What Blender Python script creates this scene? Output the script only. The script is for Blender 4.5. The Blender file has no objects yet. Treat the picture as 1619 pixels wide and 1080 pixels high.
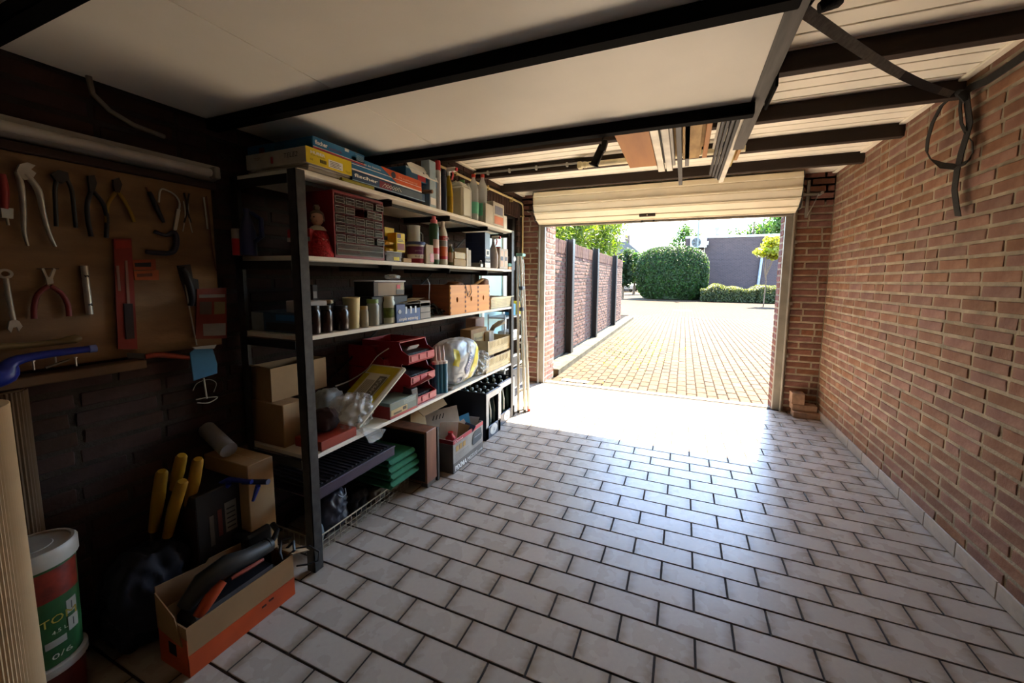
import bpy, math, random
from mathutils import Matrix, Vector, Euler
random.seed(7)
sc = bpy.context.scene
COL = sc.collection
PI = math.pi

# ------------------------------------------------------------------ camera
CAM_F, CAM_YAW, CAM_PITCH, CAM_ROLL, CAM_Z = 598.5, .377, .099, .010, 1.25
CAM_CX, CAM_CY = 842.6, 501.6

def cam_axes():
    c, s = math.cos(CAM_YAW), math.sin(CAM_YAW)
    cp, sp = math.cos(CAM_PITCH), math.sin(CAM_PITCH)
    F = Vector((-s*cp, c*cp, -sp)); r = Vector((c, s, 0)); u = r.cross(F)
    cr, sr = math.cos(CAM_ROLL), math.sin(CAM_ROLL)
    return cr*r+sr*u, -sr*r+cr*u, F
AX_R, AX_U, AX_F = cam_axes()
cd = bpy.data.cameras.new('camera')
cam = bpy.data.objects.new('camera', cd)
COL.objects.link(cam)
Rm = Matrix((AX_R, AX_U, -AX_F)).transposed().to_4x4()
cam.matrix_world = Matrix.Translation((0, 0, CAM_Z)) @ Rm
cd.sensor_fit = 'HORIZONTAL'; cd.sensor_width = 36
cd.lens = CAM_F*36/1619
cd.shift_x = -(CAM_CX-809.5)/1619
cd.shift_y = (CAM_CY-540)/1619
cd.clip_start = .02; cd.clip_end = 400
sc.camera = cam

# ------------------------------------------------------------------ sky, sun, exposure
world = bpy.data.worlds.new('world'); sc.world = world; world.use_nodes = True
wn = world.node_tree; wn.nodes.clear()
sky = wn.nodes.new('ShaderNodeTexSky'); sky.sky_type = 'NISHITA'; sky.sun_disc = False
sky.sun_elevation = math.radians(52); sky.sun_rotation = math.radians(13)
sky.air_density = 1.1; sky.dust_density = .25; sky.ozone_density = 1.0
bg = wn.nodes.new('ShaderNodeBackground'); bg.inputs[1].default_value = .42
wo = wn.nodes.new('ShaderNodeOutputWorld')
wn.links.new(sky.outputs[0], bg.inputs[0]); wn.links.new(bg.outputs[0], wo.inputs[0])
sd = bpy.data.lights.new('sun', 'SUN'); sd.energy = 14; sd.angle = math.radians(.55); sd.color = (1, .90, .72)
so = bpy.data.objects.new('sun', sd); COL.objects.link(so)
so.rotation_euler = Vector((.32, 1.42, 1.88)).to_track_quat('Z', 'Y').to_euler()
so.location = (3, 12, 16)
sc.view_settings.view_transform = 'Standard'; sc.view_settings.look = 'None'
sc.view_settings.gamma = 1; sc.view_settings.use_curve_mapping = False
sc.view_settings.exposure = 2.55
sc.cycles.max_bounces = 12; sc.cycles.diffuse_bounces = 8; sc.cycles.glossy_bounces = 4
sc.cycles.transmission_bounces = 8; sc.cycles.transparent_max_bounces = 12
sc.cycles.sample_clamp_indirect = 6; sc.cycles.caustics_reflective = False; sc.cycles.caustics_refractive = False

# ------------------------------------------------------------------ calibrated measuring helpers
def along(px, X, Z):
    """Y on the line X=const, Z=const seen at image column px"""
    c = Vector((X, 0, Z-CAM_Z)); k = (px-CAM_CX)/CAM_F
    return (k*c.dot(AX_F)-c.dot(AX_R))/(AX_R[1]-k*AX_F[1])
def height(py, X, Y):
    c = Vector((X, Y, -CAM_Z)); k = -(py-CAM_CY)/CAM_F
    return (k*c.dot(AX_F)-c.dot(AX_U))/(AX_U[2]-k*AX_F[2])
def onp(px, py, ax, val):
    d = AX_R*((px-CAM_CX)/CAM_F) - AX_U*((py-CAM_CY)/CAM_F) + AX_F
    o = Vector((0, 0, CAM_Z)); return o + d*((val-o[ax])/d[ax])
def proj(p):
    q = Vector(p)-Vector((0, 0, CAM_Z)); z = q.dot(AX_F)
    if z < .05: return None
    return CAM_CX+CAM_F*q.dot(AX_R)/z, CAM_CY-CAM_F*q.dot(AX_U)/z, z

# ------------------------------------------------------------------ materials
MATS = {}
def lin(c):
    if isinstance(c, str):
        c = [int(c[i:i+2], 16)/255 for i in (0, 2, 4)]
    return tuple(((x+.055)/1.055)**2.4 if x > .04045 else x/12.92 for x in c[:3])+(1,)
def mat(name, col, rough=.6, metal=0, var=.08, scale=8, bump=0, bscale=60, spec=.5, trans=0, ior=1.45, alpha=1, vary=0, stretch=None, emit=0, coat=0, var2=None):
    """procedural principled material; colour noise var, relief bump, per-object variation vary"""
    if name in MATS: return MATS[name]
    m = bpy.data.materials.new(name); MATS[name] = m; m.use_nodes = True
    nt = m.node_tree; b = nt.nodes['Principled BSDF']; L = nt.links
    b.inputs['Roughness'].default_value = rough; b.inputs['Metallic'].default_value = metal
    b.inputs['Specular IOR Level'].default_value = spec
    b.inputs['Transmission Weight'].default_value = trans; b.inputs['IOR'].default_value = ior
    b.inputs['Alpha'].default_value = alpha; b.inputs['Coat Weight'].default_value = coat
    c = lin(col)
    tc = nt.nodes.new('ShaderNodeTexCoord'); src = tc.outputs['Object']
    if stretch:
        mp = nt.nodes.new('ShaderNodeMapping'); mp.inputs['Scale'].default_value = stretch
        L.new(src, mp.inputs[0]); src = mp.outputs[0]
    ns = nt.nodes.new('ShaderNodeTexNoise'); ns.inputs['Scale'].default_value = scale; ns.inputs['Detail'].default_value = 4
    L.new(src, ns.inputs['Vector'])
    mx = nt.nodes.new('ShaderNodeMix'); mx.data_type = 'RGBA'
    lo = lin(var2) if var2 else tuple(x*(1-3*var) if x*(1-3*var) > 0 else 0 for x in c[:3])+(1,)
    hi = c if var2 else tuple(min(1, x*(1+2*var)) for x in c[:3])+(1,)
    mx.inputs['A'].default_value = lo; mx.inputs['B'].default_value = hi
    rp = nt.nodes.new('ShaderNodeMapRange'); rp.inputs['From Min'].default_value = .3; rp.inputs['From Max'].default_value = .7
    L.new(ns.outputs['Fac'], rp.inputs['Value']); L.new(rp.outputs[0], mx.inputs['Factor'])
    out = mx.outputs['Result']
    if vary:
        oi = nt.nodes.new('ShaderNodeObjectInfo'); ge = nt.nodes.new('ShaderNodeNewGeometry')
        ad = nt.nodes.new('ShaderNodeMath'); ad.operation = 'ADD'
        L.new(oi.outputs['Random'], ad.inputs[0]); L.new(ge.outputs['Random Per Island'], ad.inputs[1])
        fr = nt.nodes.new('ShaderNodeMath'); fr.operation = 'FRACT'; L.new(ad.outputs[0], fr.inputs[0])
        hs = nt.nodes.new('ShaderNodeHueSaturation')
        mr = nt.nodes.new('ShaderNodeMapRange'); mr.inputs['To Min'].default_value = 1-vary; mr.inputs['To Max'].default_value = 1+vary
        L.new(fr.outputs[0], mr.inputs['Value']); L.new(mr.outputs[0], hs.inputs['Value'])
        m2 = nt.nodes.new('ShaderNodeMath'); m2.operation = 'MULTIPLY'; m2.inputs[1].default_value = 7.31; L.new(fr.outputs[0], m2.inputs[0])
        f2 = nt.nodes.new('ShaderNodeMath'); f2.operation = 'FRACT'; L.new(m2.outputs[0], f2.inputs[0])
        mr2 = nt.nodes.new('ShaderNodeMapRange'); mr2.inputs['To Min'].default_value = .5-vary*.05; mr2.inputs['To Max'].default_value = .5+vary*.05
        L.new(f2.outputs[0], mr2.inputs['Value']); L.new(mr2.outputs[0], hs.inputs['Hue'])
        mr3 = nt.nodes.new('ShaderNodeMapRange'); mr3.inputs['To Min'].default_value = 1-vary*.8; mr3.inputs['To Max'].default_value = 1+vary*.5
        L.new(f2.outputs[0], mr3.inputs['Value']); L.new(mr3.outputs[0], hs.inputs['Saturation'])
        L.new(out, hs.inputs['Color']); out = hs.outputs[0]
    L.new(out, b.inputs['Base Color'])
    if emit:
        L.new(out, b.inputs['Emission Color']); b.inputs['Emission Strength'].default_value = emit
    if bump:
        n2 = nt.nodes.new('ShaderNodeTexNoise'); n2.inputs['Scale'].default_value = bscale; n2.inputs['Detail'].default_value = 5
        L.new(src, n2.inputs['Vector'])
        bp = nt.nodes.new('ShaderNodeBump'); bp.inputs['Strength'].default_value = bump; bp.inputs['Distance'].default_value = .01
        L.new(n2.outputs['Fac'], bp.inputs['Height']); L.new(bp.outputs[0], b.inputs['Normal'])
    return m
def P(col, rough=.6, **k):           # quick material named by its colour
    return mat('mat_%s_%s%s' % (col if isinstance(col, str) else 'c', int(rough*100), ''.join('_%s%s' % (a, k[a]) for a in sorted(k))), col, rough, **k)

# ------------------------------------------------------------------ mesh building
BOXF = [(0,3,2,1),(4,5,6,7),(0,1,5,4),(1,2,6,5),(2,3,7,6),(3,0,4,7)]
class MB:
    def __init__(s): s.v, s.f, s.mi, s.sm, s.M, s.m = [], [], [], [], None, 0
    def add(s, vs, fs, m=None, smooth=False):
        n = len(s.v)
        if s.M is not None: vs = [tuple(s.M @ Vector(v)) for v in vs]
        s.v += [tuple(v) for v in vs]
        m = s.m if m is None else m
        for f in fs:
            s.f.append(tuple(i+n for i in f)); s.mi.append(m); s.sm.append(smooth)
        return s
    def box(s, x0, x1, y0, y1, z0, z1, m=None):
        return s.add([(x0,y0,z0),(x1,y0,z0),(x1,y1,z0),(x0,y1,z0),(x0,y0,z1),(x1,y0,z1),(x1,y1,z1),(x0,y1,z1)], BOXF, m)
    def cham(s, x0, x1, y0, y1, z0, z1, c=.004, m=None):
        """box with all edges chamfered by c"""
        vs = []; 
        for ax in range(3):
            for sx in (0, 1):
                for sy in (0, 1):
                    for sz in (0, 1):
                        p = [(x0, x1)[sx], (y0, y1)[sy], (z0, z1)[sz]]; g = [(1, -1)[sx], (1, -1)[sy], (1, -1)[sz]]
                        for a in range(3):
                            if a != ax: p[a] += g[a]*c
                        vs.append(tuple(p))
        def I(ax, a, b, d): return ax*8+a*4+b*2+d
        fs = []
        for ax in range(3):                       # main faces
            o = [a for a in range(3) if a != ax]
            for sgn in (0, 1):
                q = []
                for (p1, p2) in ((0,0),(1,0),(1,1),(0,1)):
                    t = [0,0,0]; t[ax] = sgn; t[o[0]] = p1; t[o[1]] = p2; q.append(I(ax, *t))
                if (sgn == 0) != (ax == 1): q.reverse()
                fs.append(tuple(q))
        for ax in range(3):                       # edge chamfers (edge parallel to ax)
            o = [a for a in range(3) if a != ax]
            for s1 in (0, 1):
                for s2 in (0, 1):
                    t0 = [0,0,0]; t0[o[0]] = s1; t0[o[1]] = s2; t1 = list(t0); t1[ax] = 1
                    q = [I(o[0], *t0), I(o[0], *t1), I(o[1], *t1), I(o[1], *t0)]
                    fs.append(tuple(q) if (s1 != s2) == (ax != 1) else tuple(reversed(q)))
        for sx in (0,1):
            for sy in (0,1):
                for sz in (0,1):
                    q = [I(0,sx,sy,sz), I(1,sx,sy,sz), I(2,sx,sy,sz)]
                    fs.append(tuple(q) if (sx+sy+sz) % 2 == 1 else tuple(reversed(q)))
        return s.add(vs, fs, m)
    def poly(s, pts, m=None): return s.add(pts, [tuple(range(len(pts)))], m)
    def prism(s, pts, vec, m=None, smooth=False):
        n = len(pts); vec = Vector(vec); a = [Vector(p) for p in pts]
        vs = a+[p+vec for p in a]
        fs = [tuple(range(n-1, -1, -1)), tuple(range(n, 2*n))]
        s.add(vs, fs, m)
        n0 = len(s.v)-2*n
        for i in range(n):
            j = (i+1) % n
            s.f.append((n0+i, n0+j, n0+n+j, n0+n+i)); s.mi.append(s.m if m is None else m); s.sm.append(smooth)
        return s
    def cyl(s, p0, p1, r0, r1=None, n=16, m=None, caps=True, smooth=True):
        r1 = r0 if r1 is None else r1
        p0, p1 = Vector(p0), Vector(p1); d = (p1-p0).normalized()
        a = d.orthogonal().normalized(); b = d.cross(a)
        vs = []
        for p, r in ((p0, r0), (p1, r1)):
            for i in range(n):
                t = 2*PI*i/n; vs.append(p+(a*math.cos(t)+b*math.sin(t))*r)
        s.add(vs, [(i, (i+1) % n, n+(i+1) % n, n+i) for i in range(n)], m, smooth)
        if caps: s.add(vs, [tuple(range(n-1, -1, -1)), tuple(range(n, 2*n))], m)
        return s
    def lathe(s, prof, c=(0,0,0), n=20, m=None, smooth=True, sx=1, sy=1, close=True):
        vs = []; k = len(prof)
        for r, z in prof:
            for i in range(n):
                t = 2*PI*i/n; vs.append((c[0]+r*math.cos(t)*sx, c[1]+r*math.sin(t)*sy, c[2]+z))
        fs = [(j*n+i, j*n+(i+1) % n, (j+1)*n+(i+1) % n, (j+1)*n+i) for j in range(k-1) for i in range(n)]
        s.add(vs, fs, m, smooth)
        if close:
            s.add(vs[:n], [tuple(range(n-1, -1, -1))], m); s.add(vs[-n:], [tuple(range(n))], m)
        return s
    def tube(s, pts, r, n=8, m=None, sy=1):
        pts = [Vector(p) for p in pts]; vs = []; k = len(pts)
        rr = r if isinstance(r, (list, tuple)) else [r]*k
        up = None
        for j, p in enumerate(pts):
            d = (pts[min(j+1, k-1)]-pts[max(j-1, 0)]).normalized()
            if up is None: up = d.orthogonal().normalized()
            up = (up-d*up.dot(d))
            up = up.normalized() if up.length > 1e-6 else d.orthogonal().normalized()
            w = d.cross(up)
            for i in range(n):
                t = 2*PI*i/n; vs.append(p+(up*math.cos(t)+w*math.sin(t)*sy)*rr[j])
        fs = [(j*n+i, j*n+(i+1) % n, (j+1)*n+(i+1) % n, (j+1)*n+i) for j in range(k-1) for i in range(n)]
        s.add(vs, fs, m, True); s.add(vs[:n], [tuple(range(n-1, -1, -1))], m); s.add(vs[-n:], [tuple(range(n))], m)
        return s
    def ribbon(s, pts, w, wdir, m=None, th=.0015):
        """flat strap following pts, width along wdir (a vector or one per point)"""
        pts = [Vector(p) for p in pts]; k = len(pts); vs = []
        for j, p in enumerate(pts):
            wd = Vector(wdir[j] if isinstance(wdir[0], (tuple, list, Vector)) else wdir).normalized()
            d = (pts[min(j+1, k-1)]-pts[max(j-1, 0)]).normalized(); nrm = d.cross(wd).normalized()*th
            vs += [p-wd*w/2-nrm, p+wd*w/2-nrm, p+wd*w/2+nrm, p-wd*w/2+nrm]
        fs = [(j*4+i, j*4+(i+1) % 4, (j+1)*4+(i+1) % 4, (j+1)*4+i) for j in range(k-1) for i in range(4)]
        s.add(vs, fs, m, False); s.add(vs[:4], [(3,2,1,0)], m); s.add(vs[-4:], [(0,1,2,3)], m)
        return s
    def mesh(s, name, mats):
        me = bpy.data.meshes.new(name); me.from_pydata(s.v, [], s.f)
        for m in (mats if isinstance(mats, (list, tuple)) else [mats]): me.materials.append(m)
        me.polygons.foreach_set('material_index', s.mi); me.polygons.foreach_set('use_smooth', s.sm)
        me.update()
        if any(s.sm): me.set_sharp_from_angle(angle=.75)
        return me
    def obj(s, name, mats, parent=None, label=None, cat=None, group=None, kind=None, loc=None, rot=None, bevel=0, sub=0):
        o = bpy.data.objects.new(name, s.mesh(name, mats)); COL.objects.link(o)
        if parent: o.parent = parent
        if loc: o.location = loc
        if rot: o.rotation_euler = rot
        if bevel:
            b = o.modifiers.new('bevel', 'BEVEL'); b.width = bevel; b.segments = 2; b.limit_method = 'ANGLE'; b.angle_limit = .7
        if sub:
            b = o.modifiers.new('sub', 'SUBSURF'); b.levels = sub; b.render_levels = sub
        return tag(o, label, cat, group, kind)
def tag(o, label=None, cat=None, group=None, kind=None):
    if label: o['label'] = label
    if cat: o['category'] = cat
    if group: o['group'] = group
    if kind: o['kind'] = kind
    return o
def thing(name, label, cat, loc=(0,0,0), rot=0, group=None):
    o = bpy.data.objects.new(name, None); COL.objects.link(o); o.empty_display_size = .05
    o.location = loc; o.rotation_euler = rot if isinstance(rot, (tuple, list)) else (0, 0, rot)
    return tag(o, label, cat, group)
def empty(name, loc=(0,0,0), rot=0, kind=None):
    o = bpy.data.objects.new(name, None); COL.objects.link(o); o.empty_display_size = .05
    o.location = loc; o.rotation_euler = (0, 0, rot); return tag(o, kind=kind)
def linkcopy(src, name, parent, loc, rot=None, scale=None):
    o = bpy.data.objects.new(name, src); COL.objects.link(o); o.parent = parent; o.location = loc
    if rot: o.rotation_euler = rot
    if scale: o.scale = scale
    return o
def text(txt, parent, o, dirx, dirz, h, mt, w=None, name='lettering', bold=.0, depth=.0004, shear=0):
    """flat lettering starting at o, reading along dirx, upright along dirz; h = cap height, w = width to fill"""
    cu = bpy.data.curves.new(name, 'FONT'); cu.body = txt; cu.size = 1; cu.extrude = 0; cu.offset = bold; cu.shear = shear
    cu.resolution_u = 2
    t = bpy.data.objects.new('tmp', cu); COL.objects.link(t)
    dg = bpy.context.evaluated_depsgraph_get(); me = bpy.data.meshes.new_from_object(t.evaluated_get(dg))
    bpy.data.objects.remove(t); bpy.data.curves.remove(cu)
    xs = [v.co.x for v in me.vertices]; ys = [v.co.y for v in me.vertices]
    if not xs: return None
    x0, x1 = min(xs), max(xs); sy = h/.70; sx = (w/(x1-x0)) if w else sy
    X, Z, O = Vector(dirx).normalized(), Vector(dirz).normalized(), Vector(o); N = X.cross(Z)
    for v in me.vertices:
        v.co = O + X*((v.co.x-x0)*sx) + Z*(v.co.y*sy) + N*depth
    me.materials.clear(); me.materials.append(mt); me.name = name
    ob = bpy.data.objects.new(name, me); COL.objects.link(ob); ob.parent = parent
    return ob

def curve(pts, rr, k=4):
    """Catmull-Rom smoothing of a path and its radii"""
    pts = [Vector(p) for p in pts]; n = len(pts); rr = rr if isinstance(rr, (list, tuple)) else [rr]*n
    if n < 3: return pts, list(rr)
    op, orr = [], []
    for i in range(n-1):
        p0, p1, p2, p3 = pts[max(i-1, 0)], pts[i], pts[i+1], pts[min(i+2, n-1)]
        for j in range(k):
            t = j/k; op.append(.5*((2*p1)+(p2-p0)*t+(2*p0-5*p1+4*p2-p3)*t*t+(3*p1-p0-3*p2+p3)*t**3)); orr.append(rr[i]*(1-t)+rr[i+1]*t)
    return op+[pts[-1]], orr+[rr[-1]]

# ------------------------------------------------------------------ picked-apart pieces (bricks, tiles, pavers)
def pieces(name, parent, specs, variants, mt, limit=300, jitter=0, uv=False):
    """specs: (centre, (sx,sy,sz) scale on the variant mesh, rotz); the largest in the picture become parts, the rest one stuff part"""
    sized = []
    for sp in specs:
        p = proj(Vector(sp[0])+parent.location)
        a = 0
        if p and -30 < p[0] < 1650 and -30 < p[1] < 1110: a = 1/(p[2]**2)
        sized.append((a, random.random(), sp))
    sized.sort(key=lambda t: (-t[0], t[1]))
    rest = []
    for i, (a, _, (c, s, rz)) in enumerate(sized):
        k = int(_*997) % len(variants)
        if i < limit and a > 0:
            o = bpy.data.objects.new(name, variants[k]); COL.objects.link(o); o.parent = parent
            o.location = c; o.scale = s; o.rotation_euler = (0, 0, rz)
        else: rest.append((c, s, rz, k))
    if rest:
        vs, fs, uvs = [], [], []
        cache = [([v.co.copy() for v in me.vertices], [tuple(p.vertices) for p in me.polygons], [tuple(d.uv) for d in me.uv_layers[0].data] if uv else None) for me in variants]
        for c, s, rz, k in rest:
            n = len(vs); cv, cf, cu = cache[k]; cz, sz = math.cos(rz), math.sin(rz)
            for v in cv:
                x, y, z = v[0]*s[0], v[1]*s[1], v[2]*s[2]
                vs.append((c[0]+x*cz-y*sz, c[1]+x*sz+y*cz, c[2]+z))
            fs += [tuple(i+n for i in f) for f in cf]
            if uv: uvs += cu
        me = bpy.data.meshes.new(name+'s'); me.from_pydata(vs, [], fs); me.materials.append(mt); me.update()
        if uv:
            l = me.uv_layers.new(name='UVMap'); l.data.foreach_set('uv', [c for u in uvs for c in u])
        o = bpy.data.objects.new('remaining_'+name+'s', me); COL.objects.link(o); o.parent = parent; o['kind'] = 'stuff'
def brick_variants(l, d, h, mt, n=5, c=.004, j=.002, name='brick'):
    out = []
    for k in range(n):
        b = MB(); b.cham(-l/2, l/2, -d/2, d/2, -h/2, h/2, c)
        b.v = [tuple(x+random.uniform(-j, j) for x in v) for v in b.v]
        out.append(b.mesh(name, mt))
    return out
# ------------------------------------------------------------------ room materials
XL, XR, YB, YD, ZC = -1.82, 1.219, -1.7, 4.22, 2.233
BR_L, BR_H = .22, .0625
m_brick = mat('interior_brick', '876552', .9, var=.14, scale=14, bump=.3, bscale=45, vary=.18, var2='6c4636')
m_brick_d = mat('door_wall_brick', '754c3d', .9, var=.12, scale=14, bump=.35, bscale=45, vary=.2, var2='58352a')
m_mortar = mat('mortar', '968a76', .95, var=.12, scale=12, bump=.5, bscale=90)
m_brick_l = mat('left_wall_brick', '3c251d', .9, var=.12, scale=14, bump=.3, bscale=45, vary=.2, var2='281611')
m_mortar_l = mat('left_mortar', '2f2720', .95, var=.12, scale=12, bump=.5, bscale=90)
m_white = mat('white_paint', 'e9e2d3', .55, var=.02)
m_slat = mat('ceiling_slat_white', 'f8f2e4', .5, var=.02, scale=3)
m_sheet = mat('white_sheet', 'f6f0e2', .42, var=.02, scale=3, bump=.03, bscale=200)
m_joist = mat('dark_stained_joist', '2a1c14', .8, var=.15, scale=10, bump=.15, bscale=60, stretch=(.15, 1, 1))
m_blackm = mat('black_tube_steel', '060505', .8, var=.05, spec=.08)
m_galv = mat('galvanised_steel', '9a948a', .45, metal=.7, var=.08, scale=30)
m_alu = mat('aluminium', 'c9c9c6', .35, metal=.85, var=.04, scale=30)
m_frame = mat('door_frame_grey', '8a857c', .5, metal=.3, var=.06)
m_grout = mat('dark_grout', '2c221d', .95, var=.1, scale=40)
m_black = mat('matt_black', '121212', .6, var=.05)
m_dark = mat('dark_plastic', '1d1e20', .5, var=.05)

# glazed floor tile: paler centre, browner edges, fine speckle, gloss
m_tile = mat('floor_tile', 'a99d90', .42, var=.012, scale=60, vary=.04, spec=.36)
def tile_edges(m):
    nt = m.node_tree; L = nt.links; b = nt.nodes['Principled BSDF']
    src = b.inputs['Base Color'].links[0].from_socket
    uv = nt.nodes.new('ShaderNodeUVMap'); sp = nt.nodes.new('ShaderNodeSeparateXYZ'); L.new(uv.outputs[0], sp.inputs[0])
    d = []
    for k, w in ((0, 1.0), (1, .8)):
        a = nt.nodes.new('ShaderNodeMath'); a.operation = 'SUBTRACT'; a.inputs[1].default_value = .5; L.new(sp.outputs[k], a.inputs[0])
        c = nt.nodes.new('ShaderNodeMath'); c.operation = 'ABSOLUTE'; L.new(a.outputs[0], c.inputs[0])
        e = nt.nodes.new('ShaderNodeMath'); e.operation = 'MULTIPLY'; e.inputs[1].default_value = w; L.new(c.outputs[0], e.inputs[0]); d.append(e)
    mx = nt.nodes.new('ShaderNodeMath'); mx.operation = 'MAXIMUM'; L.new(d[0].outputs[0], mx.inputs[0]); L.new(d[1].outputs[0], mx.inputs[1])
    ns = nt.nodes.new('ShaderNodeTexNoise'); ns.inputs['Scale'].default_value = 5
    tc = nt.nodes.new('ShaderNodeTexCoord'); L.new(tc.outputs['Generated'], ns.inputs['Vector'])
    ad = nt.nodes.new('ShaderNodeMath'); ad.operation = 'MULTIPLY_ADD'; ad.inputs[1].default_value = .12; L.new(ns.outputs['Fac'], ad.inputs[0]); L.new(mx.outputs[0], ad.inputs[2])
    mr = nt.nodes.new('ShaderNodeMapRange'); mr.interpolation_type = 'SMOOTHSTEP'; mr.inputs['From Min'].default_value = .38; mr.inputs['From Max'].default_value = .60; L.new(ad.outputs[0], mr.inputs['Value'])
    mm = nt.nodes.new('ShaderNodeMix'); mm.data_type = 'RGBA'; mm.blend_type = 'MULTIPLY'; mm.inputs['B'].default_value = lin('cbbfb3')
    L.new(mr.outputs[0], mm.inputs['Factor']); L.new(src, mm.inputs['A']); L.new(mm.outputs['Result'], b.inputs['Base Color'])
    n2 = nt.nodes.new('ShaderNodeTexNoise'); n2.inputs['Scale'].default_value = 9; n2.inputs['Detail'].default_value = 3
    t2 = nt.nodes.new('ShaderNodeNewGeometry'); L.new(t2.outputs['Position'], n2.inputs['Vector'])
    bp = nt.nodes.new('ShaderNodeBump'); bp.inputs['Strength'].default_value = .06; bp.inputs['Distance'].default_value = .01
    n3 = nt.nodes.new('ShaderNodeTexNoise'); n3.inputs['Scale'].default_value = 420; L.new(t2.outputs['Position'], n3.inputs['Vector'])
    L.new(n3.outputs['Fac'], bp.inputs['Height']); L.new(bp.outputs[0], b.inputs['Normal'])
    r2 = nt.nodes.new('ShaderNodeMapRange'); r2.inputs['To Min'].default_value = .20; r2.inputs['To Max'].default_value = .36
    L.new(n2.outputs['Fac'], r2.inputs['Value']); L.new(r2.outputs[0], b.inputs['Roughness'])
tile_edges(m_tile)

# ------------------------------------------------------------------ floor
TW, TD, TX0, TY0 = .2525, .115, -.16, 1.1125
floor = empty('floor', kind='structure')
MB().box(XL-.2, XR+.2, YB-.2, 4.30, -.08, -.0035).obj('screed', m_grout, floor)
def uvbox(b, me):
    l = me.uv_layers.new(name='UVMap'); xs = [v.co.x for v in me.vertices]; ys = [v.co.y for v in me.vertices]
    x0, x1, y0, y1 = min(xs), max(xs), min(ys), max(ys)
    for p in me.polygons:
        for li in p.loop_indices:
            v = me.vertices[me.loops[li].vertex_index].co; l.data[li].uv = ((v.x-x0)/(x1-x0), (v.y-y0)/(y1-y0))
    return me
tv = []
for k in range(4):
    b = MB(); b.cham(-TW/2+.0037, TW/2-.0037, -TD/2+.0037, TD/2-.0037, -.008, 0, .0012)
    e = .0008; b.v = [(x, y, z+random.uniform(-e, 0)*(z > -.002)) for x, y, z in b.v]
    tv.append(uvbox(b, b.mesh('tile', m_tile)))
spec = []
r = 0
y = TY0+1.5*TD; k0 = int((y-YB)/TD)
for k in range(-k0, 40):
    yc = TY0+(1.5+k)*TD
    if yc+TD/2 > 4.29: break
    off = 0 if k % 2 == 0 else TW/2
    x = TX0+off-20*TW
    while x < XR:
        a, c = max(x, XL), min(x+TW, XR)
        if c-a > .02: spec.append((((a+c)/2, yc, 0), ((c-a)/TW, 1, 1), 0))
        x += TW
pieces('tile', floor, spec, tv, m_tile, uv=True)

# ------------------------------------------------------------------ walls
def brickwall(parent, plane, face, a0, a1, z0, z1, mt, nsign, length=BR_L, seed=0, limit=300, depth=.03, proud=.0035, skip=None, lay=None):
    """courses of bricks on a plane: plane 'x' or 'y' = face; a0..a1 the run"""
    L_, H_ = length, BR_H
    vs = brick_variants(L_-.015, depth, H_-.0165, mt, 6, .003, .0016)
    spec = []; z = z0; row = seed
    rz = PI/2 if plane == 'x' else 0
    rnd = random.Random(seed)
    while z < z1-.02:
        a = a0-(rnd.choice([0, .5]) if row % 3 == 2 else (row % 2)*.5)*L_-rnd.uniform(0, .02)
        hh = min(H_, z1-z)
        while a < a1:
            w = L_ if rnd.random() > .12 else L_/2
            s, e = max(a, a0), min(a+w, a1); a += w
            if e-s < .03: continue
            cen = (s+e)/2; zc = z+hh/2
            if skip and skip(cen, zc): continue
            off = nsign*(proud-depth/2)+rnd.uniform(-.0012, .0012)
            c = (face+off, cen, zc) if plane == 'x' else (cen, face+off, zc)
            spec.append((c, ((e-s-.015)/(L_-.015), 1, (hh-.0165)/(H_-.0165)), rz))
        z += H_; row += 1
    pieces('brick', parent, spec, vs, mt, limit)
wr = empty('wall_right', kind='structure')
MB().box(XR, XR+.12, YB, 4.6, -.05, ZC+.1).obj('mortar_bed', m_mortar, wr)
brickwall(wr, 'x', XR, .2, YD, .0, ZC+.02, m_brick, -1, seed=3)
wl = empty('wall_left', kind='structure')
b = MB(); b.box(XL-.12, XL, YB, 3.02, -.05, ZC+.1); b.box(XL-.12, XL, 4.1, 4.6, -.05, ZC+.1); b.box(XL-.12, XL, 3.02, 4.1, 2.0, ZC+.1)
b.obj('mortar_bed', m_mortar_l, wl)
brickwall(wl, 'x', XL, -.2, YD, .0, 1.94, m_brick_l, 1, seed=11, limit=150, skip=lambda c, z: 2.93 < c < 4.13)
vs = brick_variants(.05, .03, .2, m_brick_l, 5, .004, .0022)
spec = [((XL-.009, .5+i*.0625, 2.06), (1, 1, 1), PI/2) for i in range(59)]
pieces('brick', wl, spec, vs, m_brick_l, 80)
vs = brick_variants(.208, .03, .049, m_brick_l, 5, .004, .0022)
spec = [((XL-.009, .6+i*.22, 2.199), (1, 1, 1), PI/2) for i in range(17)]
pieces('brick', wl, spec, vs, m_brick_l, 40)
wb = empty('wall_back', kind='structure')
MB().box(XL, XR, YB-.12, YB, -.05, ZC+.1).obj('mortar_bed', m_brick_l, wb)
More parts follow.
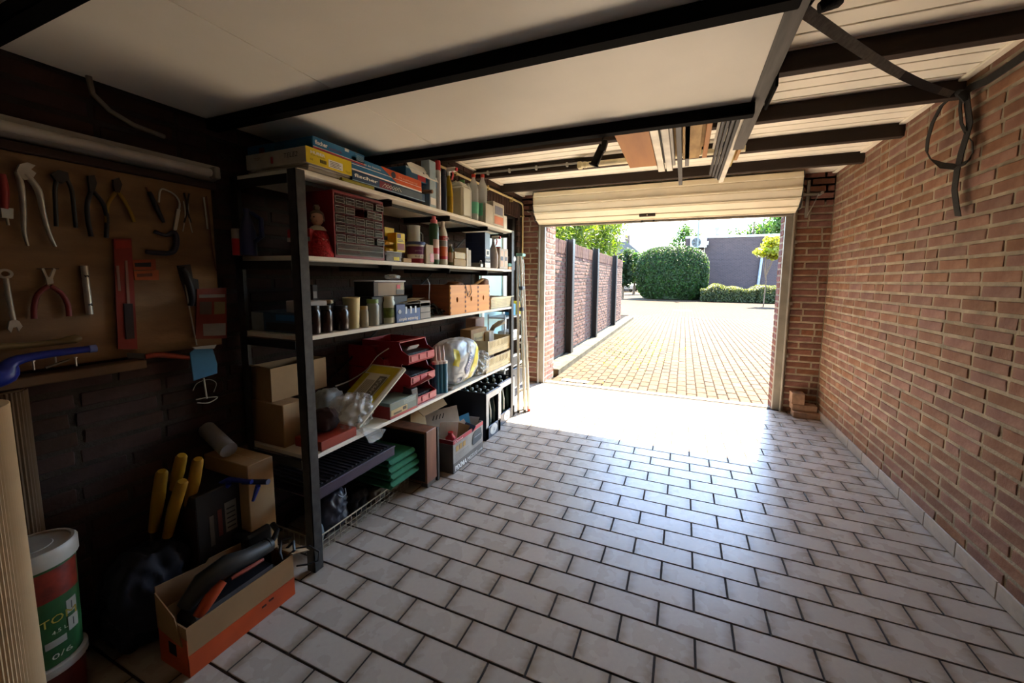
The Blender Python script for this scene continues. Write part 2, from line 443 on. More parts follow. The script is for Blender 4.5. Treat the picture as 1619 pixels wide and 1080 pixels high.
# door wall: two piers and the part above the opening
wf = empty('wall_front', kind='structure')
OL, OR_, OZ = -1.535, .86, 1.865
b = MB(); b.box(XL, -1.60, YD, 4.30, -.05, ZC+.1); b.box(.935, XR, YD, 4.30, -.05, ZC+.1)
b.box(XL-.3, OL, 4.27, 4.62, -.05, 2.5); b.box(OR_, XR+.6, 4.27, 4.42, -.05, 2.5); b.box(XL, XR, YD, 4.42, 1.97, 2.5)
b.obj('mortar_bed', m_mortar, wf)
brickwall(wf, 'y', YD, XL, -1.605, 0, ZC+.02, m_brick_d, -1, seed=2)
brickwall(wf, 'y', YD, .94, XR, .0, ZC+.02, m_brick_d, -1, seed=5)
m_brick_e = mat('outer_brick', '7c4636', .9, var=.12, scale=14, bump=.35, bscale=45, vary=.18, var2='5f3428')
brickwall(wf, 'x', OL, 4.275, 4.62, 0, 2.3, m_brick_e, 1, seed=4)
brickwall(wf, 'x', OR_, 4.275, 4.42, 0, 2.3, m_brick_e, -1, seed=4)
brickwall(wf, 'y', 4.62, -2.2, OL, 0, 2.4, m_brick_e, 1, seed=6, limit=0)
# skirting tiles along the right wall
sk = empty('baseboard_right', kind='structure')
MB().box(XR-.004, XR, YB, YD, 0, .07).obj('adhesive_bed', m_grout, sk)
b = MB(); b.cham(-.008, 0, -.12, .12, 0, .074, .0015); me = b.mesh('skirting_tile', mat('skirting_tile', 'a79b8e', .4, var=.04, scale=30, vary=.06))
for i in range(18): linkcopy(me, 'skirting_tile', sk, (XR-.004, 4.06-i*.2455, .002))
# threshold
MB().cham(OL-.06, OR_+.05, 4.285, 4.37, -.06, .004, .004).obj('trim_1', mat('threshold_concrete', '8f8778', .8, spec=.1, var=.06, scale=30, bump=.2), kind='structure')

# ------------------------------------------------------------------ ceiling
ce = empty('ceiling', kind='structure')
MB().box(XL, XR, YB, 4.3, ZC+.012, ZC+.08).obj('backing', m_joist, ce)
b = MB(); b.cham(XL, XR, -.0462, .0462, 0, .009, .002); me = b.mesh('slat', m_slat)
for i in range(59): linkcopy(me, 'slat', ce, (0, 4.17-i*.1015, ZC))
for x0, x1 in ((XL, XL+.035), (XR-.035, XR)):
    MB().cham(x0, x1, YB, YD, ZC-.014, ZC, .003).obj('edge_trim', m_white, ce)
b = MB(); b.cham(XL, XR, 0, .05, 2.15, ZC, .003); me = b.mesh('joist', m_joist)
for i, y in enumerate((3.64, 3.085, 2.545, 2.0, 1.45, .9, .35, -.2, -.75, -1.3)):
    linkcopy(me, 'joist', ce, (0, y, 0))

# ------------------------------------------------------------------ hanging storage platform
ZP = 1.881
pf = thing('storage_platform', 'white sheet platform on black steel tubes hung below the joists', 'storage platform', (-.5, 1.0, ZP))
pf.location = (0, 0, 0)
for x0, x1 in ((XL+.004, -1.1318), (-1.1282, .19)):
    b = MB(); b.cham(x0, x1, -1.3, 1.622, ZP, ZP+.012, .001); b.obj('panel', m_sheet, pf)
MB().box(-1.133, -1.127, -1.3, 1.62, ZP+.0122, ZP+.016).obj('seam_dark_strip', m_blackm, pf)  # added black strip: covers the seam so the open gap looks dark
for y in (1.625, 1.033, .465, -.1, -.7):
    b = MB(); b.cham(XL+.004, .205, y-.042, y, ZP-.042, ZP, .003); b.obj('crossbar', m_blackm, pf)
b = MB(); b.cham(.19, .237, -1.3, 2.12, ZP, ZP+.003, .0008); b.box(.234, .237, -1.3, 2.12, ZP+.003, ZP+.045)
b.obj('side_rail', mat('brushed_rail', '4c4742', .6, metal=.2, var=.12, scale=20, stretch=(4, .3, 4)), pf)
b = MB(); b.cham(.235, .243, 1.42, 1.60, ZP-.03, ZP+.05, .002)
b.obj('rail_plate', m_blackm, pf)
for y in (1.0, 1.61, -.1):
    MB().cyl((.22, y-.02, ZP+.045), (.22, y-.02, 2.16), .006, n=8).obj('hanger_rod', m_blackm, pf)

# ------------------------------------------------------------------ garage door rolled up over the opening
m_cream = mat('cream_lacquer', 'e9e0ca', .45, var=.02, scale=6)
gd = thing('garage_door', 'cream ribbed roller door rolled up above the opening', 'garage door', (-.35, 4.1, 1.95))
gd.location = (0, 0, 0)
DX0, DX1 = -1.60, .925
prof = [(4.205, 1.893), (4.12, 1.925), (4.05, 1.985), (4.015, 2.065), (4.01, 2.155), (4.025, 2.215)]
for i in range(len(prof)-1):
    (ya, za), (yb, zb) = prof[i], prof[i+1]
    d = Vector((0, yb-ya, zb-za)).normalized(); nrm = Vector((0, -d.z, d.y))
    L_ = math.hypot(yb-ya, zb-za)
    sec = [(0, -.002), (.003, .011), (.012, .012), (.016, .003), (L_-.006, .003), (L_-.001, -.004), (L_-.001, -.012), (0, -.012)]
    pts = [(DX0, ya+d.y*t+nrm.y*h, za+d.z*t+nrm.z*h) for t, h in sec]
    b = MB(); b.prism(pts, (DX1-DX0, 0, 0)); b.obj('slat', m_cream, gd)
    tb = MB()
    for e in (0, 1):
        X = DX1 if e else DX0-.006
        tb.prism([(X, ya+nrm.y*-.014, za-nrm.z*.014), (X, yb+nrm.y*-.014, zb-nrm.z*.014), (X, yb+nrm.y*.01, zb+nrm.z*.01), (X, ya+nrm.y*.01, za+nrm.z*.01)], (.006, 0, 0))
    tb.obj('end_cap', m_dark, gd)
b = MB(); b.cham(DX0+.02, DX1-.01, 4.208, 4.235, 1.885, 1.90, .003); b.obj('bottom_seal', mat('rubber_brown', '5b5047', .7), gd)
b = MB(); b.cham(-.46, -.30, 4.10, 4.128, 1.905, 1.935, .004)
b.M = None; lk = b.obj('lock_box', mat('dark_brown_lock', '3a3028', .5), gd)
MB().cyl((-.38, 4.10, 1.918), (-.38, 4.093, 1.918), .006, n=12).obj('lock_button', m_white, lk)
# head rail and side guides of the door frame
b = MB(); b.cham(-1.60, .935, 4.225, 4.27, 1.865, 1.905, .003); b.box(-1.53, .86, 4.245, 4.27, 1.905, 1.97)
b.obj('trim_2', m_frame, kind='structure')
for x0, x1, n in ((-1.600, -1.535, 'trim_3'), (.86, .93, 'trim_4')):
    b = MB(); b.cham(x0, x1, 4.235, 4.27, 0, 1.865, .003)
    xi = x0 if x0 < 0 else x1-.012
    b.cham(xi, xi+.012, 4.19, 4.235, 0, 1.90, .002)
    b.obj(n, m_frame, kind='structure')
b = MB()
for x in (-.33, -.45): b.cham(x, x+.018, 4.20, 4.222, 1.865, 1.895, .002)
b.obj('door_catch', m_dark, gd)
MB().cham(.26, .52, 4.219, 4.226, 1.888, 1.9, .001).obj('nameplate', m_white, gd)
# spring arms beside the door
br = thing('door_arm_bracket', 'grey steel spring arm on the brick pier right of the door', 'bracket', (.98, 4.18, 2.0), group=None)
b = MB(); b.cham(-.035, -.028, -.09, .03, -.09, .16, .001); b.obj('side_plate', m_galv, br)
b = MB(); b.cham(-.035, .11, .0, .02, .03, .05, .002); b.cyl((.12, -.05, .04), (.12, .03, .04), .014, n=10); b.obj('cross_arm', m_frame, br)
b = MB(); b.ribbon([(.1, -.03, .035), (.06, -.03, -.07), (.025, -.03, -.15)], .018, (0, 1, 0), th=.002); b.obj('spring_arm', m_alu, br)
b = MB(); b.cham(.02, .045, .02, .037, -.16, .17, .002); b.obj('guide_strip', m_frame, br)
br = thing('door_arm_bracket', 'thin grey steel arm on the brick pier left of the door', 'bracket', (-1.66, 4.18, 1.95))
b = MB(); b.ribbon([(-.07, 0, .09), (-.04, 0, .085), (-.015, 0, .04), (.025, 0, -.04)], .014, (0, 1, 0), th=.002); b.obj('spring_arm', m_alu, br)
b = MB(); b.cyl((-.07, -.02, .09), (-.07, .03, .09), .009, n=10); b.cham(-.05, .03, -.004, .008, .085, .092, .001); b.obj('pivot', m_galv, br)
for z in (.55, 1.05, 1.62):
    for s in (-1, 1):
        x = .945 if s > 0 else -1.615
        t = MB(); t.cham(x-.012, x+.012, 4.195, 4.213, z-.014, z+.014, .002); t.cyl((x, 4.195, z), (x, 4.190, z), .005, n=8)
        t.obj('fixing_clip', m_galv, wf)

# ------------------------------------------------------------------ back door with frosted glass in the left wall
dr = empty('door_1', kind='structure')
m_wf = mat('white_door_frame', 'e2e4e2', .4, var=.02)
b = MB()
for y0, y1, z0, z1 in ((3.05, 3.11, .05, 2.0), (4.02, 4.08, .05, 2.0), (3.11, 4.02, 1.94, 2.0)): b.cham(XL-.1, XL-.03, y0, y1, z0, z1, .003)
b.obj('door_frame', mat('black_door_frame', '15120f', .6), dr)
b = MB()
for y0, y1, z0, z1 in ((3.10, 3.19, .06, 1.93), (3.72, 3.80, .06, 1.93), (3.19, 3.72, .06, .3), (3.19, 3.72, 1.86, 1.93), (3.25, 3.29, .3, 1.86)): b.cham(XL-.05, XL+.0, y0, y1, z0, z1, .003)
lf = b.obj('door_leaf', m_wf, dr)
MB().box(XL-.03, XL-.02, 3.19, 3.72, .3, 1.86).obj('frosted_pane', mat('frosted_glass', 'a9d3dc', .35, var=.02, spec=.6), lf)
b = MB(); b.cyl((XL, 3.76, 1.05), (XL+.05, 3.76, 1.05), .011, n=10); b.tube([(XL+.05, 3.76, 1.05), (XL+.055, 3.70, 1.05), (XL+.055, 3.64, 1.048)], .010)
b.obj('door_handle', m_black, lf)
MB().box(XL-.12, XL-.09, 3.02, 4.1, 0, 2.0).obj('doorway_shade_sheet', mat('doorway_shade', '1b1613', .7), dr)  # dark sheet standing in for the unlit gap of the doorway
# ------------------------------------------------------------------ leaves
def leafmat(name, c1, c2, rough=.5):
    m = mat(name, c1, rough, var=.1, scale=3, vary=.3, var2=c2, spec=.25)
    b = m.node_tree.nodes['Principled BSDF']; nt = m.node_tree; L = nt.links
    tr = nt.nodes.new('ShaderNodeBsdfTranslucent'); gm = nt.nodes.new('ShaderNodeMix'); gm.data_type = 'RGBA'; gm.blend_type = 'MULTIPLY'; gm.inputs['Factor'].default_value = 1; gm.inputs['B'].default_value = (2.3, 2.0, .9, 1); L.new(b.inputs['Base Color'].links[0].from_socket, gm.inputs['A']); L.new(gm.outputs['Result'], tr.inputs[0])
    mx = nt.nodes.new('ShaderNodeMixShader'); mx.inputs[0].default_value = .45; out = nt.nodes['Material Output']
    L.new(b.outputs[0], mx.inputs[1]); L.new(tr.outputs[0], mx.inputs[2]); L.new(mx.outputs[0], out.inputs[0])
    return m
def leaf(vs, fs, p, n, s, ln=1.6, rnd=random):
    n = Vector(n).normalized(); a = n.orthogonal().normalized()
    a = (Matrix.Rotation(rnd.uniform(0, 2*PI), 3, n) @ a); b = n.cross(a); k = len(vs)
    L2 = s*ln/2
    vs += [p-a*L2, p+b*s*.5+n*s*.12, p+a*L2, p-b*s*.5+n*s*.12]; fs.append((k, k+1, k+2, k+3))
def foliage(name, parent, mt, pts, loc=None):
    vs, fs = [], []
    for p, n, s, ln in pts: leaf(vs, fs, Vector(p), n, s, ln)
    me = bpy.data.meshes.new(name); me.from_pydata(vs, [], fs); me.materials.append(mt); me.update()
    o = bpy.data.objects.new(name, me); COL.objects.link(o); o.parent = parent; return o
def rv(): return Vector((random.gauss(0, 1), random.gauss(0, 1), random.gauss(0, 1)))
def blob_leaves(center, rad, n, s, ln=1.6, inner=.8, flat=1, box=2.0):
    out = []
    for _ in range(n):
        d = rv().normalized()
        q = (abs(d.x)**box+abs(d.y)**box+abs(d.z)**box)**(-1/box)
        r = random.uniform(inner, 1.03)*q
        p = Vector((center[0]+d.x*rad[0]*r, center[1]+d.y*rad[1]*r, center[2]+d.z*rad[2]*r))
        if p.z < .03: continue
        nn = Vector((d.x/rad[0], d.y/rad[1], d.z/rad[2])).normalized()+rv()*.45
        out.append((p, nn, s*random.uniform(.7, 1.3), ln))
    return out
# ------------------------------------------------------------------ outside ground
m_paver = mat('clay_paver', '453829', .85, var=.1, scale=12, bump=.25, bscale=60, vary=.13, var2='3a2e24', spec=.08)
m_pjoint = mat('paving_joint_sand', '18130e', .95, spec=.05, var=.15, scale=20)
def far_paving():
    m = bpy.data.materials.new('far_paving'); m.use_nodes = True; nt = m.node_tree; L = nt.links; b = nt.nodes['Principled BSDF']
    tc = nt.nodes.new('ShaderNodeTexCoord'); mp = nt.nodes.new('ShaderNodeMapping'); mp.inputs['Rotation'].default_value = (0, 0, PI/2)
    L.new(tc.outputs['Object'], mp.inputs[0])
    br = nt.nodes.new('ShaderNodeTexBrick'); br.inputs['Scale'].default_value = 1; br.inputs['Brick Width'].default_value = .21; br.inputs['Row Height'].default_value = .105
    br.inputs['Mortar Size'].default_value = .006; br.inputs['Color1'].default_value = lin('423526'); br.inputs['Color2'].default_value = lin('372c21'); br.inputs['Mortar'].default_value = lin('1c1712')
    L.new(mp.outputs[0], br.inputs['Vector']); L.new(br.outputs['Color'], b.inputs['Base Color']); b.inputs['Roughness'].default_value = .9; b.inputs['Specular IOR Level'].default_value = .06
    return m
gr = empty('floor_outside', kind='structure')
MB().box(-30, 40, 14.0, 90, -.1, -.002).obj('distant_paving', far_paving(), gr)
MB().box(-30, 40, 4.30, 14.0, -.1, -.014).obj('sand_bed', m_pjoint, gr)
pv = []
for k in range(4):
    b = MB(); b.cham(-.100, .100, -.0495, .0495, -.03, 0, .007); b.v = [(x, y, z+random.uniform(-.0015, .001)*(z > -.01)) for x, y, z in b.v]
    pv.append(b.mesh('paver', m_paver))
spec = []
for i in range(-3, 60):
    x = -1.44+i*.105
    if x > 3.4: break
    y = 4.375+(.105 if i % 2 else 0)
    if i % 2: spec.append(((x, 4.425, 0), (.45, 1, 1), PI/2))
    while y < 14.0:
        if x > -1.5 or y > 11.9: spec.append(((x, y+.105, 0), (1, 1, 1), PI/2))
        y += .2102
pieces('paver', gr, spec, pv, m_paver, 300)
# drain grate
dg_ = thing('drain_grate', 'small slotted metal drain grate in the paving by the kerb', 'drain', (-1.20, 4.47, .001))
b = MB(); b.cham(-.17, .17, -.055, .055, 0, .006, .002); b.obj('frame', mat('worn_steel', '6f685c', .6, metal=.2, var=.1), dg_)
b = MB()
for i in range(6): b.box(-.135+i*.047, -.11+i*.047, -.035, .035, .006, .0075)
b.obj('slots', m_black, dg_)
# moss
ms = []
for _ in range(260):
    x_ = -.75+random.gauss(0, .35); x_ = -1.4925+round((x_+1.4925)/.105)*.105; ms.append(((x_+random.uniform(-.006, .006), 7.0+random.gauss(0, .7), .002+random.uniform(0, .01)), rv()+Vector((0, 0, 1)), .022, 1.4))
mo = foliage('moss', None, leafmat('moss_leaf', '5d6b1e', '3c4a14'), ms); tag(mo, 'yellow-green moss growing in the paving joints of the drive', 'moss', kind='stuff')
# manhole
MB().lathe([(.38, -.01), (.38, .004), (.36, .006), (0.01, .006)], (.0, 17.3, .004), 24, close=False).obj('manhole_cover', mat('grey_iron', '6b6560', .7), label='round grey manhole cover in the paving before the hedge', cat='manhole')

# ------------------------------------------------------------------ garden wall with black steel posts
GX = -1.75
m_gb = mat('garden_wall_brick', '573f37', .9, spec=.15, var=.1, scale=14, bump=.3, bscale=45, vary=.13, var2='48332c')
gw = thing('garden_wall', 'pale red brick garden wall with soldier course along the left of the drive', 'wall', (0, 0, 0))
MB().box(GX-.2, GX, 4.62, 11.72, -.05, 1.84).obj('mortar_core', mat('pale_mortar', '554d42', .95, var=.1, scale=20), gw)
posts = [along(891, GX, .1)+.06, along(933, GX, .1)+.06, along(964, GX, .1)+.1]
vs = brick_variants(.205, .04, .048, m_gb, 6, .004, .003)
spec = []; z = .09; row = 0
while z < 1.62:
    y = 4.64-(row % 2)*.11
    while y < 11.7:
        s, e = max(y, 4.64), min(y+.22, 11.72); y += .22
        if e-s > .04: spec.append(((GX-.012+random.uniform(-.003, .003), (s+e)/2, z+.03), ((e-s-.012)/.205, 1, 1), PI/2))
    z += .0625; row += 1
pieces('brick', gw, spec, vs, m_gb, 220)
vs = brick_variants(.052, .24, .205, m_gb, 4, .004, .003)
spec = [((GX-.105, 4.67+i*.0625, 1.75), (1, 1, 1), PI/2) for i in range(113)]
pieces('coping_brick', gw, spec, vs, m_gb, 120)
for i, y in enumerate(posts):
    b = MB(); b.cham(GX-.01, GX+.02, -.06, .06, .03, 1.885, .003); b.box(GX+.02, GX+.1, -.008, .008, .03, 1.885); b.cham(GX+.10, GX+.125, -.06, .06, .03, 1.885, .003)
    b.v = [(x-GX, yy, z) for x, yy, z in b.v]
    b.obj('wall_post', mat('black_painted_steel', '17181a', .45, var=.05), label=['black steel post on the garden wall nearest the garage', 'black steel post in the middle of the garden wall', 'black steel post at the far part of the garden wall'][i], cat='post', group='black posts along the garden wall', loc=(GX, y, 0))
# kerb
kb = thing('concrete_kerb', 'low concrete kerb at the foot of the garden wall', 'kerb')
m_con = mat('weathered_concrete', '4a4437', .9, spec=.1, var=.12, scale=9, bump=.4, bscale=50)
b = MB(); b.cham(GX+.03, -1.475, 0, .995, -.05, .082, .008); me = b.mesh('kerb_stone', m_con)
for i in range(8): linkcopy(me, 'kerb_stone', kb, (0, 4.66+i*1.0, 0), scale=(1, 1, 1))

m_hl = leafmat('hedge_leaf', '2a421c', '1a2e12')
HY = 26.6
hd = thing('clipped_hedge', 'big rounded dark green clipped hedge across the paved court', 'hedge', (-.78, HY+1.6, 0))
b = MB(); b.lathe([(1.95, 0.05), (2.12, .8), (2.2, 1.7), (2.05, 2.6), (1.7, 3.1), (1.1, 3.36), (.1, 3.42)], (0, 0, 0), 28, sx=1, sy=.62); b.obj('branch_core', mat('hedge_core', '1c2a14', .9, var=.1), hd)
foliage('foliage', hd, m_hl, blob_leaves((-.05, 0, 1.72), (2.3, 1.6, 1.86), 26000, .085, inner=.93, box=3.2))
gc = thing('ground_cover', 'low pale silvery shrub bed in front of the dark brick building', 'shrub', (4.2, 27.2, 0))
b = MB(); b.box(-3.1, 3.4, -1.4, 1.0, .02, .72); b.obj('branch_core', mat('hedge_core', '1c2a14'), gc)
m_gl = leafmat('ground_cover_leaf', '4d563b', '2b3420')
lv = []
for _ in range(15000):
    x, y = random.uniform(-3.2, 3.5), random.uniform(-1.7, 1.0); front = random.random() < .35
    z = random.uniform(.05, .8) if front else .72+.13*math.sin(x*2.3)+.08*math.sin(x*5.1+1)+random.uniform(-.05, .2)
    lv.append(((x, -1.5+random.uniform(-.2, .05) if front else y, z), rv()*.7+Vector((0, -.6 if front else 0, .3 if front else 1)), .075, 1.8))
foliage('foliage', gc, m_gl, lv)

# ------------------------------------------------------------------ dark brick building, AC unit, lamp post
def brickmat(name, c1, c2, mo, w=.22, h=.0625, sc_=1):
    m = bpy.data.materials.new(name); m.use_nodes = True; nt = m.node_tree; L = nt.links; b = nt.nodes['Principled BSDF']
    tc = nt.nodes.new('ShaderNodeTexCoord'); mp = nt.nodes.new('ShaderNodeMapping'); mp.inputs['Rotation'].default_value = (PI/2, 0, 0)
    L.new(tc.outputs['Object'], mp.inputs[0]); br = nt.nodes.new('ShaderNodeTexBrick'); br.inputs['Scale'].default_value = sc_
    br.inputs['Brick Width'].default_value = w; br.inputs['Row Height'].default_value = h; br.inputs['Mortar Size'].default_value = .008
    for k, c in (('Color1', c1), ('Color2', c2), ('Mortar', mo)): br.inputs[k].default_value = lin(c)
    L.new(mp.outputs[0], br.inputs['Vector']); L.new(br.outputs['Color'], b.inputs['Base Color']); b.inputs['Roughness'].default_value = .9
    return m
BY = 31.0
bd = thing('brick_building', 'flat-roofed dark brick building with white roof edge behind the hedge', 'building', (0, 0, 0))
bx0 = onp(1081, 456, 1, BY).x
MB().box(bx0, 16, BY, BY+8, 0, 4.42).obj('wall', brickmat('dark_engineering_brick', '3d3032', '32282b', '474041', h=.0875), bd)
MB().box(bx0-.05, 16.1, BY-.06, BY+8, 4.42, 4.58).obj('roof_edge', mat('white_roof_edge', 'a9acac', .5), bd)
p = onp(1134, 372, 1, BY+3)
b = MB(); b.lathe([(.13, 0), (.13, .35), (.2, .37), (.2, .5), (.14, .52), (.14, .9), (.24, .95), (.24, 1.15), (.1, 1.2)], (p.x, BY+3, 4.4), 12); b.obj('flue', mat('grey_flue', '5f5f62', .6), bd)
dp = onp(1199, 418, 1, BY)
b = MB(); b.cyl((dp.x+.25, BY-.12, 4.2), (dp.x, BY-.12, .3), .09, n=10); b.obj('drain_pipe', mat('pale_grey_pvc', '7f8790', .5), bd)
ac = thing('air_conditioner', 'white outdoor air conditioner unit high on the dark brick building', 'air conditioner')
a0 = onp(1091, 392, 1, BY-.5); a1 = onp(1118, 374.5, 1, BY-.5); ac.location = (a0.x, BY-.56, a0.z)
w_, h_ = a1.x-a0.x, a1.z-a0.z
b = MB(); b.cham(0, w_, -.05, .45, 0, h_, .03); b.obj('casing', mat('ac_white', 'a2a5a8', .5), ac)
fx = w_*.36
b = MB(); b.cyl((fx, -.05, h_/2), (fx, -.08, h_/2), h_*.42, n=28); g = b.obj('fan_grille', mat('grille_dark', '4a5258', .6), ac)
b = MB()
for i in range(5):
    t = i*2*PI/5; b.prism([(fx+math.cos(t)*.06, -.085, h_/2+math.sin(t)*.06), (fx+math.cos(t+.3)*h_*.36, -.085, h_/2+math.sin(t+.3)*h_*.36), (fx+math.cos(t-.35)*h_*.36, -.085, h_/2+math.sin(t-.35)*h_*.36)], (0, -.01, 0))
b.obj('fan_blade', m_dark, ac)
b = MB(); b.cham(w_, w_+.12, .05, .35, h_*.25, h_*.6, .02); b.obj('valve_cover', mat('ac_white', 'a2a5a8'), ac)
for x in (.1, w_-.15):
    b = MB(); b.box(x, x+.05, -.02, .5, -.05, 0); b.box(x, x+.05, .44, .49, -.4, 0); b.obj('wall_bracket', m_galv, ac)
lp = onp(1101.5, 392, 1, 24.2)
lpo = thing('lamp_post', 'thin grey lamp post rising behind the clipped hedge', 'lamp post', (lp.x, 30.2, 0))
lpo.location.x = onp(1102.5, 392, 1, 30.2).x
b = MB(); b.cyl((0, 0, 0), (.02, 0, 7.6), .075, .055, n=12); b.obj('pole', mat('grey_pole', '5f6768', .5), lpo)
b = MB(); b.cyl((0, 0, 0), (0, 0, .9), .12, .11, n=12); b.obj('base', mat('grey_pole', '5f6768'), lpo)
b = MB(); b.tube([(.02, 0, 7.6), (.1, -.2, 7.8), (.25, -.6, 7.85)], .04); b.cham(.15, .35, -1.0, -.5, 7.8, 7.92, .03); b.obj('lantern', mat('grey_pole', '5f6768'), lpo)

# ------------------------------------------------------------------ trees
m_bark = mat('bark', '5a4a3a', .9, var=.15, scale=12, bump=.4)
def tree(name, label, x, y, hgt, r, mt, n, s, ln=1.8, clumps=7, trunk=.12, cat='tree', seed=1, zlow=.45, group=None):
    random.seed(seed)
    t = thing(name, label, cat, (x, y, 0), group=group)
    cz = hgt*(1+zlow)/2; rz = hgt*(1-zlow)/2
    b = MB(); b.tube([(0, 0, 0), (.05*r, .03, hgt*.35), (-.04*r, 0, hgt*.6), (.02, 0, hgt*.85)], [trunk, trunk*.8, trunk*.55, trunk*.2], 10)
    br = []
    cl = []
    for i in range(clumps):
        d = rv().normalized(); c = Vector((d.x*r*.6, d.y*r*.6, cz+d.z*rz*.6)); cl.append((c, random.uniform(.35, .55)))
        b.tube([(0, 0, hgt*.4), (c.x*.5, c.y*.5, (hgt*.4+c.z)/2), tuple(c)], [trunk*.4, trunk*.25, trunk*.08], 6)
    b.obj('trunk', m_bark, t)
    pts = []
    for c, q in cl: pts += blob_leaves(c, (r*q, r*q, rz*q*1.1), n//clumps, s, ln, inner=.35)
    foliage('crown', t, mt, pts); return t
m_bl = leafmat('bamboo_leaf', '53681f', '20340f')
m_tl = leafmat('tree_leaf', '385424', '213818')
m_yl = leafmat('yellow_leaf', '80861f', '585f19')
m_dl = leafmat('dark_leaf', '203219', '132110')
# bamboo clump behind the garden wall
random.seed(4)
bt = thing('bamboo', 'dense yellow-green bamboo leaning over the garden wall', 'bamboo', (-3.1, 8.6, 0))
b = MB(); cz = []
for i in range(105):
    x, y = random.uniform(-.3, .85), random.uniform(-3.8, 4.6); lx, ly = random.uniform(-.3, .75), random.uniform(-.5, .6); h = random.uniform(2.6, 3.9)
    pts = [(x, y, 0), (x+lx*.1, y+ly*.1, h*.5), (x+lx*.45, y+ly*.45, h*.82), (x+lx, y+ly, h)]
    b.tube(pts, [.011, .010, .007, .003], 5); cz.append(pts)
b.obj('stems', mat('bamboo_stem', '8c9c4a', .5), bt)['kind'] = 'stuff'
lv = []
for pts in cz:
    for _ in range(330):
        t = random.uniform(.42, 1)*3; i = min(2, int(t)); u = t-i; p = Vector(pts[i]).lerp(Vector(pts[i+1]), u)+rv()*.15
        lv.append((p, rv()+Vector((0, 0, .8)), .03, 5.5))
foliage('foliage', bt, m_bl, lv)
c = onp(1087, 372, 1, 40); tree('tree', 'light green loose tree behind the left end of the brick building', c.x, 41, 7.0, 2.0, m_tl, 3000, .12, seed=5, trunk=.12, zlow=.3)
c = onp(1192, 370, 1, 47); tree('tree', 'rounded dark green tree behind the brick building roof', c.x, 47, 9.3, 3.4, m_tl, 9000, .2, seed=6, trunk=.2, zlow=.2)
c = onp(1240, 360, 1, 44); tree('tree', 'bright green tree at the right end behind the building roof', c.x+.2, 41.5, 9.0, 2.3, m_tl, 5000, .16, seed=9, trunk=.2, zlow=.2)
c = onp(1213, 395, 1, 23); tree('small_tree', 'slender young tree with yellow-green leaves before the building', c.x, 23, 3.65, 1.05, m_yl, 1500, .13, clumps=8, trunk=.035, seed=8, zlow=.66, ln=1.3)
c = onp(1003, 425, 1, 36); tree('tree', 'green tree left of the clipped hedge beyond the garden wall', c.x, 36, 4.3, 1.5, m_tl, 5000, .14, seed=12, zlow=.15)
c = onp(988, 400, 1, 27); tree('tree', 'dark green tree just past the end of the garden wall', c.x-.1, 27, 3.4, .8, m_dl, 5000, .1, seed=13, zlow=.2)
# far house and cars
fh = thing('distant_house', 'distant brick house with sloped grey roof past the garden wall', 'house')
c = onp(1002, 445, 1, 52); x0 = c.x-4.5; fh.location = (x0, 52, 0)
MB().box(0, 5.2, 0, 6, 0, 4.8).obj('wall', mat('far_house_brick', '544843', .9), fh)
b = MB(); b.prism([(-.1, -.2, 4.8), (5.3, -.2, 4.8), (3.4, -.2, 6.4), (.6, -.2, 6.4)], (0, 6.4, 0)); b.obj('roof', mat('far_roof', '474a4e', .8), fh)
b = MB(); b.box(3.1, 3.7, .5, 1.1, 6.0, 7.3); b.obj('chimney', mat('far_house_brick', '544843'), fh)
b = MB(); b.box(2.6, 4.2, -.05, .02, 1.2, 2.6); b.obj('window', mat('far_window', '40484f', .2), fh)
def car(label, x, y, rz, col):
    t = thing('car', label, 'car', (x, y, 0), rz, 'parked cars in the distance')
    side = [(-2.1, .3), (-2.15, .75), (-1.5, .95), (-.9, 1.4), (.7, 1.42), (1.4, .98), (2.1, .85), (2.15, .35)]
    b = MB(); b.prism([(x_, -.85, z_) for x_, z_ in side], (0, 1.7, 0)); b.obj('body', mat('carpaint'+col, col, .3, metal=.3, coat=.5), t, bevel=.06)
    b = MB(); b.prism([(-.95, -.87, .98), (-.72, -.87, 1.33), (.6, -.87, 1.34), (1.1, -.87, .99)], (0, 1.74, 0)); b.box(-1.45, -1.0, -.7, .7, 1.0, 1.3); b.obj('windows', mat('carglass', '20262b', .1), t)
    for wx in (-1.35, 1.35):
        for wy in (-.88, .68): MB().cyl((wx, wy, .32), (wx, wy+.2, .32), .32, n=16).obj('wheel', m_black, t)
c = onp(987, 447, 1, 44); car('silver parked car seen just past the garden wall end', c.x-.6, 44, 2.2, 'b9b3ac')
c = onp(997, 447, 1, 47); car('dark parked car beside the silver one in the distance', c.x+.3, 47, 2.0, '3a3d42')
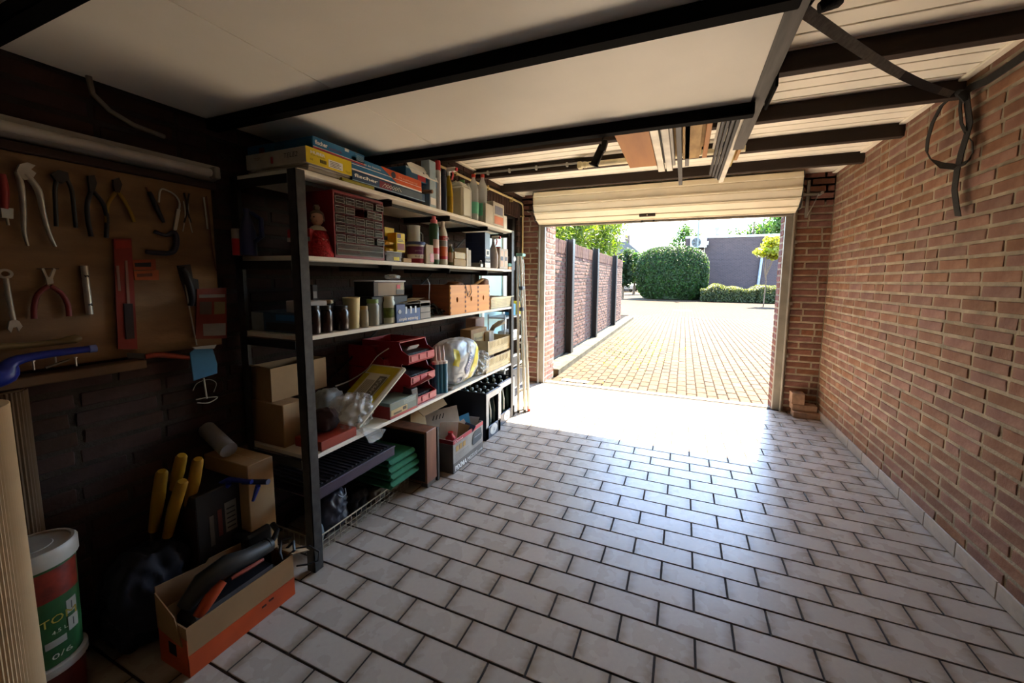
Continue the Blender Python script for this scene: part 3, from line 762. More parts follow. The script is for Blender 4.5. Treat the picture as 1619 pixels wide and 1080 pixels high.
# ------------------------------------------------------------------ shelving unit
random.seed(21)
XF = -1.40
S4, S3, S2, S1 = 1.67, 1.336, 1.0125, .5075
SY0, SY1 = 1.062, 3.06
m_board = mat('white_melamine', 'e2dccd', .45, var=.03, scale=5)
m_post = mat('grey_black_angle_iron', '3c3a38', .55, metal=.3, var=.12, scale=30)
sh = thing('shelving_unit', 'long metal shelving unit with four white boards against the left wall', 'shelving unit', (0, 0, 0))
for z in (S4, S3, S2, S1):
    b = MB(); b.cham(XL+.02, XF, SY0, SY1, z-.018, z, .0015); b.obj('shelf_board', m_board, sh)
    b = MB(); b.box(XF-.09, XF-.087, SY0+.03, SY1-.03, z-.034, z-.018); b.obj('shelf_runner', m_black, sh)
for y, sg in ((SY0-.012, 1), (SY1-.002, -1)):
    for x, sx in ((XF+.002, -1), (XL+.03, 1)):
        b = MB(); b.box(min(x, x+sx*.045), max(x, x+sx*.045), y, y+.003*sg if sg > 0 else y+.003, 0, S4-.004); b.box(min(x, x+sx*.003), max(x, x+sx*.003), min(y, y+sg*.04), max(y, y+sg*.04), 0, S4-.004)
        b.obj('post', m_post, sh)
    for z in (S4, S3, S2, S1):
        b = MB(); b.box(XL+.04, XF-.045, y, y+.003, z-.055, z-.02); b.obj('end_rail', m_black, sh)
for z in (S4, S3):
    for px in (617, 709, 769):
        y = along(px, XF-.03, z-.03); b = MB(); b.box(XL+.03, XF-.02, y, y+.003, z-.05, z-.018); b.box(XL+.03, XF-.02, y-.025, y, z-.021, z-.018); b.obj('cross_brace', m_black, sh)
b = MB(); b.tube([(XL+.028, 1.2, .5), (XL+.028, 2.9, 1.6)], .006); b.obj('cross_brace', m_black, sh)

# ------------------------------------------------------------------ item helpers (local frame: x=0 front, y=0 near end, z=0 base)
def rad(pxw, X, Y, z):
    return pxw*proj((X, Y, z))[2]/CAM_F/2
def carton(name, label, cat, px0, px1, py, z, mt, dx=.2, X=XF, group=None, rot=0, top=None, bevel=0, y0=None, dy=None, dz=None, part='body', lid=False):
    y0 = along(px0, X, z) if y0 is None else y0
    dy = (along(px1, X, z)-y0) if dy is None else dy
    dz = height(py, X, y0)-z if dz is None else dz
    t = thing(name, label, cat, (X, y0, z), rot, group); t['s'] = (dx, dy, dz)
    b = MB(); b.cham(-dx, 0, 0, dy, 0, dz, min(.0025, dz*.1)); b.obj(part, mt, t, bevel=bevel)
    if lid:
        b = MB(); b.box(-dx+.002, -.002, dy*.49, dy*.51, dz, dz+.0006); b.obj('tape', mat('parcel_tape', 'b09468', .35), t)
    return t
def fp(t, face, u0, u1, v0, v1, mt, name='printed_panel', d=.0012):
    dx, dy, dz = t['s']; b = MB()
    if face == 'F': b.box(0, d, u0*dy, u1*dy, v0*dz, v1*dz)
    elif face == 'E': b.box(-dx+u0*dx, -dx+u1*dx, -d, 0, v0*dz, v1*dz)
    elif face == 'T': b.box(-dx+u0*dx, -dx+u1*dx, v0*dy, v1*dy, dz, dz+d)
    return b.obj(name, mt, t)
def ft(t, txt, face, u, v, h, mt, w=None, d=.002, bold=.0, shear=0):
    dx, dy, dz = t['s']
    if face == 'F': return text(txt, t, (0, u*dy, v*dz), (0, 1, 0), (0, 0, 1), h*dz, mt, w*dy if w else None, depth=d, bold=bold, shear=shear)
    return text(txt, t, (-dx+u*dx, 0, v*dz), (1, 0, 0), (0, 0, 1), h*dz, mt, w*dx if w else None, depth=d, bold=bold, shear=shear)
WH = P('f0eee8', .5); BK = P('141414', .5)
def rev(name, label, cat, px, z, pyt, pxw, parts, X=None, group=None, back=.0, n=20, sx=1, sy=1, H=None, Y=None):
    """turned item: parts = [(part name, [(r, z) fractions], material)]"""
    x = (XF-.05 if X is None else X)-back
    for _ in range(3):
        y = along(px, x, z) if Y is None else Y
        r = rad(pxw, x, y, z+.05)
        if X is None: x = XF-.008-r*sx-back
    h = (height(pyt, x, y)-z) if H is None else H
    t = thing(name, label, cat, (x, y, z), 0, group)
    t['r'] = r; t['h'] = h
    for pn, pr, mt in parts:
        b = MB(); b.lathe([(a*r, c*h) for a, c in pr], n=n, sx=sx, sy=sy); b.obj(pn, mt, t)
    return t
cyl_ = lambda r, a, c: [(r, a), (r, c)]
def glassmat(name, col, rough=.08, a=.35):
    m = mat(name, col, rough, var=.01, alpha=a, spec=.8); return m

m_card = mat('cardboard', 'a2825c', .85, var=.06, scale=5, bump=.06, bscale=40)
m_cardi = mat('cardboard_inner', '8b6e4c', .9, var=.06, scale=5)
m_blue = P('1f6f9f', .35); m_blue2 = P('1c3f66', .35); m_navy = P('16233f', .4); m_red = P('b3202a', .4); m_yel = P('dcc21a', .4); m_orange = P('d8541c', .4)
m_clear = mat('clear_plastic', 'dfe6e6', .12, var=.01, alpha=.25, spec=.7)
m_pet = mat('ribbed_clear_plastic', 'dfe6e6', .12, var=.01, alpha=.42, spec=.7)
m_clear2 = mat('milky_plastic', 'dfe3dc', .35, var=.02, alpha=.75)

# ------------------------------------------------------------------ top shelf
Z4 = S4+.001
# flat pile under the grey box
for i in range(4):
    x0 = random.uniform(0, .01)
    t = MB(); t.cham(-.38, x0-.02, 0, .27, 0, .007, .001)
    t.obj('flat_board', P('c9c2b4', .7), loc=(XF, SY0+.05+random.uniform(0, .015), Z4+i*.0075), label=['lowest thin whitish board under the yellow-fronted carton', 'second lowest thin whitish board under the yellow-fronted carton', 'third thin whitish board up under the yellow-fronted carton', 'topmost thin whitish board under the yellow-fronted carton'][i], cat='board', group='thin boards at the near end of the top shelf')
Zb = Z4+.031
t = carton('carton', 'grey and yellow carton on the thin boards, near end of the top shelf', 'box', 484, 556, 220, Zb, P('b5aea2', .6), dx=.36, dz=.062)
fp(t, 'F', 0, 1, 0, 1, m_yel, 'yellow_front')
ft(t, 'HUBER', 'F', .09, .64, .17, WH, .30, d=.0022, bold=.03)
ft(t, 'Tele Systems', 'F', .09, .52, .07, BK, .3, d=.0022)
ft(t, 'CE', 'F', .07, .2, .11, BK, .06, d=.0022); ft(t, 'TELE2', 'F', .84, .1, .13, BK, .12, d=.0022)
fp(t, 'F', .46, .78, .13, .62, WH, 'sticker', .002)
for i in range(4): fp(t, 'F', .49, .74-.04*(i % 2), .2+i*.1, .23+i*.1, BK, 'print_line', .0026)
for i in range(7): fp(t, 'F', .28+i*.02, .29+i*.02, .2, .42, BK, 'barcode_bar', .0022)
ft(t, 'TELE2', 'E', .66, .42, .3, BK, .22, shear=.2); ft(t, 'TOP', 'E', .16, .5, .2, P('8a6a40', .6), .1)
fp(t, 'E', .44, .47, .2, .6, m_red, 'red_mark')
t = carton('carton', 'large flat blue carton lying topmost on the grey and yellow carton', 'box', 495, 577, 197, Zb+.0635, m_blue, dx=.40, dz=.048)
ft(t, 'fischer', 'F', .03, .38, .34, WH, .22, bold=.03); ft(t, 'technik', 'F', .27, .34, .22, P('7c2c4c', .4), .25)
fp(t, 'F', 0, 1, 0, .14, P('9a2436', .4), 'red_stripe'); fp(t, 'F', .0, 1, .14, .18, WH, 'white_line')
for i in range(7): fp(t, 'F', .80+(i % 2)*.02, .97, .3+i*.08, .325+i*.08, P('8fb7c9', .5), 'print_line')
fp(t, 'F', .58, .66, .72, .98, P('cfd8d6', .5), 'sticker')
ft(t, 'fischer', 'E', .04, .25, .3, P('2c5078', .5), .16); ft(t, 'Dach', 'E', .45, .3, .4, P('3f6080', .5), .16); fp(t, 'E', .2, .28, .2, .7, P('60203c', .5), 'red_mark')
for i in range(6): fp(t, 'E', .78, .98, .25+i*.1, .28+i*.1, P('3f7a9a', .5), 'print_line')
t = carton('carton', 'thin olive and yellow carton at the front edge under the blue cartons', 'box', 541, 592, 283, Z4, P('8f8a22', .5), dx=.2, dz=.014)
t = carton('carton', 'long dark blue carton with white lettering lying on the top shelf edge', 'box', 557, 672, 268, Z4+.016, m_blue2, dx=.34, dz=.042)
ft(t, 'fischer', 'F', .02, .42, .34, WH, .28, bold=.03); fp(t, 'F', .32, .48, .1, .85, P('7a2440', .4), 'red_panel')
fp(t, 'F', .5, .95, .12, .88, P('4b5d6c', .5), 'picture_panel'); fp(t, 'F', 0, 1, 0, .07, P('8fb7c9', .5), 'pale_line')
for i in range(6):
    b = MB(); b.tube([(.003, .18+i*.018, .01), (.003, .2+i*.02, .028), (.003, .215+i*.02, .012)], .0012, 4); b.obj('drawn_line', WH, t)
t = carton('carton', 'long blue and orange carton with white underside on the dark blue carton', 'box', 556, 666, 240, Z4+.06, m_blue, dx=.3, dz=.062)
dx, dy, dz = t['s']
b = MB(); b.prism([(.0015, dy*.36, dz), (.0015, dy*.62, 0), (.0015, dy, 0), (.0015, dy, dz)], (.001, 0, 0)); b.obj('orange_panel', m_orange, t)
fp(t, 'F', 0, 1, .0, .10, WH, 'white_flap', .003); fp(t, 'F', 0, 1, .42, .45, WH, 'white_line', .0032)
b = MB(); b.cyl((.002, dy*.54, dz*.66), (.0035, dy*.54, dz*.66), .016, n=20); b.obj('round_emblem', m_navy, t)
ft(t, 'te en katten', 'F', .14, .6, .16, WH, .22, d=.003); ft(t, 'MultiMaterial', 'F', .62, .55, .15, P('f0b090', .5), .3, d=.004)
ft(t, 'fischer', 'E', .1, .3, .3, WH, .3)
t = carton('carton', 'pale blue and red carton behind the blue and orange one', 'box', 642, 691, 262, Z4+.123, P('3b6f96', .4), X=XF-.015, dx=.25, dz=.06)
fp(t, 'F', .35, .6, .1, .9, m_red, 'red_panel'); fp(t, 'F', 0, 1, .85, 1, P('b9cfdc', .5), 'pale_line')
t = carton('carton', 'plain brown carton beside the near end of the tall narrow carton', 'box', 647, 684, 300, Z4, m_card, X=XF-.06, dx=.22, dz=.092)
# white leaflet with holes lying over it
t = thing('perforated_sheet', 'white sheet with punched holes lying tilted on the cartons of the top shelf', 'sheet', (XF+.004, along(650, XF, 1.86), Z4+.150), (0, 1.0, .0))
b = MB(); b.cham(-.085, .0, 0, .24, 0, .002, .0005); b.obj('sheet', WH, t)
b = MB()
for i in range(3): b.cyl((-.03-.008*i, .12+.035*i, .002), (-.03-.008*i, .12+.035*i, .0026), .006, n=10)
b.obj('holes', m_dark, t)
b = MB(); y = along(664, XF-.03, 1.73); b.cyl((XF-.2, y, Z4+.08), (XF+.02, y+.05, Z4+.08), .011, n=12)
b.v = [(x-XF, yy-y, zz-Z4-.08) for x, yy, zz in b.v]
b.obj('wooden_dowel', mat('old_wood', '7a5a42', .8, var=.12, scale=12, stretch=(.3, 3, 3)), loc=(XF, y, Z4+.08+.002), label='short brown round stick poking out over the top shelf edge', cat='stick')
t = carton('tall_carton', 'tall narrow pale blue carton standing on the top shelf', 'box', 680, 690, 252, Z4, P('9fb6c4', .5), dx=.06)
fp(t, 'F', .1, .9, .05, .2, WH, 'label')
t = rev('spray_can', 'slim white spray can with red cap on the top shelf', 'spray can', 693, Z4, 254, 9, [('can', [(.9, 0), (1, .01), (1, .78), (.9, .8)], P('cfccc9', .4)), ('cap', [(.95, .8), (.95, .985), (.85, 1)], m_red)])
t = rev('spray_can', 'dark blue spray can beside the red-capped white can', 'spray can', 702, Z4, 268, 9, [('can', [(.9, 0), (1, .01), (1, .82), (.7, .86)], m_navy), ('cap', [(.85, .86), (.85, .98), (.7, 1)], P('1a2038', .4))])
def trigger(t, h, col1, col2, s=1):
    b = MB(); b.cyl((0, 0, h*.80), (0, 0, h*.88), .011*s, n=12); b.cham(-.012*s, .055*s, -.011*s, .011*s, h*.88, h*.88+.026*s, .004*s); b.obj('spray_head', col1, t)
    b = MB(); b.cham(.05*s, .066*s, -.009*s, .009*s, h*.885, h*.885+.02*s, .002); b.obj('nozzle', col2, t)
    b = MB(); b.ribbon([(.03*s, 0, h*.88), (.034*s, 0, h*.88-.02*s), (.024*s, 0, h*.88-.05*s)], .014*s, (0, 1, 0), th=.002); b.obj('trigger_lever', col2, t)
t = rev('spray_bottle', 'yellow spray bottle with white and red trigger on the top shelf', 'spray bottle', 710, Z4, 263, 14, [('bottle', [(.8, 0), (1, .03), (1, .4), (.75, .62), (.35, .76), (.32, .8)], P('d8b51c', .35)), ('label', [(1.01, .08), (1.01, .36)], P('c9a016', .5))], sy=.65)
trigger(t, t['h'], WH, m_red)
t = thing('jerrycan', 'milky white jerrycan with green cap standing on the top shelf', 'jerrycan', (XF-.075, along(726, XF-.075, Z4), Z4))
hh = height(283, XF-.02, t.location.y)-Z4
mj = mat('milky_hdpe', 'cfd2c4', .4, var=.03, scale=4)
b = MB(); b.cham(-.065, .065, -.058, .058, 0, hh*.80, .012); b.prism([(-.06, -.05, hh*.79), (.06, -.05, hh*.79), (.025, -.03, hh*.93), (-.0, -.03, hh*.93)], (0, .1, 0)); b.obj('can_body', mj, t, bevel=.006)
b = MB(); b.cyl((.012, .02, hh*.92), (.012, .02, hh*1.0), .02, n=16); b.obj('green_cap', P('3d7a3c', .4), t)
b = MB(); b.tube([(-.055, 0, hh*.78), (-.05, 0, hh*.92), (-.02, 0, hh*.95)], .010); b.obj('handle', mj, t)
ribs = [(1, .02)]
for i in range(14): ribs += [(1, .04+i*.05), (.93, .06+i*.05)]
t = rev('ribbed_bottle', 'ribbed clear bottle between the jerrycan and the water bottles', 'bottle', 740, Z4, 290, 12, [('bottle', ribs+[(.95, .80), (.6, .89), (.4, .93), (.4, .96)], m_clear2), ('cap', [(.4, .96), (.4, 1)], P('b8bcb4', .4))])
for px, lb in ((749, 'clear ribbed water bottle with red cap and green band, left of two'), (763, 'clear ribbed water bottle with red cap and green band, right of two')):
    rb = [(.88, 0), (1, .02), (1, .14)]
    for i in range(5): rb += [(.96, .42+i*.05), (1, .44+i*.05)]
    t = rev('water_bottle', lb, 'bottle', px, Z4, 276, 15, [('bottle', rb+[(1, .68), (.93, .76), (.6, .84), (.36, .90), (.36, .94)], m_pet), ('green_band', [(1.02, .15), (1.02, .40)], P('5fb394', .5)), ('cap', [(.4, .935), (.4, 1)], P('c0392b', .4)), ('water', [(.9, .02), (.9, .14)], m_clear)], group='two clear water bottles')
for px0, px1, py, lb, cm in ((768, 780, 321, 'grey-white flat square canister with dark cap on the top shelf', m_navy), (780, 797, 318, 'grey-white flat square canister with flame picture on its side', P('cfc9bd', .5))):
    t = carton('canister', lb, 'canister', px0, px1, py, Z4, P('b9b3a6', .5), dx=.11)
    dx, dy, dz = t['s']; b = MB(); b.cyl((-.055, dy*.5, dz), (-.055, dy*.5, dz+.02), .016, n=14); b.obj('cap', cm, t)
    b = MB(); b.cham(-dx+.006, -.006, .004, dy-.004, dz-.001, dz+.004, .001); b.obj('rim', P('a39d92', .4, metal=.4), t)
    if px1 > 790: fp(t, 'F', .1, .9, .08, .42, P('c7704a', .5), 'flame_picture'); fp(t, 'F', .15, .85, .5, .85, P('6a6f86', .5), 'blue_text_panel')

# ------------------------------------------------------------------ upper middle shelf
Z3 = S3+.001
t = rev('paint_tin', 'small tin, white above and red below, at the shelf end by the dark jug', 'tin', 377, Z3, 362, 15, [('can', [(1, 0), (1, .62)], m_red), ('label', [(1.0, .62), (1.0, .95), (.9, 1)], P('8f8a80', .5))], X=-1.70)
t = rev('watering_jug', 'dark blue plastic jug at the near end of the upper middle shelf', 'jug', 394, Z3, 330, 22, [('jug_body', [(1, 0), (1, .5), (.7, .72), (.4, .85), (.45, 1)], P('1d2550', .4))], X=-1.66)
b = MB(); b.tube([(.03, 0, t['h']*.9), (.085, 0, t['h']*.75), (.085, 0, t['h']*.4), (.045, 0, t['h']*.3)], .009); b.obj('handle', P('1d2550', .4), t)
t = carton('carton', 'dark anchor-plug box with grey label under the red one', 'box', 0, 0, 0, Z3, P('2b2022', .5), X=-1.45, dx=.13, y0=1.15, dy=.13, dz=.062)
fp(t, 'E', .55, .8, .1, .9, P('77736c', .5), 'label'); fp(t, 'E', .82, .97, .1, .7, P('4a4440', .5), 'picture')
t = carton('carton', 'red and white plug box on top of the dark plug box behind the post', 'box', 0, 0, 0, Z3+.063, m_red, X=-1.45, dx=.135, y0=1.14, dy=.13, dz=.052)
fp(t, 'E', 0, 1, .0, .34, P('b9b4ad', .5), 'white_strip'); ft(t, 'fischer', 'E', .45, .07, .2, BK, .5)
# knitted doll
t = thing('doll', 'small doll with grey bun and red crocheted dress in front of the drawer cabinet', 'doll', (XF-.065, along(504, XF-.065, Z3), Z3))
dh = height(323, XF-.06, t.location.y)-Z3; rd = dh*.27
m_wool = mat('red_wool', 'b02428', .95, var=.18, scale=60, bump=.8, bscale=120)
prf = []
for i in range(9):
    z_ = i/8*.52; prf.append((rd*(1.05-.62*(i/8)**1.15)+(.004 if i % 2 else 0), z_*dh))
b = MB(); b.lathe([(rd*.9, 0)]+prf, n=22); b.obj('dress', m_wool, t)
b = MB(); b.lathe([(.30*rd, .50*dh), (.52*rd, .53*dh), (.62*rd, .50*dh), (.4*rd, .58*dh), (.22*rd, .60*dh)], n=16, close=False); b.obj('collar', P('b0a08c', .8), t)
m_skin = mat('doll_skin', 'c79a7c', .6)
b = MB(); b.lathe([(.02*rd, .57*dh), (.2*rd, .60*dh), (.36*rd, .66*dh), (.43*rd, .72*dh), (.38*rd, .80*dh), (.2*rd, .85*dh), (.02*rd, .86*dh)], n=16); b.lathe([(.16*rd, .5*dh), (.15*rd, .62*dh)], n=10)
hd_ = b.obj('head', m_skin, t)
b = MB()
for s in (-1, 1): b.lathe([(.001, 0), (.0035, .002), (.0035, .004), (.001, .006)], (.30*rd, -.28*rd+s*.012-.0*rd, .73*dh), 8)
b.lathe([(.001, 0), (.003, .001), (.003, .0025), (.001, .003)], (.31*rd, -.3*rd, .665*dh), 8)
b.obj('face_features', P('402020', .5), hd_)
m_hair = mat('doll_hair', '7d6d5c', .9, bump=.5, bscale=150)
b = MB(); b.lathe([(.5*rd, .68*dh), (.49*rd, .76*dh), (.42*rd, .85*dh), (.2*rd, .90*dh), (.01, .91*dh)], (-.12*rd, .1*rd, 0), n=16, close=False); b.lathe([(.02*rd, .88*dh), (.2*rd, .90*dh), (.24*rd, .95*dh), (.14*rd, .99*dh), (.01, 1.0*dh)], (-.05*rd, .03*rd, 0), n=14)
b.obj('hair', m_hair, t)
for s in (-1, 1):
    b = MB(); b.tube([(0, s*.3*rd, .5*dh), (.35*rd, s*.5*rd, .38*dh), (.62*rd, s*.2*rd, .33*dh)], [.2*rd, .17*rd, .12*rd], 8); b.obj('sleeve', m_wool, t)
    b = MB(); b.tube([(.6*rd, s*.22*rd, .335*dh), (.72*rd, s*.1*rd, .32*dh)], [.08*rd, .06*rd], 8); b.obj('hand', m_skin, t)
# red drawer cabinet
y0 = along(531, XF, Z3); y1 = along(609, XF, Z3); ch = height(299, XF, y0)-Z3
t = thing('drawer_cabinet', 'dark red small-parts cabinet with rows of clear drawers', 'drawer cabinet', (XF-.004, y0, Z3))
m_cab = P('7c1a22', .4); W_ = y1-y0; D_ = .17
b = MB()
b.cham(-D_, 0, 0, .007, 0, ch, .001); b.cham(-D_, 0, W_-.007, W_, 0, ch, .001); b.box(-D_, 0, .007, W_-.007, 0, .012); b.box(-D_, 0, .007, W_-.007, ch-.010, ch); b.box(-D_, -D_+.005, .007, W_-.007, .01, ch-.01)
rows = 5; bot = .012+ch*.2; rh = (ch-.012-bot)/rows; cw = (W_-.014)/5
for r_ in range(rows+1): b.box(-D_, -.004, .007, W_-.007, bot+r_*rh-.0018, bot+r_*rh)
for c_ in range(1, 5): b.box(-D_, -.006, .007+c_*cw-.001, .007+c_*cw+.001, bot, ch-.01)
b.obj('cabinet_frame', m_cab, t)
m_drw = mat('clear_drawer', '6a6460', .2, var=.03, alpha=.35)
m_rim = mat('drawer_rim', 'a8a39c', .3, alpha=.75)
def drawer(c_, r_, out, yy, zz, w, h):
    b = MB(); b.box(-D_+.02, .0, .001, .003, .001, h*.75); b.box(-D_+.02, .0, w-.003, w-.001, .001, h*.75); b.box(-D_+.02, 0, .001, w-.001, .001, .003); b.cham(-.002, .001, .0015, w-.0015, .001, h-.003, .0004)
    b.v = [(x+out, y+yy, z+zz) for x, y, z in b.v]; o = b.obj('drawer', m_drw, t)
    b = MB(); b.box(.0, .004, .002, w-.002, h*.47, h*.52); b.box(.001, .002, .001, w-.001, h-.0055, h-.003); b.box(.001, .002, .001, .003, .002, h-.003); b.box(.001, .002, w-.003, w-.001, .002, h-.003); b.box(.001, .002, .001, w-.001, .001, .003)
    b.v = [(x+out, y+yy, z+zz) for x, y, z in b.v]; b.obj('drawer_pull', m_rim, o)
    b = MB(); hh_ = h*random.uniform(.15, .55)
    b.box(-D_+.03, -.012, .004, w-.004, .003, hh_); b.v = [(x+out, y+yy, z+zz) for x, y, z in b.v]
    b.obj('drawer_contents', random.choice([P('4a4642', .6), P('6b625a', .6, metal=.4), P('3a3230', .6), P('5d5448', .6)]), o)
for r_ in range(rows):
    for c_ in range(5):
        if (r_, c_) == (3, 2): continue
        drawer(c_, r_, .012 if (r_, c_) in ((4, 4), (0, 4), (3, 3)) else 0, .0095+c_*cw, bot+r_*rh+.002, cw-.006, rh-.008)
drawer(0, 0, .002, .0085, .012, W_-.017, bot-.015)
# yellow bins and boxes
for k, (pyt, zz) in enumerate(((0, Z3+.052), (0, Z3+.085))):
    y0 = along(609, XF-.03, zz); t = thing('stacking_bin', ['small yellow open bin, lower of two on the clear tub', 'small yellow open bin, upper of two beside the drawer cabinet'][k], 'bin', (XF-.035, y0+.002, zz))
    w = .062; pts = [(-.09, 0, 0), (0, 0, 0), (.012, 0, .014), (-.02, 0, .030), (-.09, 0, .030)]
    b = MB(); b.prism(pts, (0, .002, 0)); b.prism([(x, w-.002, z) for x, _, z in pts], (0, .002, 0)); b.box(-.09, 0, 0, w, 0, .002); b.prism([(0, 0, 0), (.012, 0, .014), (.010, 0, .014), (-.002, 0, 0)], (0, w, 0)); b.box(-.09, -.088, 0, w, 0, .03)
    b.obj('bin_shell', P('e0b41a', .4), t)
    b = MB(); b.cham(.010, .014, w*.3, w*.7, .003, .012, .0005); b.obj('label_holder', P('e0b41a', .4), t)
t = carton('carton', 'yellow carton with a plant picture and hang tab beside the yellow bins', 'box', 627, 641, 343, Z3+.052, P('dcc01c', .45), X=XF-.012, dx=.06, dz=.10)
fp(t, 'F', .12, .5, .72, .95, P('6d5a60', .5), 'small_picture'); fp(t, 'F', .1, .9, .1, .45, P('8d4a38', .5), 'plant_picture'); fp(t, 'F', .15, .8, .55, .58, BK, 'print_line'); fp(t, 'F', .15, .7, .62, .65, BK, 'print_line')
dx, dy, dz = t['s']; b = MB(); b.box(-.058, -.057, -.02, .05, dz*.8, dz+.028); b.obj('hang_tab', P('e0c822', .5), t)
t = carton('clear_tub', 'clear plastic tub of screws with a yellow sticker below the yellow bins', 'tub', 611, 636, 384, Z3, m_clear, dx=.1, dz=.05)
fp(t, 'F', .45, .8, .1, .45, P('d8c820', .5), 'sticker'); dx, dy, dz = t['s']
b = MB(); b.box(-dx+.004, -.004, .004, dy-.004, .002, dz*.55); b.obj('contents', P('57534f', .5, metal=.4, bump=.8, bscale=200), t)
b = MB(); b.cham(-dx-.002, .002, -.002, dy+.002, dz-.003, dz+.0, .001); b.obj('lid', m_clear2, t)
t = carton('small_carton', 'little beige carton at the front edge between the tub and the paint bucket', 'box', 638, 651, 403, Z3, P('b99a72', .7), dx=.04, dz=.022)
t = carton('book', 'brown hardback standing at the back behind the plastic jug', 'book', 646, 668, 346, Z3, P('6b4a33', .7), X=XF-.16, dx=.03, dz=.15)
t = rev('measuring_jug', 'milky plastic measuring jug standing behind the paint bucket', 'jug', 655, Z3, 357, 20, [('jug_body', [(.85, 0), (.95, .3), (1, .97), (1.04, 1)], m_clear2)], X=XF-.10)
b = MB(); b.tube([(.02, t['r']*.9, t['h']*.85), (.02, t['r']*1.5, t['h']*.8), (.02, t['r']*1.5, t['h']*.4), (.02, t['r']*.95, t['h']*.3)], .004); b.obj('handle', m_clear2, t)
t = rev('paint_bucket', 'white bucket of ready filler with purple label and blue lid', 'bucket', 658, Z3, 383, 29, [('bucket', [(.86, 0), (.98, .9)], WH), ('purple_label', [(.95, .42), (.985, .78)], P('6a2a5c', .45)), ('red_label', [(.9, .02), (.925, .22)], P('8c1f3a', .45)), ('lid', [(1.04, .86), (1.04, .93), (1.0, 1)], P('3c4f8c', .4)), ('rim', [(1.03, .80), (1.03, .87)], P('d9d6d0', .4))])
t['s'] = (0, 0, 1)
r0 = t['r']; text('Roll 1', t, (r0*.55, -r0*.80, t['h']*.27), (.85, .5, 0), (0, 0, 1), .011, BK, r0*.7, depth=.002)
text('perfax', t, (r0*.55, -r0*.80, t['h']*.55), (.85, .5, 0), (0, 0, 1), .009, P('d8c8d8', .5), r0*.7, depth=.002)
t = carton('carton', 'grey-beige carton with red side beside the green bottle', 'box', 674, 686, 386, Z3, P('a8987f', .6), dx=.06)
fp(t, 'F', .5, 1, .1, .55, m_red, 'red_panel')
t = carton('carton', 'small white carton standing at the back of the upper middle shelf', 'box', 672, 677, 372, Z3, WH, X=XF-.1, dx=.02, dz=.13)
t = rev('detergent_bottle', 'green bottle with pink cap on the upper middle shelf', 'bottle', 687, Z3, 342, 17, [('bottle', [(.9, 0), (1, .03), (1, .80), (.93, .835), (.7, .85)], P('1f4a2a', .3)), ('cap', [(.72, .85), (.72, .925), (.42, .935), (.40, 1)], P('d0707a', .4))], sx=.8)
b = MB(); b.lathe([(1.02*t['r'], .1*t['h']), (1.02*t['r'], .52*t['h'])], n=24, sx=.8, close=False)
b.f, b.mi, b.sm = zip(*[(f, m_, s_) for f, m_, s_ in zip(b.f, b.mi, b.sm) if b.v[f[0]][0] > .3*t['r'] and b.v[f[0]][1] < .8*t['r']]); b.f = list(b.f); b.mi = list(b.mi); b.sm = list(b.sm)
b.obj('label', P('c9b2a6', .5), t)
b = MB(); b.lathe([(1.04*t['r'], .22*t['h']), (1.04*t['r'], .34*t['h'])], n=24, sx=.8, close=False); b.obj('red_label_band', m_red, t)
t = rev('cleaner_bottle', 'white bottle with red-topped orange label next to the green bottle', 'bottle', 701, Z3, 350, 16, [('bottle', [(.9, 0), (1, .03), (1, .70), (.85, .76), (.5, .86), (.38, .90), (.38, 1)], P('cfc8b8', .4)), ('red_band', [(1.02, .56), (1.02, .66)], P('b03030', .4)), ('orange_panel', [(1.02, .2), (1.02, .42)], P('c8683c', .5)), ('red_base_band', [(1.02, .13), (1.02, .2)], m_red), ('grey_text_band', [(1.015, .43), (1.015, .55)], P('8d8a86', .5))], sx=.75)
text('NAR', t, (t['r']*.6, -t['r']*.7, t['h']*.575), (.75, .65, 0), (0, 0, 1), .014, WH, t['r']*1.1, depth=.003, bold=.02)
t = rev('small_bottle', 'small clear bottle with pale label beside the white bottle', 'bottle', 713, Z3, 386, 8, [('bottle', [(1, 0), (1, .7), (.5, .85), (.5, .9)], P('5d6a48', .2)), ('label', [(1.03, .15), (1.03, .6)], P('b8b49a', .5)), ('cap', [(.6, .9), (.6, 1)], P('c9c4b4', .5))])
t = carton('carton', 'tan carton below the gold one on the upper middle shelf', 'box', 718, 737, 404, Z3, P('a58a55', .6), dx=.09, dz=.045)
t = carton('carton', 'gold carton stacked on the tan one', 'box', 719, 736, 389, Z3+.046, P('a88b2a', .45), dx=.08, dz=.045)
for k, (a, b_) in enumerate(((738, 741), (741, 745))):
    t = carton('booklet', ['thin white booklet beside the gold carton', 'thin cream booklet next to the dark blue carton'][k], 'booklet', a, b_, 392+k*3, Z3, P(['d8d4c6', 'bdb9a8'][k], .6), dx=.1)
t = carton('carton', 'crumpled whitish bag of plaster lying behind the gold carton', 'bag', 712, 734, 381, Z3, P('8f8274', .8, bump=.6, bscale=30), X=XF-.13, dx=.1, dz=.10)
t = carton('carton', 'tall dark blue carton with white base on the upper middle shelf', 'box', 767, 775, 367, Z3, P('1b2748', .4), dx=.17)
fp(t, 'F', 0, 1, 0, .14, WH, 'white_base'); fp(t, 'E', 0, 1, 0, .14, P('8f8c86', .5), 'grey_base'); fp(t, 'F', .15, .85, .33, .52, WH, 'sticker'); fp(t, 'F', 0, 1, .16, .28, P('22242c', .5), 'black_band')
ft(t, 'MAJOR', 'F', .1, .19, .05, WH, .8, d=.003); fp(t, 'F', .3, .7, .37, .48, BK, 'barcode', .002)
for i in range(5): fp(t, 'E', .05, .9, .2+i*.13, .204+i*.13, P('33405f', .5), 'print_line')
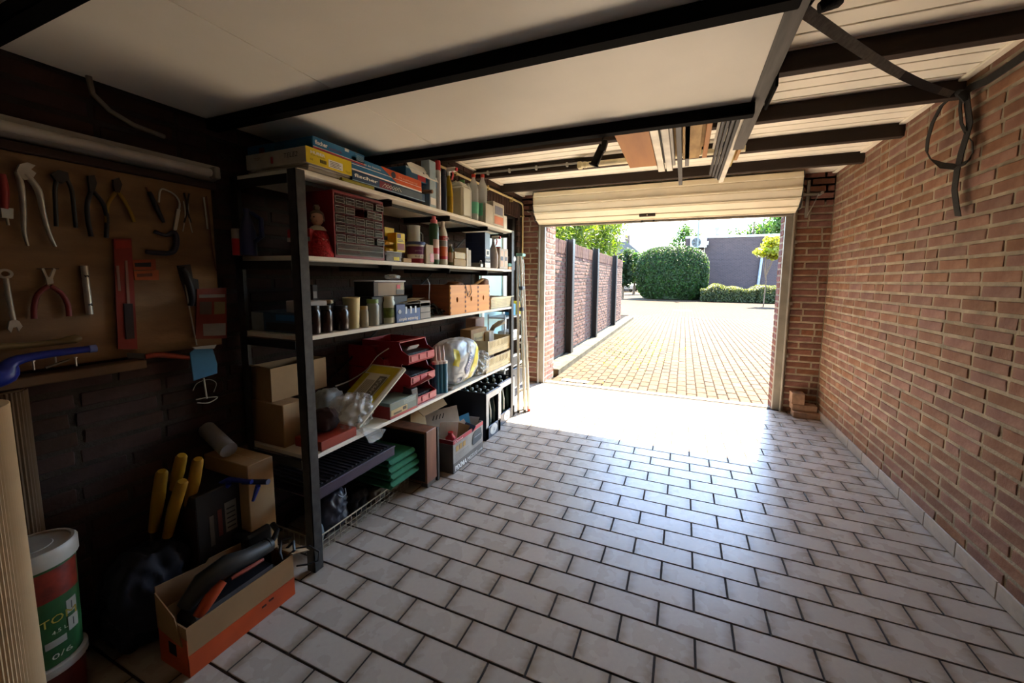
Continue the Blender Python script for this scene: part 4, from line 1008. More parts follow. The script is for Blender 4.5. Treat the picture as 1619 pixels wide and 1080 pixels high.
b = MB(); b.cham(-.0105, .0105, -.02, .02, 0, .028, .003); t = thing('padlock', 'small brass-grey padlock in front of the dark blue carton', 'padlock', (XF-.012, along(760, XF-.012, Z3), Z3)); b.obj('lock_body', P('7f7b74', .4, metal=.7), t)
b = MB(); b.tube([(0, -.012, .026), (0, -.012, .042), (0, -.006, .05), (0, .006, .05), (0, .012, .042), (0, .012, .026)], .003); b.obj('shackle', m_galv, t)
t = carton('picture_card', 'greenish framed card leaning at the back of the upper middle shelf', 'card', 745, 757, 368, Z3, P('6c7560', .5), X=XF-.16, dx=.012, dz=.15)
fp(t, 'F', .1, .9, .55, .9, P('a9a58c', .5), 'picture')
t = rev('spray_bottle', 'white spray bottle with red nozzle beside the dark blue carton', 'spray bottle', 780, Z3, 372, 16, [('bottle', [(.8, 0), (1, .05), (1, .4), (.7, .6), (.3, .74), (.3, .8)], P('d4d0cc', .4))], sy=.65)
trigger(t, t['h'], WH, m_red)
t = carton('cleaner_carton', 'beige plastic canister with red cap near the far end of the upper middle shelf', 'canister', 790, 803, 392, Z3, P('b3a590', .5), dx=.13)
dx, dy, dz = t['s']; b = MB(); b.cyl((-dx*.4, dy*.5, dz), (-dx*.4, dy*.5, dz+.016), .022, n=16); b.obj('red_cap', m_red, t)
for k in range(2): fp(t, 'F', .1+k*.5, .4+k*.5, .1, .9, P('c9a27c', .5), 'window_strip'); fp(t, 'F', .12+k*.5, .38+k*.5, .4, .6, P('3a2e2a', .5), 'dark_print', .002)
t = carton('tin', 'flat orange tin at the far end of the upper middle shelf', 'tin', 804, 812, 413, Z3, P('cf8a26', .5), dx=.07, dz=.022)
t = carton('tin', 'green tub standing on the flat orange tin', 'tub', 804, 811, 403, Z3+.023, P('2f7f68', .5), dx=.06, dz=.028)
t = thing('torch', 'black torch with silver head lying at the back near the far post', 'torch', (XF-.12, along(803, XF-.12, Z3+.1), Z3+.10))
b = MB(); b.cyl((0, 0, 0), (.07, .0, .0), .022, .024, n=14); b.obj('head', m_galv, t)
b = MB(); b.cyl((0, 0, 0), (-.09, .02, 0), .015, n=12); b.obj('barrel', m_black, t)
b = MB(); b.box(-.1, .05, -.03, .05, -.10, -.024); b.obj('grey_box_rest', P('3a3a3c', .6), t)
# ------------------------------------------------------------------ lower middle shelf
Z2 = S2+.001
t = carton('plastic_pack', 'clear wrapped blue and white pack at the near end of the lower middle shelf', 'pack', 0, 0, 0, Z2, P('2c4a66', .3), X=-1.45, dx=.32, y0=1.09, dy=.16, dz=.085, bevel=.008)
fp(t, 'E', 0, .25, .02, .98, P('8a8f90', .25), 'plastic_wrap'); fp(t, 'E', .5, .98, .62, .92, P('2f6ea8', .4), 'blue_print'); fp(t, 'E', .3, .9, .12, .5, P('22282e', .4), 'dark_print')
t = carton('carton', 'small white carton on top of the wrapped blue pack', 'box', 0, 0, 0, Z2+.087, P('b5b0aa', .6), X=-1.44, dx=.12, y0=1.10, dy=.10, dz=.05)
t = carton('carton', 'orange-pink carton at the back behind the dark jars', 'box', 481, 492, 452, Z2, P('b5533c', .5), X=XF-.15, dx=.06)
fp(t, 'F', .2, .8, .3, .6, P('d8b09a', .5), 'picture')
t = carton('carton', 'dark narrow box with white sticker behind the dark jars', 'box', 497, 505, 450, Z2, P('2a2422', .6), X=XF-.15, dx=.06); fp(t, 'F', .1, .8, .7, .85, P('9a958e', .5), 'sticker')
m_jar = mat('brown_jar_content', '2b1712', .25, var=.1, scale=15); m_jarlid = P('1f1a18', .4)
m_jg = mat('jar_glass', 'c9cfc8', .05, var=.01, alpha=.35, spec=.9)
JP = [(.92, 0), (1, .03), (1, .74), (.8, .84), (.8, .86)]
for px, w, lb in ((497, 20, 'dark brown-filled glass jar with black lid, nearest the post'), (516, 19, 'dark brown-filled glass jar with black lid, middle of the three'), (540, 23, 'dark brown-filled glass jar with black lid, beside the yellowish cup')):
    rev('glass_jar', lb, 'jar', px, Z2, 483, w, [('jar', JP, m_jar), ('lid', [(.86, .85), (.88, .86), (.88, .98), (.84, 1)], m_jarlid)], group='dark glass jars on the lower middle shelf')
rev('jar_lid', 'round metal lid lying at the back over the dark jars', 'lid', 516, Z2+.0, 474, 24, [('support_jar', [(.8, 0), (.8, .88)], P('2a2522', .4)), ('lid', [(1, .88), (1, .98), (.95, 1)], P('8f7a5a', .4, metal=.4))], back=.11)
t = rev('paper_cup', 'tall yellowish translucent cup with ragged rim', 'cup', 557, Z2, 470, 25, [('cup', [(.82, 0), (1, .96), (1.05, .98), (.98, 1), (.9, .97)], mat('yellowed_plastic', 'c7b886', .5, var=.08, scale=8))])
m_sand = mat('beige_content', 'a39880', .6, var=.1, scale=20)
rev('glass_jar', 'small glass jar with tan lid beside the yellowish cup', 'jar', 576, Z2, 484, 13, [('jar', JP, m_sand), ('lid', [(.9, .84), (.9, .98), (.85, 1)], P('a58a55', .5))])
rev('glass_jar', 'cloudy glass jar with green lid', 'jar', 590, Z2, 473, 19, [('jar', JP, mat('cloudy_content', '8f9186', .4, var=.08)), ('lid', [(.92, .85), (.92, .98), (.86, 1)], P('76904a', .5))])
rev('glass_jar', 'big glass jar with white lid and green leafy label', 'jar', 612, Z2, 468, 25, [('jar', [(.92, 0), (1, .04), (1, .76), (.86, .86), (.86, .9)], mat('pale_content', 'b3b59e', .4, var=.08)), ('green_label', [(1.01, .22), (1.01, .58)], mat('leafy_label', '5d6e22', .5, var=.2, scale=40)), ('lid', [(.9, .88), (.9, .98), (.85, 1)], P('b9b49c', .4))])
t = carton('blue_carton', 'blue carton with small white drawings behind the big jar', 'box', 627, 665, 482, Z2, P('25508c', .4), dx=.12)
for i in range(3): fp(t, 'F', .35+i*.2, .42+i*.2, .45, .85, P('c5d3df', .5), 'white_drawing')
ft(t, 'simple watering', 'F', .08, .1, .18, WH, .8, shear=.2)
b = MB(); b.cyl((.0, .025, t['s'][2]*.6), (.002, .025, t['s'][2]*.6), .012, n=16); b.obj('round_logo', P('b9c9d8', .5), t)
t = carton('carton', 'stack of grey-white cartons at the end of the blue carton', 'box', 665, 681, 476, Z2, P('9b968d', .6), dx=.12)
for i in range(3): fp(t, 'F', 0, 1, .02+i*.33, .06+i*.33, P('33383f', .5), 'dark_gap')
t = carton('carton', 'open whitish carton full of paper on the blue carton', 'box', 640, 680, 466, Z2+.068, P('8f8d80', .7), dx=.12, dz=.030)
for k in range(3):
    b = MB(); b.prism([(-.1, -.01+k*.03, 0), (.0, .0+k*.035, .004), (.005, .09+k*.03, .012), (-.08, .1+k*.02, .010)], (0, 0, .001)); b.obj('paper_sheet', P('a5926c', .7), loc=(XF-.005, t.location.y+k*.012, t.location.z+.032+k*.006), label=['lowest curled brown paper on the open whitish carton', 'middle curled brown paper on the open whitish carton', 'topmost curled brown paper on the open whitish carton'][k], cat='paper')
t = carton('clear_box', 'clear plastic box with white lid holding a brown carton', 'box', 592, 640, 446, height(469, XF-.05, along(592, XF-.05, 1.12)), m_clear, X=XF-.05, dx=.13)
zc_ = t.location.z
dx, dy, dz = t['s']; b = MB(); b.cham(-dx-.004, .006, -.004, dy+.004, dz, dz+.008, .002); b.obj('lid', P('c3c3cc', .35), t)
b = MB(); b.box(-dx+.01, -.003, .03, dy-.004, .002, dz-.004); b.obj('inner_carton', m_card, t); fp(t, 'F', .72, .84, .5, .8, m_red, 'red_print'); fp(t, 'F', .70, .96, .1, .42, P('4a3d30', .5), 'barcode')
b = MB(); b.box(-dx, -.001, -.002, 0, 0, dz); b.obj('dark_side', P('26231f', .5), t)
t2 = MB(); t2.cham(-.16, 0, 0, .26, 0, zc_-Z2-.001, .003); t2.obj('black_case', m_dark, loc=(XF-.035, along(588, XF-.04, Z2), Z2), label='low black case under the clear box behind the jars', cat='case')
def crumple(name, label, cat, c, size, mt, seed=1, n=3, loc=None, amp=.3, parent=None, squash=(1, 1, 1)):
    """creased bag: icosphere pushed about by folded noise"""
    import bmesh
    from mathutils import noise
    bm = bmesh.new(); bmesh.ops.create_icosphere(bm, subdivisions=n+2, radius=1)
    for v in bm.verts:
        p = v.co.copy(); q = (abs(p.x)**3+abs(p.y)**3+abs(p.z)**3)**(-1/3)
        f_ = 1-abs(noise.noise(p*2.1+Vector((seed, 0, 0))))*amp*1.6-abs(noise.noise(p*4.6+Vector((0, seed, 0))))*amp*.5-abs(noise.noise(p*11+Vector((0, 0, seed))))*amp*.10
        v.co = p*q*f_; v.co.x *= size[0]/2; v.co.y *= size[1]/2; v.co.z = v.co.z*size[2]/2
    me = bpy.data.meshes.new(name); bm.to_mesh(me); bm.free(); me.materials.append(mt)
    me.polygons.foreach_set('use_smooth', [True]*len(me.polygons))
    z0 = min(v.co.z for v in me.vertices)
    for v in me.vertices: v.co.z -= z0
    o = bpy.data.objects.new(name, me); COL.objects.link(o); o.location = c
    if parent: o.parent = parent
    return tag(o, label, cat)
m_bag = mat('crinkled_clear_bag', 'd5d8d6', .15, var=.03, alpha=.30, spec=1, bump=.5, bscale=14)
crumple('plastic_bag', 'crumpled clear plastic on the lid of the clear box', 'bag', (XF-.09, along(621, XF-.09, 1.17), zc_+dz+.009), (.07, .10, .035), m_bag, 3, 1)
# tangle of dark tools
t = thing('tool_heap', 'heap of dark pliers and brackets between the blue carton and the wooden boxes', 'tools', (XF-.03, along(697, XF-.03, Z2), Z2))
for i, (a, h_) in enumerate(((.03, .05), (-.02, .03), (.05, .02))):
    b = MB(); b.tube([(-.16+i*.03, -.06+a, .012), (-.08, a, .02+h_), (-.01, .05-a*.5, .012+i*.012)], [.009, .011, .006], 8); b.tube([(-.15+i*.02, .02+a, .012), (-.07, a+.01, .03+h_*.5), (-.005, -.05+a, .012)], [.009, .010, .005], 8)
    b.obj('pliers', P('2b2624', .45, metal=.4), t)
b = MB(); b.tube([(-.02, -.085, .01), (-.03, -.08, .13), (-.03, -.07, .20), (-.035, -.085, .235)], .0025, 6); b.obj('bent_wire', m_galv, t)
# wooden dovetailed boxes
m_wood = mat('orange_pine', 'e89c38', .45, var=.1, scale=5, stretch=(1, .35, 5), var2='d48626')
m_woode = mat('brown_pine_end', '8a4c2c', .55, var=.1, scale=6, stretch=(.4, 1, 5))
edges = (712, 736, 756, 774)
for k in range(3):
    y0, y1 = along(edges[k], XF, Z2)+.001, along(edges[k+1], XF, Z2)-.001
    hh = height(451, XF, y0)-Z2 if k == 0 else hh
    t = thing('wooden_box', ['dovetailed pine box with finger hole, nearest of three on the shelf', 'dovetailed pine box with finger hole, middle of three on the shelf', 'dovetailed pine box with finger hole, farthest of three on the shelf'][k], 'box', (XF, y0, Z2), 0, 'three dovetailed pine boxes')
    w = y1-y0; D = .30; th = .008
    cy_, cz_, ry, rz_ = w*.45, hh*.5, .011, .018
    # front with real oval hole
    b = MB(); n = 20; ring = [(cy_+ry*math.cos(2*PI*i/n), cz_+rz_*math.sin(2*PI*i/n)) for i in range(n)]
    def onrect(i):
        a = 2*PI*i/n; dx_, dz_ = math.cos(a), math.sin(a); tt = min(((w-cy_)/dx_ if dx_ > 0 else -cy_/dx_) if abs(dx_) > 1e-6 else 9, ((hh-cz_)/dz_ if dz_ > 0 else -cz_/dz_) if abs(dz_) > 1e-6 else 9)
        return (cy_+dx_*tt, cz_+dz_*tt)
    out = [onrect(i) for i in range(n)]
    cor = [(w, hh), (0, hh), (0, 0), (w, 0)]
    for c_ in cor:
        j = min(range(n), key=lambda q: (out[q][0]-c_[0])**2+(out[q][1]-c_[1])**2); out[j] = c_
    vs = [(0, a, c) for a, c in out]+[(0, a, c) for a, c in ring]+[(-th, a, c) for a, c in ring]+[(-th, a, c) for a, c in out]
    fs = [(i, (i+1) % n, n+(i+1) % n, n+i) for i in range(n)]+[(n+i, n+(i+1) % n, 2*n+(i+1) % n, 2*n+i) for i in range(n)]+[(2*n+i, 2*n+(i+1) % n, 3*n+(i+1) % n, 3*n+i) for i in range(n)]+[(3*n+i, 3*n+(i+1) % n, (i+1) % n, i) for i in range(n)]
    b.add(vs, fs); fr = b.obj('front_panel', m_wood, t)
    b = MB(); b.box(-D, -th, 0, th, 0, hh); b.obj('side_panel', m_woode, t)
    b = MB(); b.box(-D, -th, w-th, w, 0, hh); b.obj('side_panel', m_woode, t)
    b = MB(); b.box(-D, -th, th, w-th, 0, .006); b.box(-D, -D+th, th, w-th, .006, hh); b.obj('bottom_panel', m_woode, t)
    b = MB()
    for s_ in (0, 1):
        for i in range(6):
            z0 = (i+.2)/6*hh; z1 = (i+.7)/6*hh; yy = (0, th) if s_ == 0 else (w-th, w)
            b.prism([(.0008, yy[0], z0), (.0008, yy[1], z0+.001), (.0008, yy[1], z1-.001), (.0008, yy[0], z1)], (-.0006, 0, 0))
    b.obj('dovetail_joint', P('6d3f22', .6), t)
    if k == 0: yb0, hb = y0, hh
b = MB(); b.tube([(XF+.004, along(738, XF, 1.1)+q, zz) for q, zz in ((-.02, Z2+hh-.0), (-.01, Z2+hh-.03), (.0, Z2+hh-.055), (.012, Z2+hh-.07))], .0022, 6)
b.tube([(XF-.04, along(742, XF, 1.1), Z2+hh+.004), (XF+.004, along(743, XF, 1.1), Z2+hh+.004), (XF+.005, along(745, XF, 1.1), Z2+hh-.05), (XF+.005, along(741, XF, 1.1), Z2+hh-.085), (XF+.005, along(738, XF, 1.1), Z2+hh-.075), (XF+.005, along(741, XF, 1.1), Z2+hh-.045)], .0022, 6)
b.obj('cord', m_black, label='thin black cord hanging over the front of the pine boxes', cat='cord')
t = thing('hand_brush', 'wooden-handled tool sticking up from the pine boxes', 'tool', (XF-.1, along(740, XF-.1, Z2), Z2+hh-.05))
b = MB(); b.tube([(0, 0, .02), (.03, .07, .055), (.05, .14, .09)], [.008, .010, .009], 10); b.obj('handle', mat('pale_wood', 'b08a50', .5), t)
b = MB(); b.cham(-.03, .02, -.08, .02, .01, .04, .006); b.obj('tool_head', m_dark, t)
crumple('sanding_block', 'rounded beige-pink sponge lump on the farthest pine box', 'sponge', (XF-.08, along(765, XF-.08, Z2+.1), Z2+hh-.02), (.07, .10, .07), P('8a6a58', .9), 8, 1, amp=.1)
crumple('glove', 'crumpled brown leather glove on the nearest pine box', 'glove', (XF-.10, along(703, XF-.1, Z2+.1)+.12, Z2+hh-.02), (.12, .13, .045), P('7a5034', .8), 5, 1, amp=.3)
# white basket
y0, y1 = along(775, XF-.012, Z2), along(807, XF-.012, Z2); bh = height(468, XF, y0)-Z2
t = thing('basket', 'cream perforated plastic basket at the far end of the lower middle shelf', 'basket', (XF-.012, y0, Z2))
w = y1-y0; bh = min(bh, .09)
b = MB(); pr = [(-.2, 0), (.0, 0), (.02, bh), (.024, bh), (.004, -.0), (-.2, 0)]
b.add([(0, 0, 0), (0, w, 0), (.012, w+.03, bh), (.012, -.0, bh), (-.003, 0, 0), (-.003, w, 0), (.009, w+.03, bh), (.009, 0, bh)], BOXF)
b.box(-.2, 0, 0, w, 0, .003); b.box(-.2, .01, -.003, 0, 0, bh); b.prism([(0, w, 0), (.012, w+.03, bh), (-.22, w+.03, bh), (-.2, w, 0)], (0, .003, 0)); b.box(-.22, .016, -.006, w+.036, bh, bh+.006) if False else None
b.obj('basket_shell', P('cfc9a8', .45), t)
b = MB()
for r_ in range(5):
    for c_ in range(15):
        u = .04+c_*.062; yy = u*(w+.01); zz = .018+r_*.012; xx = .0125*(zz/bh)+.0004
        b.box(xx-.0008, xx+.0006, yy, yy+.006, zz, zz+.006)
o = b.obj('perforations', P('5f5a48', .6), t); o['kind'] = 'stuff'
b = MB(); b.box(.006, .018, -.004, w+.034, bh-.004, bh+.003); b.obj('rim', P('d8d2b2', .45), t)
crumple('rag', 'brownish rag lying in the cream basket', 'cloth', (XF-.09, (y0+y1)/2-.06, Z2+bh*.55), (.12, .16, .05), P('7c6444', .9), 4, 1, amp=.25)
crumple('rag', 'grey-beige cloth lying in the cream basket near its far end', 'cloth', (XF-.09, y1-.06, Z2+bh*.5), (.1, .11, .05), P('8f8a70', .9), 6, 1, amp=.25)

# ------------------------------------------------------------------ lower shelf
Z1 = S1+.001
def openbox(name, label, X, y0, dx, dy, dz, z, mt=None, mi=None, flaps=(), rot=0, th=.004, tilt=None):
    t = thing(name, label, 'box', (X, y0, z), rot if tilt is None else tilt); t['s'] = (dx, dy, dz); mt = mt or m_card; mi = mi or m_cardi
    b = MB(); b.box(-dx, 0, 0, dy, 0, th); b.obj('bottom_panel', mt, t)
    for nm, q in (('side_panel', (-th, 0, 0, dy)), ('side_panel', (-dx, -dx+th, 0, dy)), ('end_panel', (-dx+th, -th, 0, th)), ('end_panel', (-dx+th, -th, dy-th, dy))):
        b = MB(); b.box(q[0], q[1], q[2], q[3], th, dz); b.obj(nm, mt, t)
    for fl in flaps:
        b = MB(); b.prism(fl, (0, 0, .003)); b.obj('flap', mi, t)
    return t
# lower carton & upper carton
t = carton('carton', 'plain closed cardboard box at the near end of the lower shelf, under the open one', 'box', 0, 0, 0, Z1, m_card, X=-1.58, dx=.225, y0=1.075, dy=along(482, -1.58, .6)-1.075, dz=.19, lid=True)
uy = along(511, -1.68, .8)-1.085
t = openbox('carton', 'open cardboard box with white sticker on the closed one behind the near post', -1.66, 1.085, .145, uy, .15, Z1+.192, flaps=[[(-.145, 0, .15), (0, 0, .15), (-.02, -.03, .165), (-.13, -.03, .165)]])
b = MB(); b.box(0, .0012, uy*.45, uy*.72, .03, .10); b.obj('sticker', P('cfc8be', .6), t)
for i in range(5): b = MB(); b.box(.001, .0022, uy*.48, uy*.68-.008*(i % 2), .040+i*.011, .044+i*.011); b.obj('print_line', BK, t)
b = MB(); b.box(-.135, -.01, .02, uy-.02, .02, .12); b.obj('dark_contents', m_dark, t)
# flat yellow-printed bag of filler leaning up over the shelf edge
yb_ = along(566, XF, .55); yt_ = onp(643, 582, 0, XF); ang = math.atan2(yt_.z-.54, yt_.y-yb_); BL_ = math.hypot(yt_.z-.54, yt_.y-yb_)
t = thing('printed_bag', 'white paper bag with yellow print and grey panel leaning against the red bins', 'bag', (XF, yb_+.01, .525), (ang, 0, 0))
b = MB(); b.cham(-.24, .0, 0, BL_, 0, .03, .010); b.obj('bag_body', mat('white_paper_bag', 'cdc9b6', .45, var=.05, bump=.3, bscale=18), t, bevel=.004)
def tp(x0, x1, y0, y1, mt, nm='printed_panel', z=.0302): b = MB(); b.box(x0, x1, y0*BL_, y1*BL_, z, z+.0008); b.obj(nm, mt, t)
tp(-.05, -.02, .35, .95, P('c2ae2a', .5)); tp(-.22, -.05, .82, .95, P('c2ae2a', .5)); tp(-.23, -.19, .45, .80, P('c2ae2a', .5)); tp(-.11, -.06, .40, .78, P('6d675c', .5), 'grey_panel'); tp(-.055, -.05, .42, .76, P('6d675c', .5), 'print_line')
for i in range(6): tp(-.175+i*.01, -.171+i*.01, .42, .7, P('6d675c', .5), 'print_line')
text('PLAMUUR', t, (-.075, .42*BL_, .0312), (0, 1, 0), (-1, 0, 0), .022, P('d8d4c6', .5), .33*BL_, depth=.0006)
# clear bag with bits in front
bg_ = crumple('plastic_bag', 'crumpled clear plastic bag of small parts in front of the printed bag', 'bag', (XF-.075, along(556, XF-.07, .6), Z1+.002), (.17, .22, .19), m_bag, 11, 3, amp=.32)
crumple('cloth_bundle', 'dark red-black cloth bundle beside the crumpled clear bag', 'cloth', (XF-.10, along(512, XF-.1, .6), Z1+.044), (.13, .12, .11), P('2c1614', .9), 14, 1, amp=.3)
crumple('pale_pack', 'grey-white soft pack behind the crumpled clear bag', 'pack', (XF-.21, along(520, XF-.2, .7), Z1+.002), (.11, .16, .2), P('8f9698', .5), 17, 2, amp=.18)
b = MB(); b.add([(XF-.02, 1.30, Z1+.035), (XF+.012, 1.32, Z1+.03), (XF+.014, 1.47, Z1-.03), (XF+.01, 1.44, Z1-.065), (XF+.014, 1.36, Z1-.065), (XF+.012, 1.34, Z1-.02)], [(0, 1, 5), (1, 2, 3), (1, 3, 5), (5, 3, 4)])
b.v = [(x-XF, y-1.35, z-Z1) for x, y, z in b.v]; b.f += [tuple(reversed(f)) for f in list(b.f)]; n_ = len(b.f); b.mi = [0]*n_; b.sm = [False]*n_
b.v = b.v+[(x-.002, y, z) for x, y, z in b.v]; b.f = b.f[:n_//2]+[tuple(i+6 for i in f) for f in b.f[n_//2:]]
b.obj('plastic_flap', m_bag, loc=(XF, 1.35, Z1), label='loose transparent plastic corner hanging below the lower shelf edge', cat='plastic')
t = carton('carton', 'flat orange-red carton at the near post on the lower shelf', 'box', 0, 0, 0, Z1, P('8f2e18', .5), X=XF-.004, dx=.16, y0=1.11, dy=.19, dz=.042)
t = thing('cable_tie', 'long pale curved plastic strip standing up behind the printed bag', 'strip', (XF-.1, 1.5, Z1+.2))
b = MB(); b.ribbon(curve([(-.1, -.14, .0), (-.09, -.06, .01), (-.06, .02, .05), (-.04, .08, .115), (-.02, .15, .15)], 1)[0], .006, (0, 0, 1)); b.obj('strip', P('a39a8c', .5), t)
# paper box with green/red print
y0 = along(617, XF, Z1); t = carton('carton', 'dark green and white carton with red base and tan sticker near the shelf edge', 'box', 617, 659, 633, Z1, P('6e7a70', .5), dx=.14, dz=.085)
fp(t, 'F', 0, 1, 0, .16, P('a3242a', .45), 'red_base'); fp(t, 'E', 0, 1, 0, .8, P('84201f', .45), 'red_end'); fp(t, 'F', .04, .62, .17, .55, P('c3a878', .6), 'sticker'); fp(t, 'F', .12, .4, .22, .34, P('5a4a36', .6), 'print_line', .002); fp(t, 'F', .45, .58, .3, .5, P('4a3d30', .6), 'stamp', .002)
for i in range(6): fp(t, 'F', .5, .95, .62+i*.05, .63+i*.05, P('c9cfc8', .5), 'print_line')
# red stacking bins
m_rb = P('9a1620', .4); m_rb_lit = P('b5404a', .4)  # second red is a lit copy: light on lips and holders put into colour
def redbin(label, px0, px1, zz, w=None, h=.125, dpt=.34, X=XF-.01, tiltz=0):
    y0 = along(px0, X, zz); w = w or (along(px1, X, zz)-y0)
    t = thing('storage_bin', label, 'bin', (X, y0, zz), tiltz, 'red stacking bins')
    pf_ = [(-dpt, 0, 0), (-.01, 0, 0), (.0, 0, h*.1), (.0, 0, h*.42), (-.05, 0, h*.62), (-.07, 0, h), (-dpt, 0, h)]
    for yy in (0, w-.004):
        b = MB(); b.prism([(x, yy, z) for x, _, z in pf_], (0, .004, 0)); b.obj('side_wall', m_rb, t)
    b = MB(); b.box(-dpt, -.01, .004, w-.004, 0, .004); b.box(-dpt, -dpt+.004, .004, w-.004, .004, h); b.obj('floor_panel', m_rb, t)
    b = MB(); b.prism([(-.01, .004, 0), (0, .004, h*.1), (0, .004, h*.42), (-.004, .004, h*.42), (-.006, .004, h*.1), (-.012, .004, .003)], (0, w-.008, 0)); b.obj('front_lip', m_rb_lit, t)
    b = MB()
    for i in range(3): b.cham(.0, .004, w*(.06+i*.31), w*(.32+i*.31), h*.14, h*.38, .001)
    b.obj('label_holder', m_rb_lit, t)
    b = MB(); b.cham(-.10, -.062, .0, w, h-.005, h+.002, .001); b.obj('top_bar', m_rb, t)
    b = MB(); b.box(-dpt+.02, -.03, .008, w-.008, .004, h*.45); b.obj('contents', P('1c1514', .6, bump=.5, bscale=90), t)
    return t
ZB = Z1
redbin('red open storage bin, lowest of the stack behind the glue tubes', 652, 690, ZB)
redbin('red open storage bin, second from the bottom of the stack', 650, 688, ZB+.128)
t = redbin('red open storage bin, topmost of the stack', 647, 687, ZB+.256)
for i in range(3):
    b = MB(); b.cyl((-.06, .05+i*.012, .075+i*.006), (-.045, .12+i*.01, .08+i*.005), .006, n=8); b.obj('metal_sleeve', P('b9b4ae', .4, metal=.3), t)
t = redbin('red open storage bin set back at the left of the stack', 606, 640, ZB+.10, X=XF-.16)
t = redbin('red open storage bin set back, upper one left of the stack', 606, 640, ZB+.228, X=XF-.16)
# brown-red leather holster
t = thing('tool_pouch', 'dark brown tool pouch with strap in front of the red bins', 'pouch', (XF-.005, along(652, XF, Z1), Z1), (0, 0, 0))
b = MB(); b.prism([(-.07, 0, 0), (0, 0, 0), (0.004, 0, .06), (.0, 0, .115), (-.05, 0, .13), (-.08, 0, .05)], (0, .055, 0)); b.obj('pouch', P('241210', .5), t, bevel=.005)
b = MB(); b.ribbon([(-.03, .0, .125), (.0, .06, .14), (.01, .16, .155)], .035, (1, 0, -.3), th=.003); b.obj('strap', P('7c1f1a', .4), t)
# glue cartridges
for k, (px, lb) in enumerate(((690, 'teal glue cartridge with white nozzle, nearest of three'), (696, 'teal glue cartridge with white nozzle, middle of three'), (702, 'teal glue cartridge with white nozzle, farthest of three'))):
    t = rev('glue_cartridge', lb, 'cartridge', px, Z1, 585-2*k, 12, [('cartridge', [(1, 0), (1, .9)], P('1f6f8c', .4)), ('white_top', [(1.03, .9), (1.03, .97), (.4, 1.0)], WH)], group='three glue cartridges', back=.03 if k == 0 else (.015 if k == 1 else 0), H=.215)
    b = MB(); b.lathe([(.4*t['r'], t['h']), (.35*t['r'], t['h']+.02), (.08*t['r'], t['h']+.095)], n=12); b.obj('nozzle', WH, t)
    b = MB(); b.lathe([(1.01*t['r'], .02), (1.01*t['r'], .19)], n=20, close=False); b.f = [f for f in b.f if b.v[f[0]][1] > .2*t['r'] and b.v[f[0]][0] > 0]; b.mi = [0]*len(b.f); b.sm = [True]*len(b.f); b.obj('white_seam_label', P('b8c8cc', .4), t)
rev('bottle_stand', 'teal plastic bottle at the back behind the glue cartridges', 'bottle', 684, Z1, 575, 9, [('bottle', [(1, 0), (1, .8), (.5, .9), (.5, 1)], P('1f5f78', .4))], back=.06)
# nappy bag
t = thing('diaper_bag', 'bulging grey plastic bag with yellow band and blue lettering on the lower shelf', 'bag', (XF-.10, along(720, XF-.1, Z1), Z1))
bg_ = crumple('bag_body', None, None, (0, 0, 0), (.24, .44, .33), mat('grey_foil_bag', 'a3a7a8', .35, var=.14, scale=7, spec=.6, bump=.4, bscale=10), 23, 3, parent=t, amp=.09)
from mathutils.bvhtree import BVHTree
bvh = BVHTree.FromPolygons([v.co for v in bg_.data.vertices], [tuple(p.vertices) for p in bg_.data.polygons])
def bagx(y, z, d):
    h_ = bvh.ray_cast(Vector((1, y, z)), Vector((-1, 0, 0)))
    return (h_[0].x if h_[0] else .05)+d
def onbag(q, mt, nm, n=10, d=.003):
    vs = []; fs = []
    for i in range(n+1):
        for j in range(n+1):
            u, v = i/n, j/n; y = (q[0][0]*(1-u)+q[1][0]*u)*(1-v)+(q[3][0]*(1-u)+q[2][0]*u)*v; z = (q[0][1]*(1-u)+q[1][1]*u)*(1-v)+(q[3][1]*(1-u)+q[2][1]*u)*v
            vs.append((bagx(y, z, d), y, z))
    fs = [(i*(n+1)+j, (i+1)*(n+1)+j, (i+1)*(n+1)+j+1, i*(n+1)+j+1) for i in range(n) for j in range(n)]
    b = MB(); b.add(vs, fs, smooth=True); return b.obj(nm, mt, t)
onbag([(-.02, .01), (.05, .01), (.20, .26), (.13, .29)], P('d8c41c', .4), 'yellow_band')
onbag([(-.06, .12), (-.035, .07), (.06, .20), (.035, .24)], P('24407a', .4), 'blue_panel', d=.004)
onbag([(-.15, .02), (-.05, .02), (-.07, .10), (-.16, .10)], P('c9c9c6', .4), 'white_label', d=.004)
onbag([(-.12, .035), (-.07, .035), (-.075, .07), (-.125, .07)], P('5f6a80', .4), 'barcode', d=.006)
onbag([(-.02, .24), (.05, .19), (.11, .28), (.05, .31)], P('c3c8c6', .4), 'white_label', d=.004)
onbag([(-.17, .17), (-.12, .15), (-.10, .26), (-.14, .28)], P('d0c23a', .4), 'yellow_corner', d=.003)
def bagtext(s_, y, z, h_, w_, mt):
    o = text(s_, t, (0, y, z), Vector((0, .51, .86)), Vector((0, -.86, .51)), h_, mt, w_)
    for v in o.data.vertices: v.co.x = bagx(v.co.y, v.co.z, .007)
bagtext('2XL', .035, .035, .026, .05, BK); bagtext('2XL', .125, .185, .026, .05, BK); bagtext('SENSO', -.030, .105, .022, .12, WH); bagtext('22 stuks', .075, .105, .014, .06, P('5a4a18', .5)); bagtext('SEM', .015, .225, .018, .045, BK)
t.scale = (1, 1, .98)
crumple('plastic_bag', 'clear plastic bag with blue contents next to the bulging grey bag', 'bag', (XF-.05, along(757, XF-.05, Z1), Z1), (.15, .22, .20), m_bag, 31, 3, amp=.3)
crumple('blue_contents', 'blue and teal packets inside the clear bag by the cream crates', 'packet', (XF-.09, along(748, XF-.05, Z1), Z1), (.1, .17, .13), P('3f7088', .5), 33, 1, amp=.25)
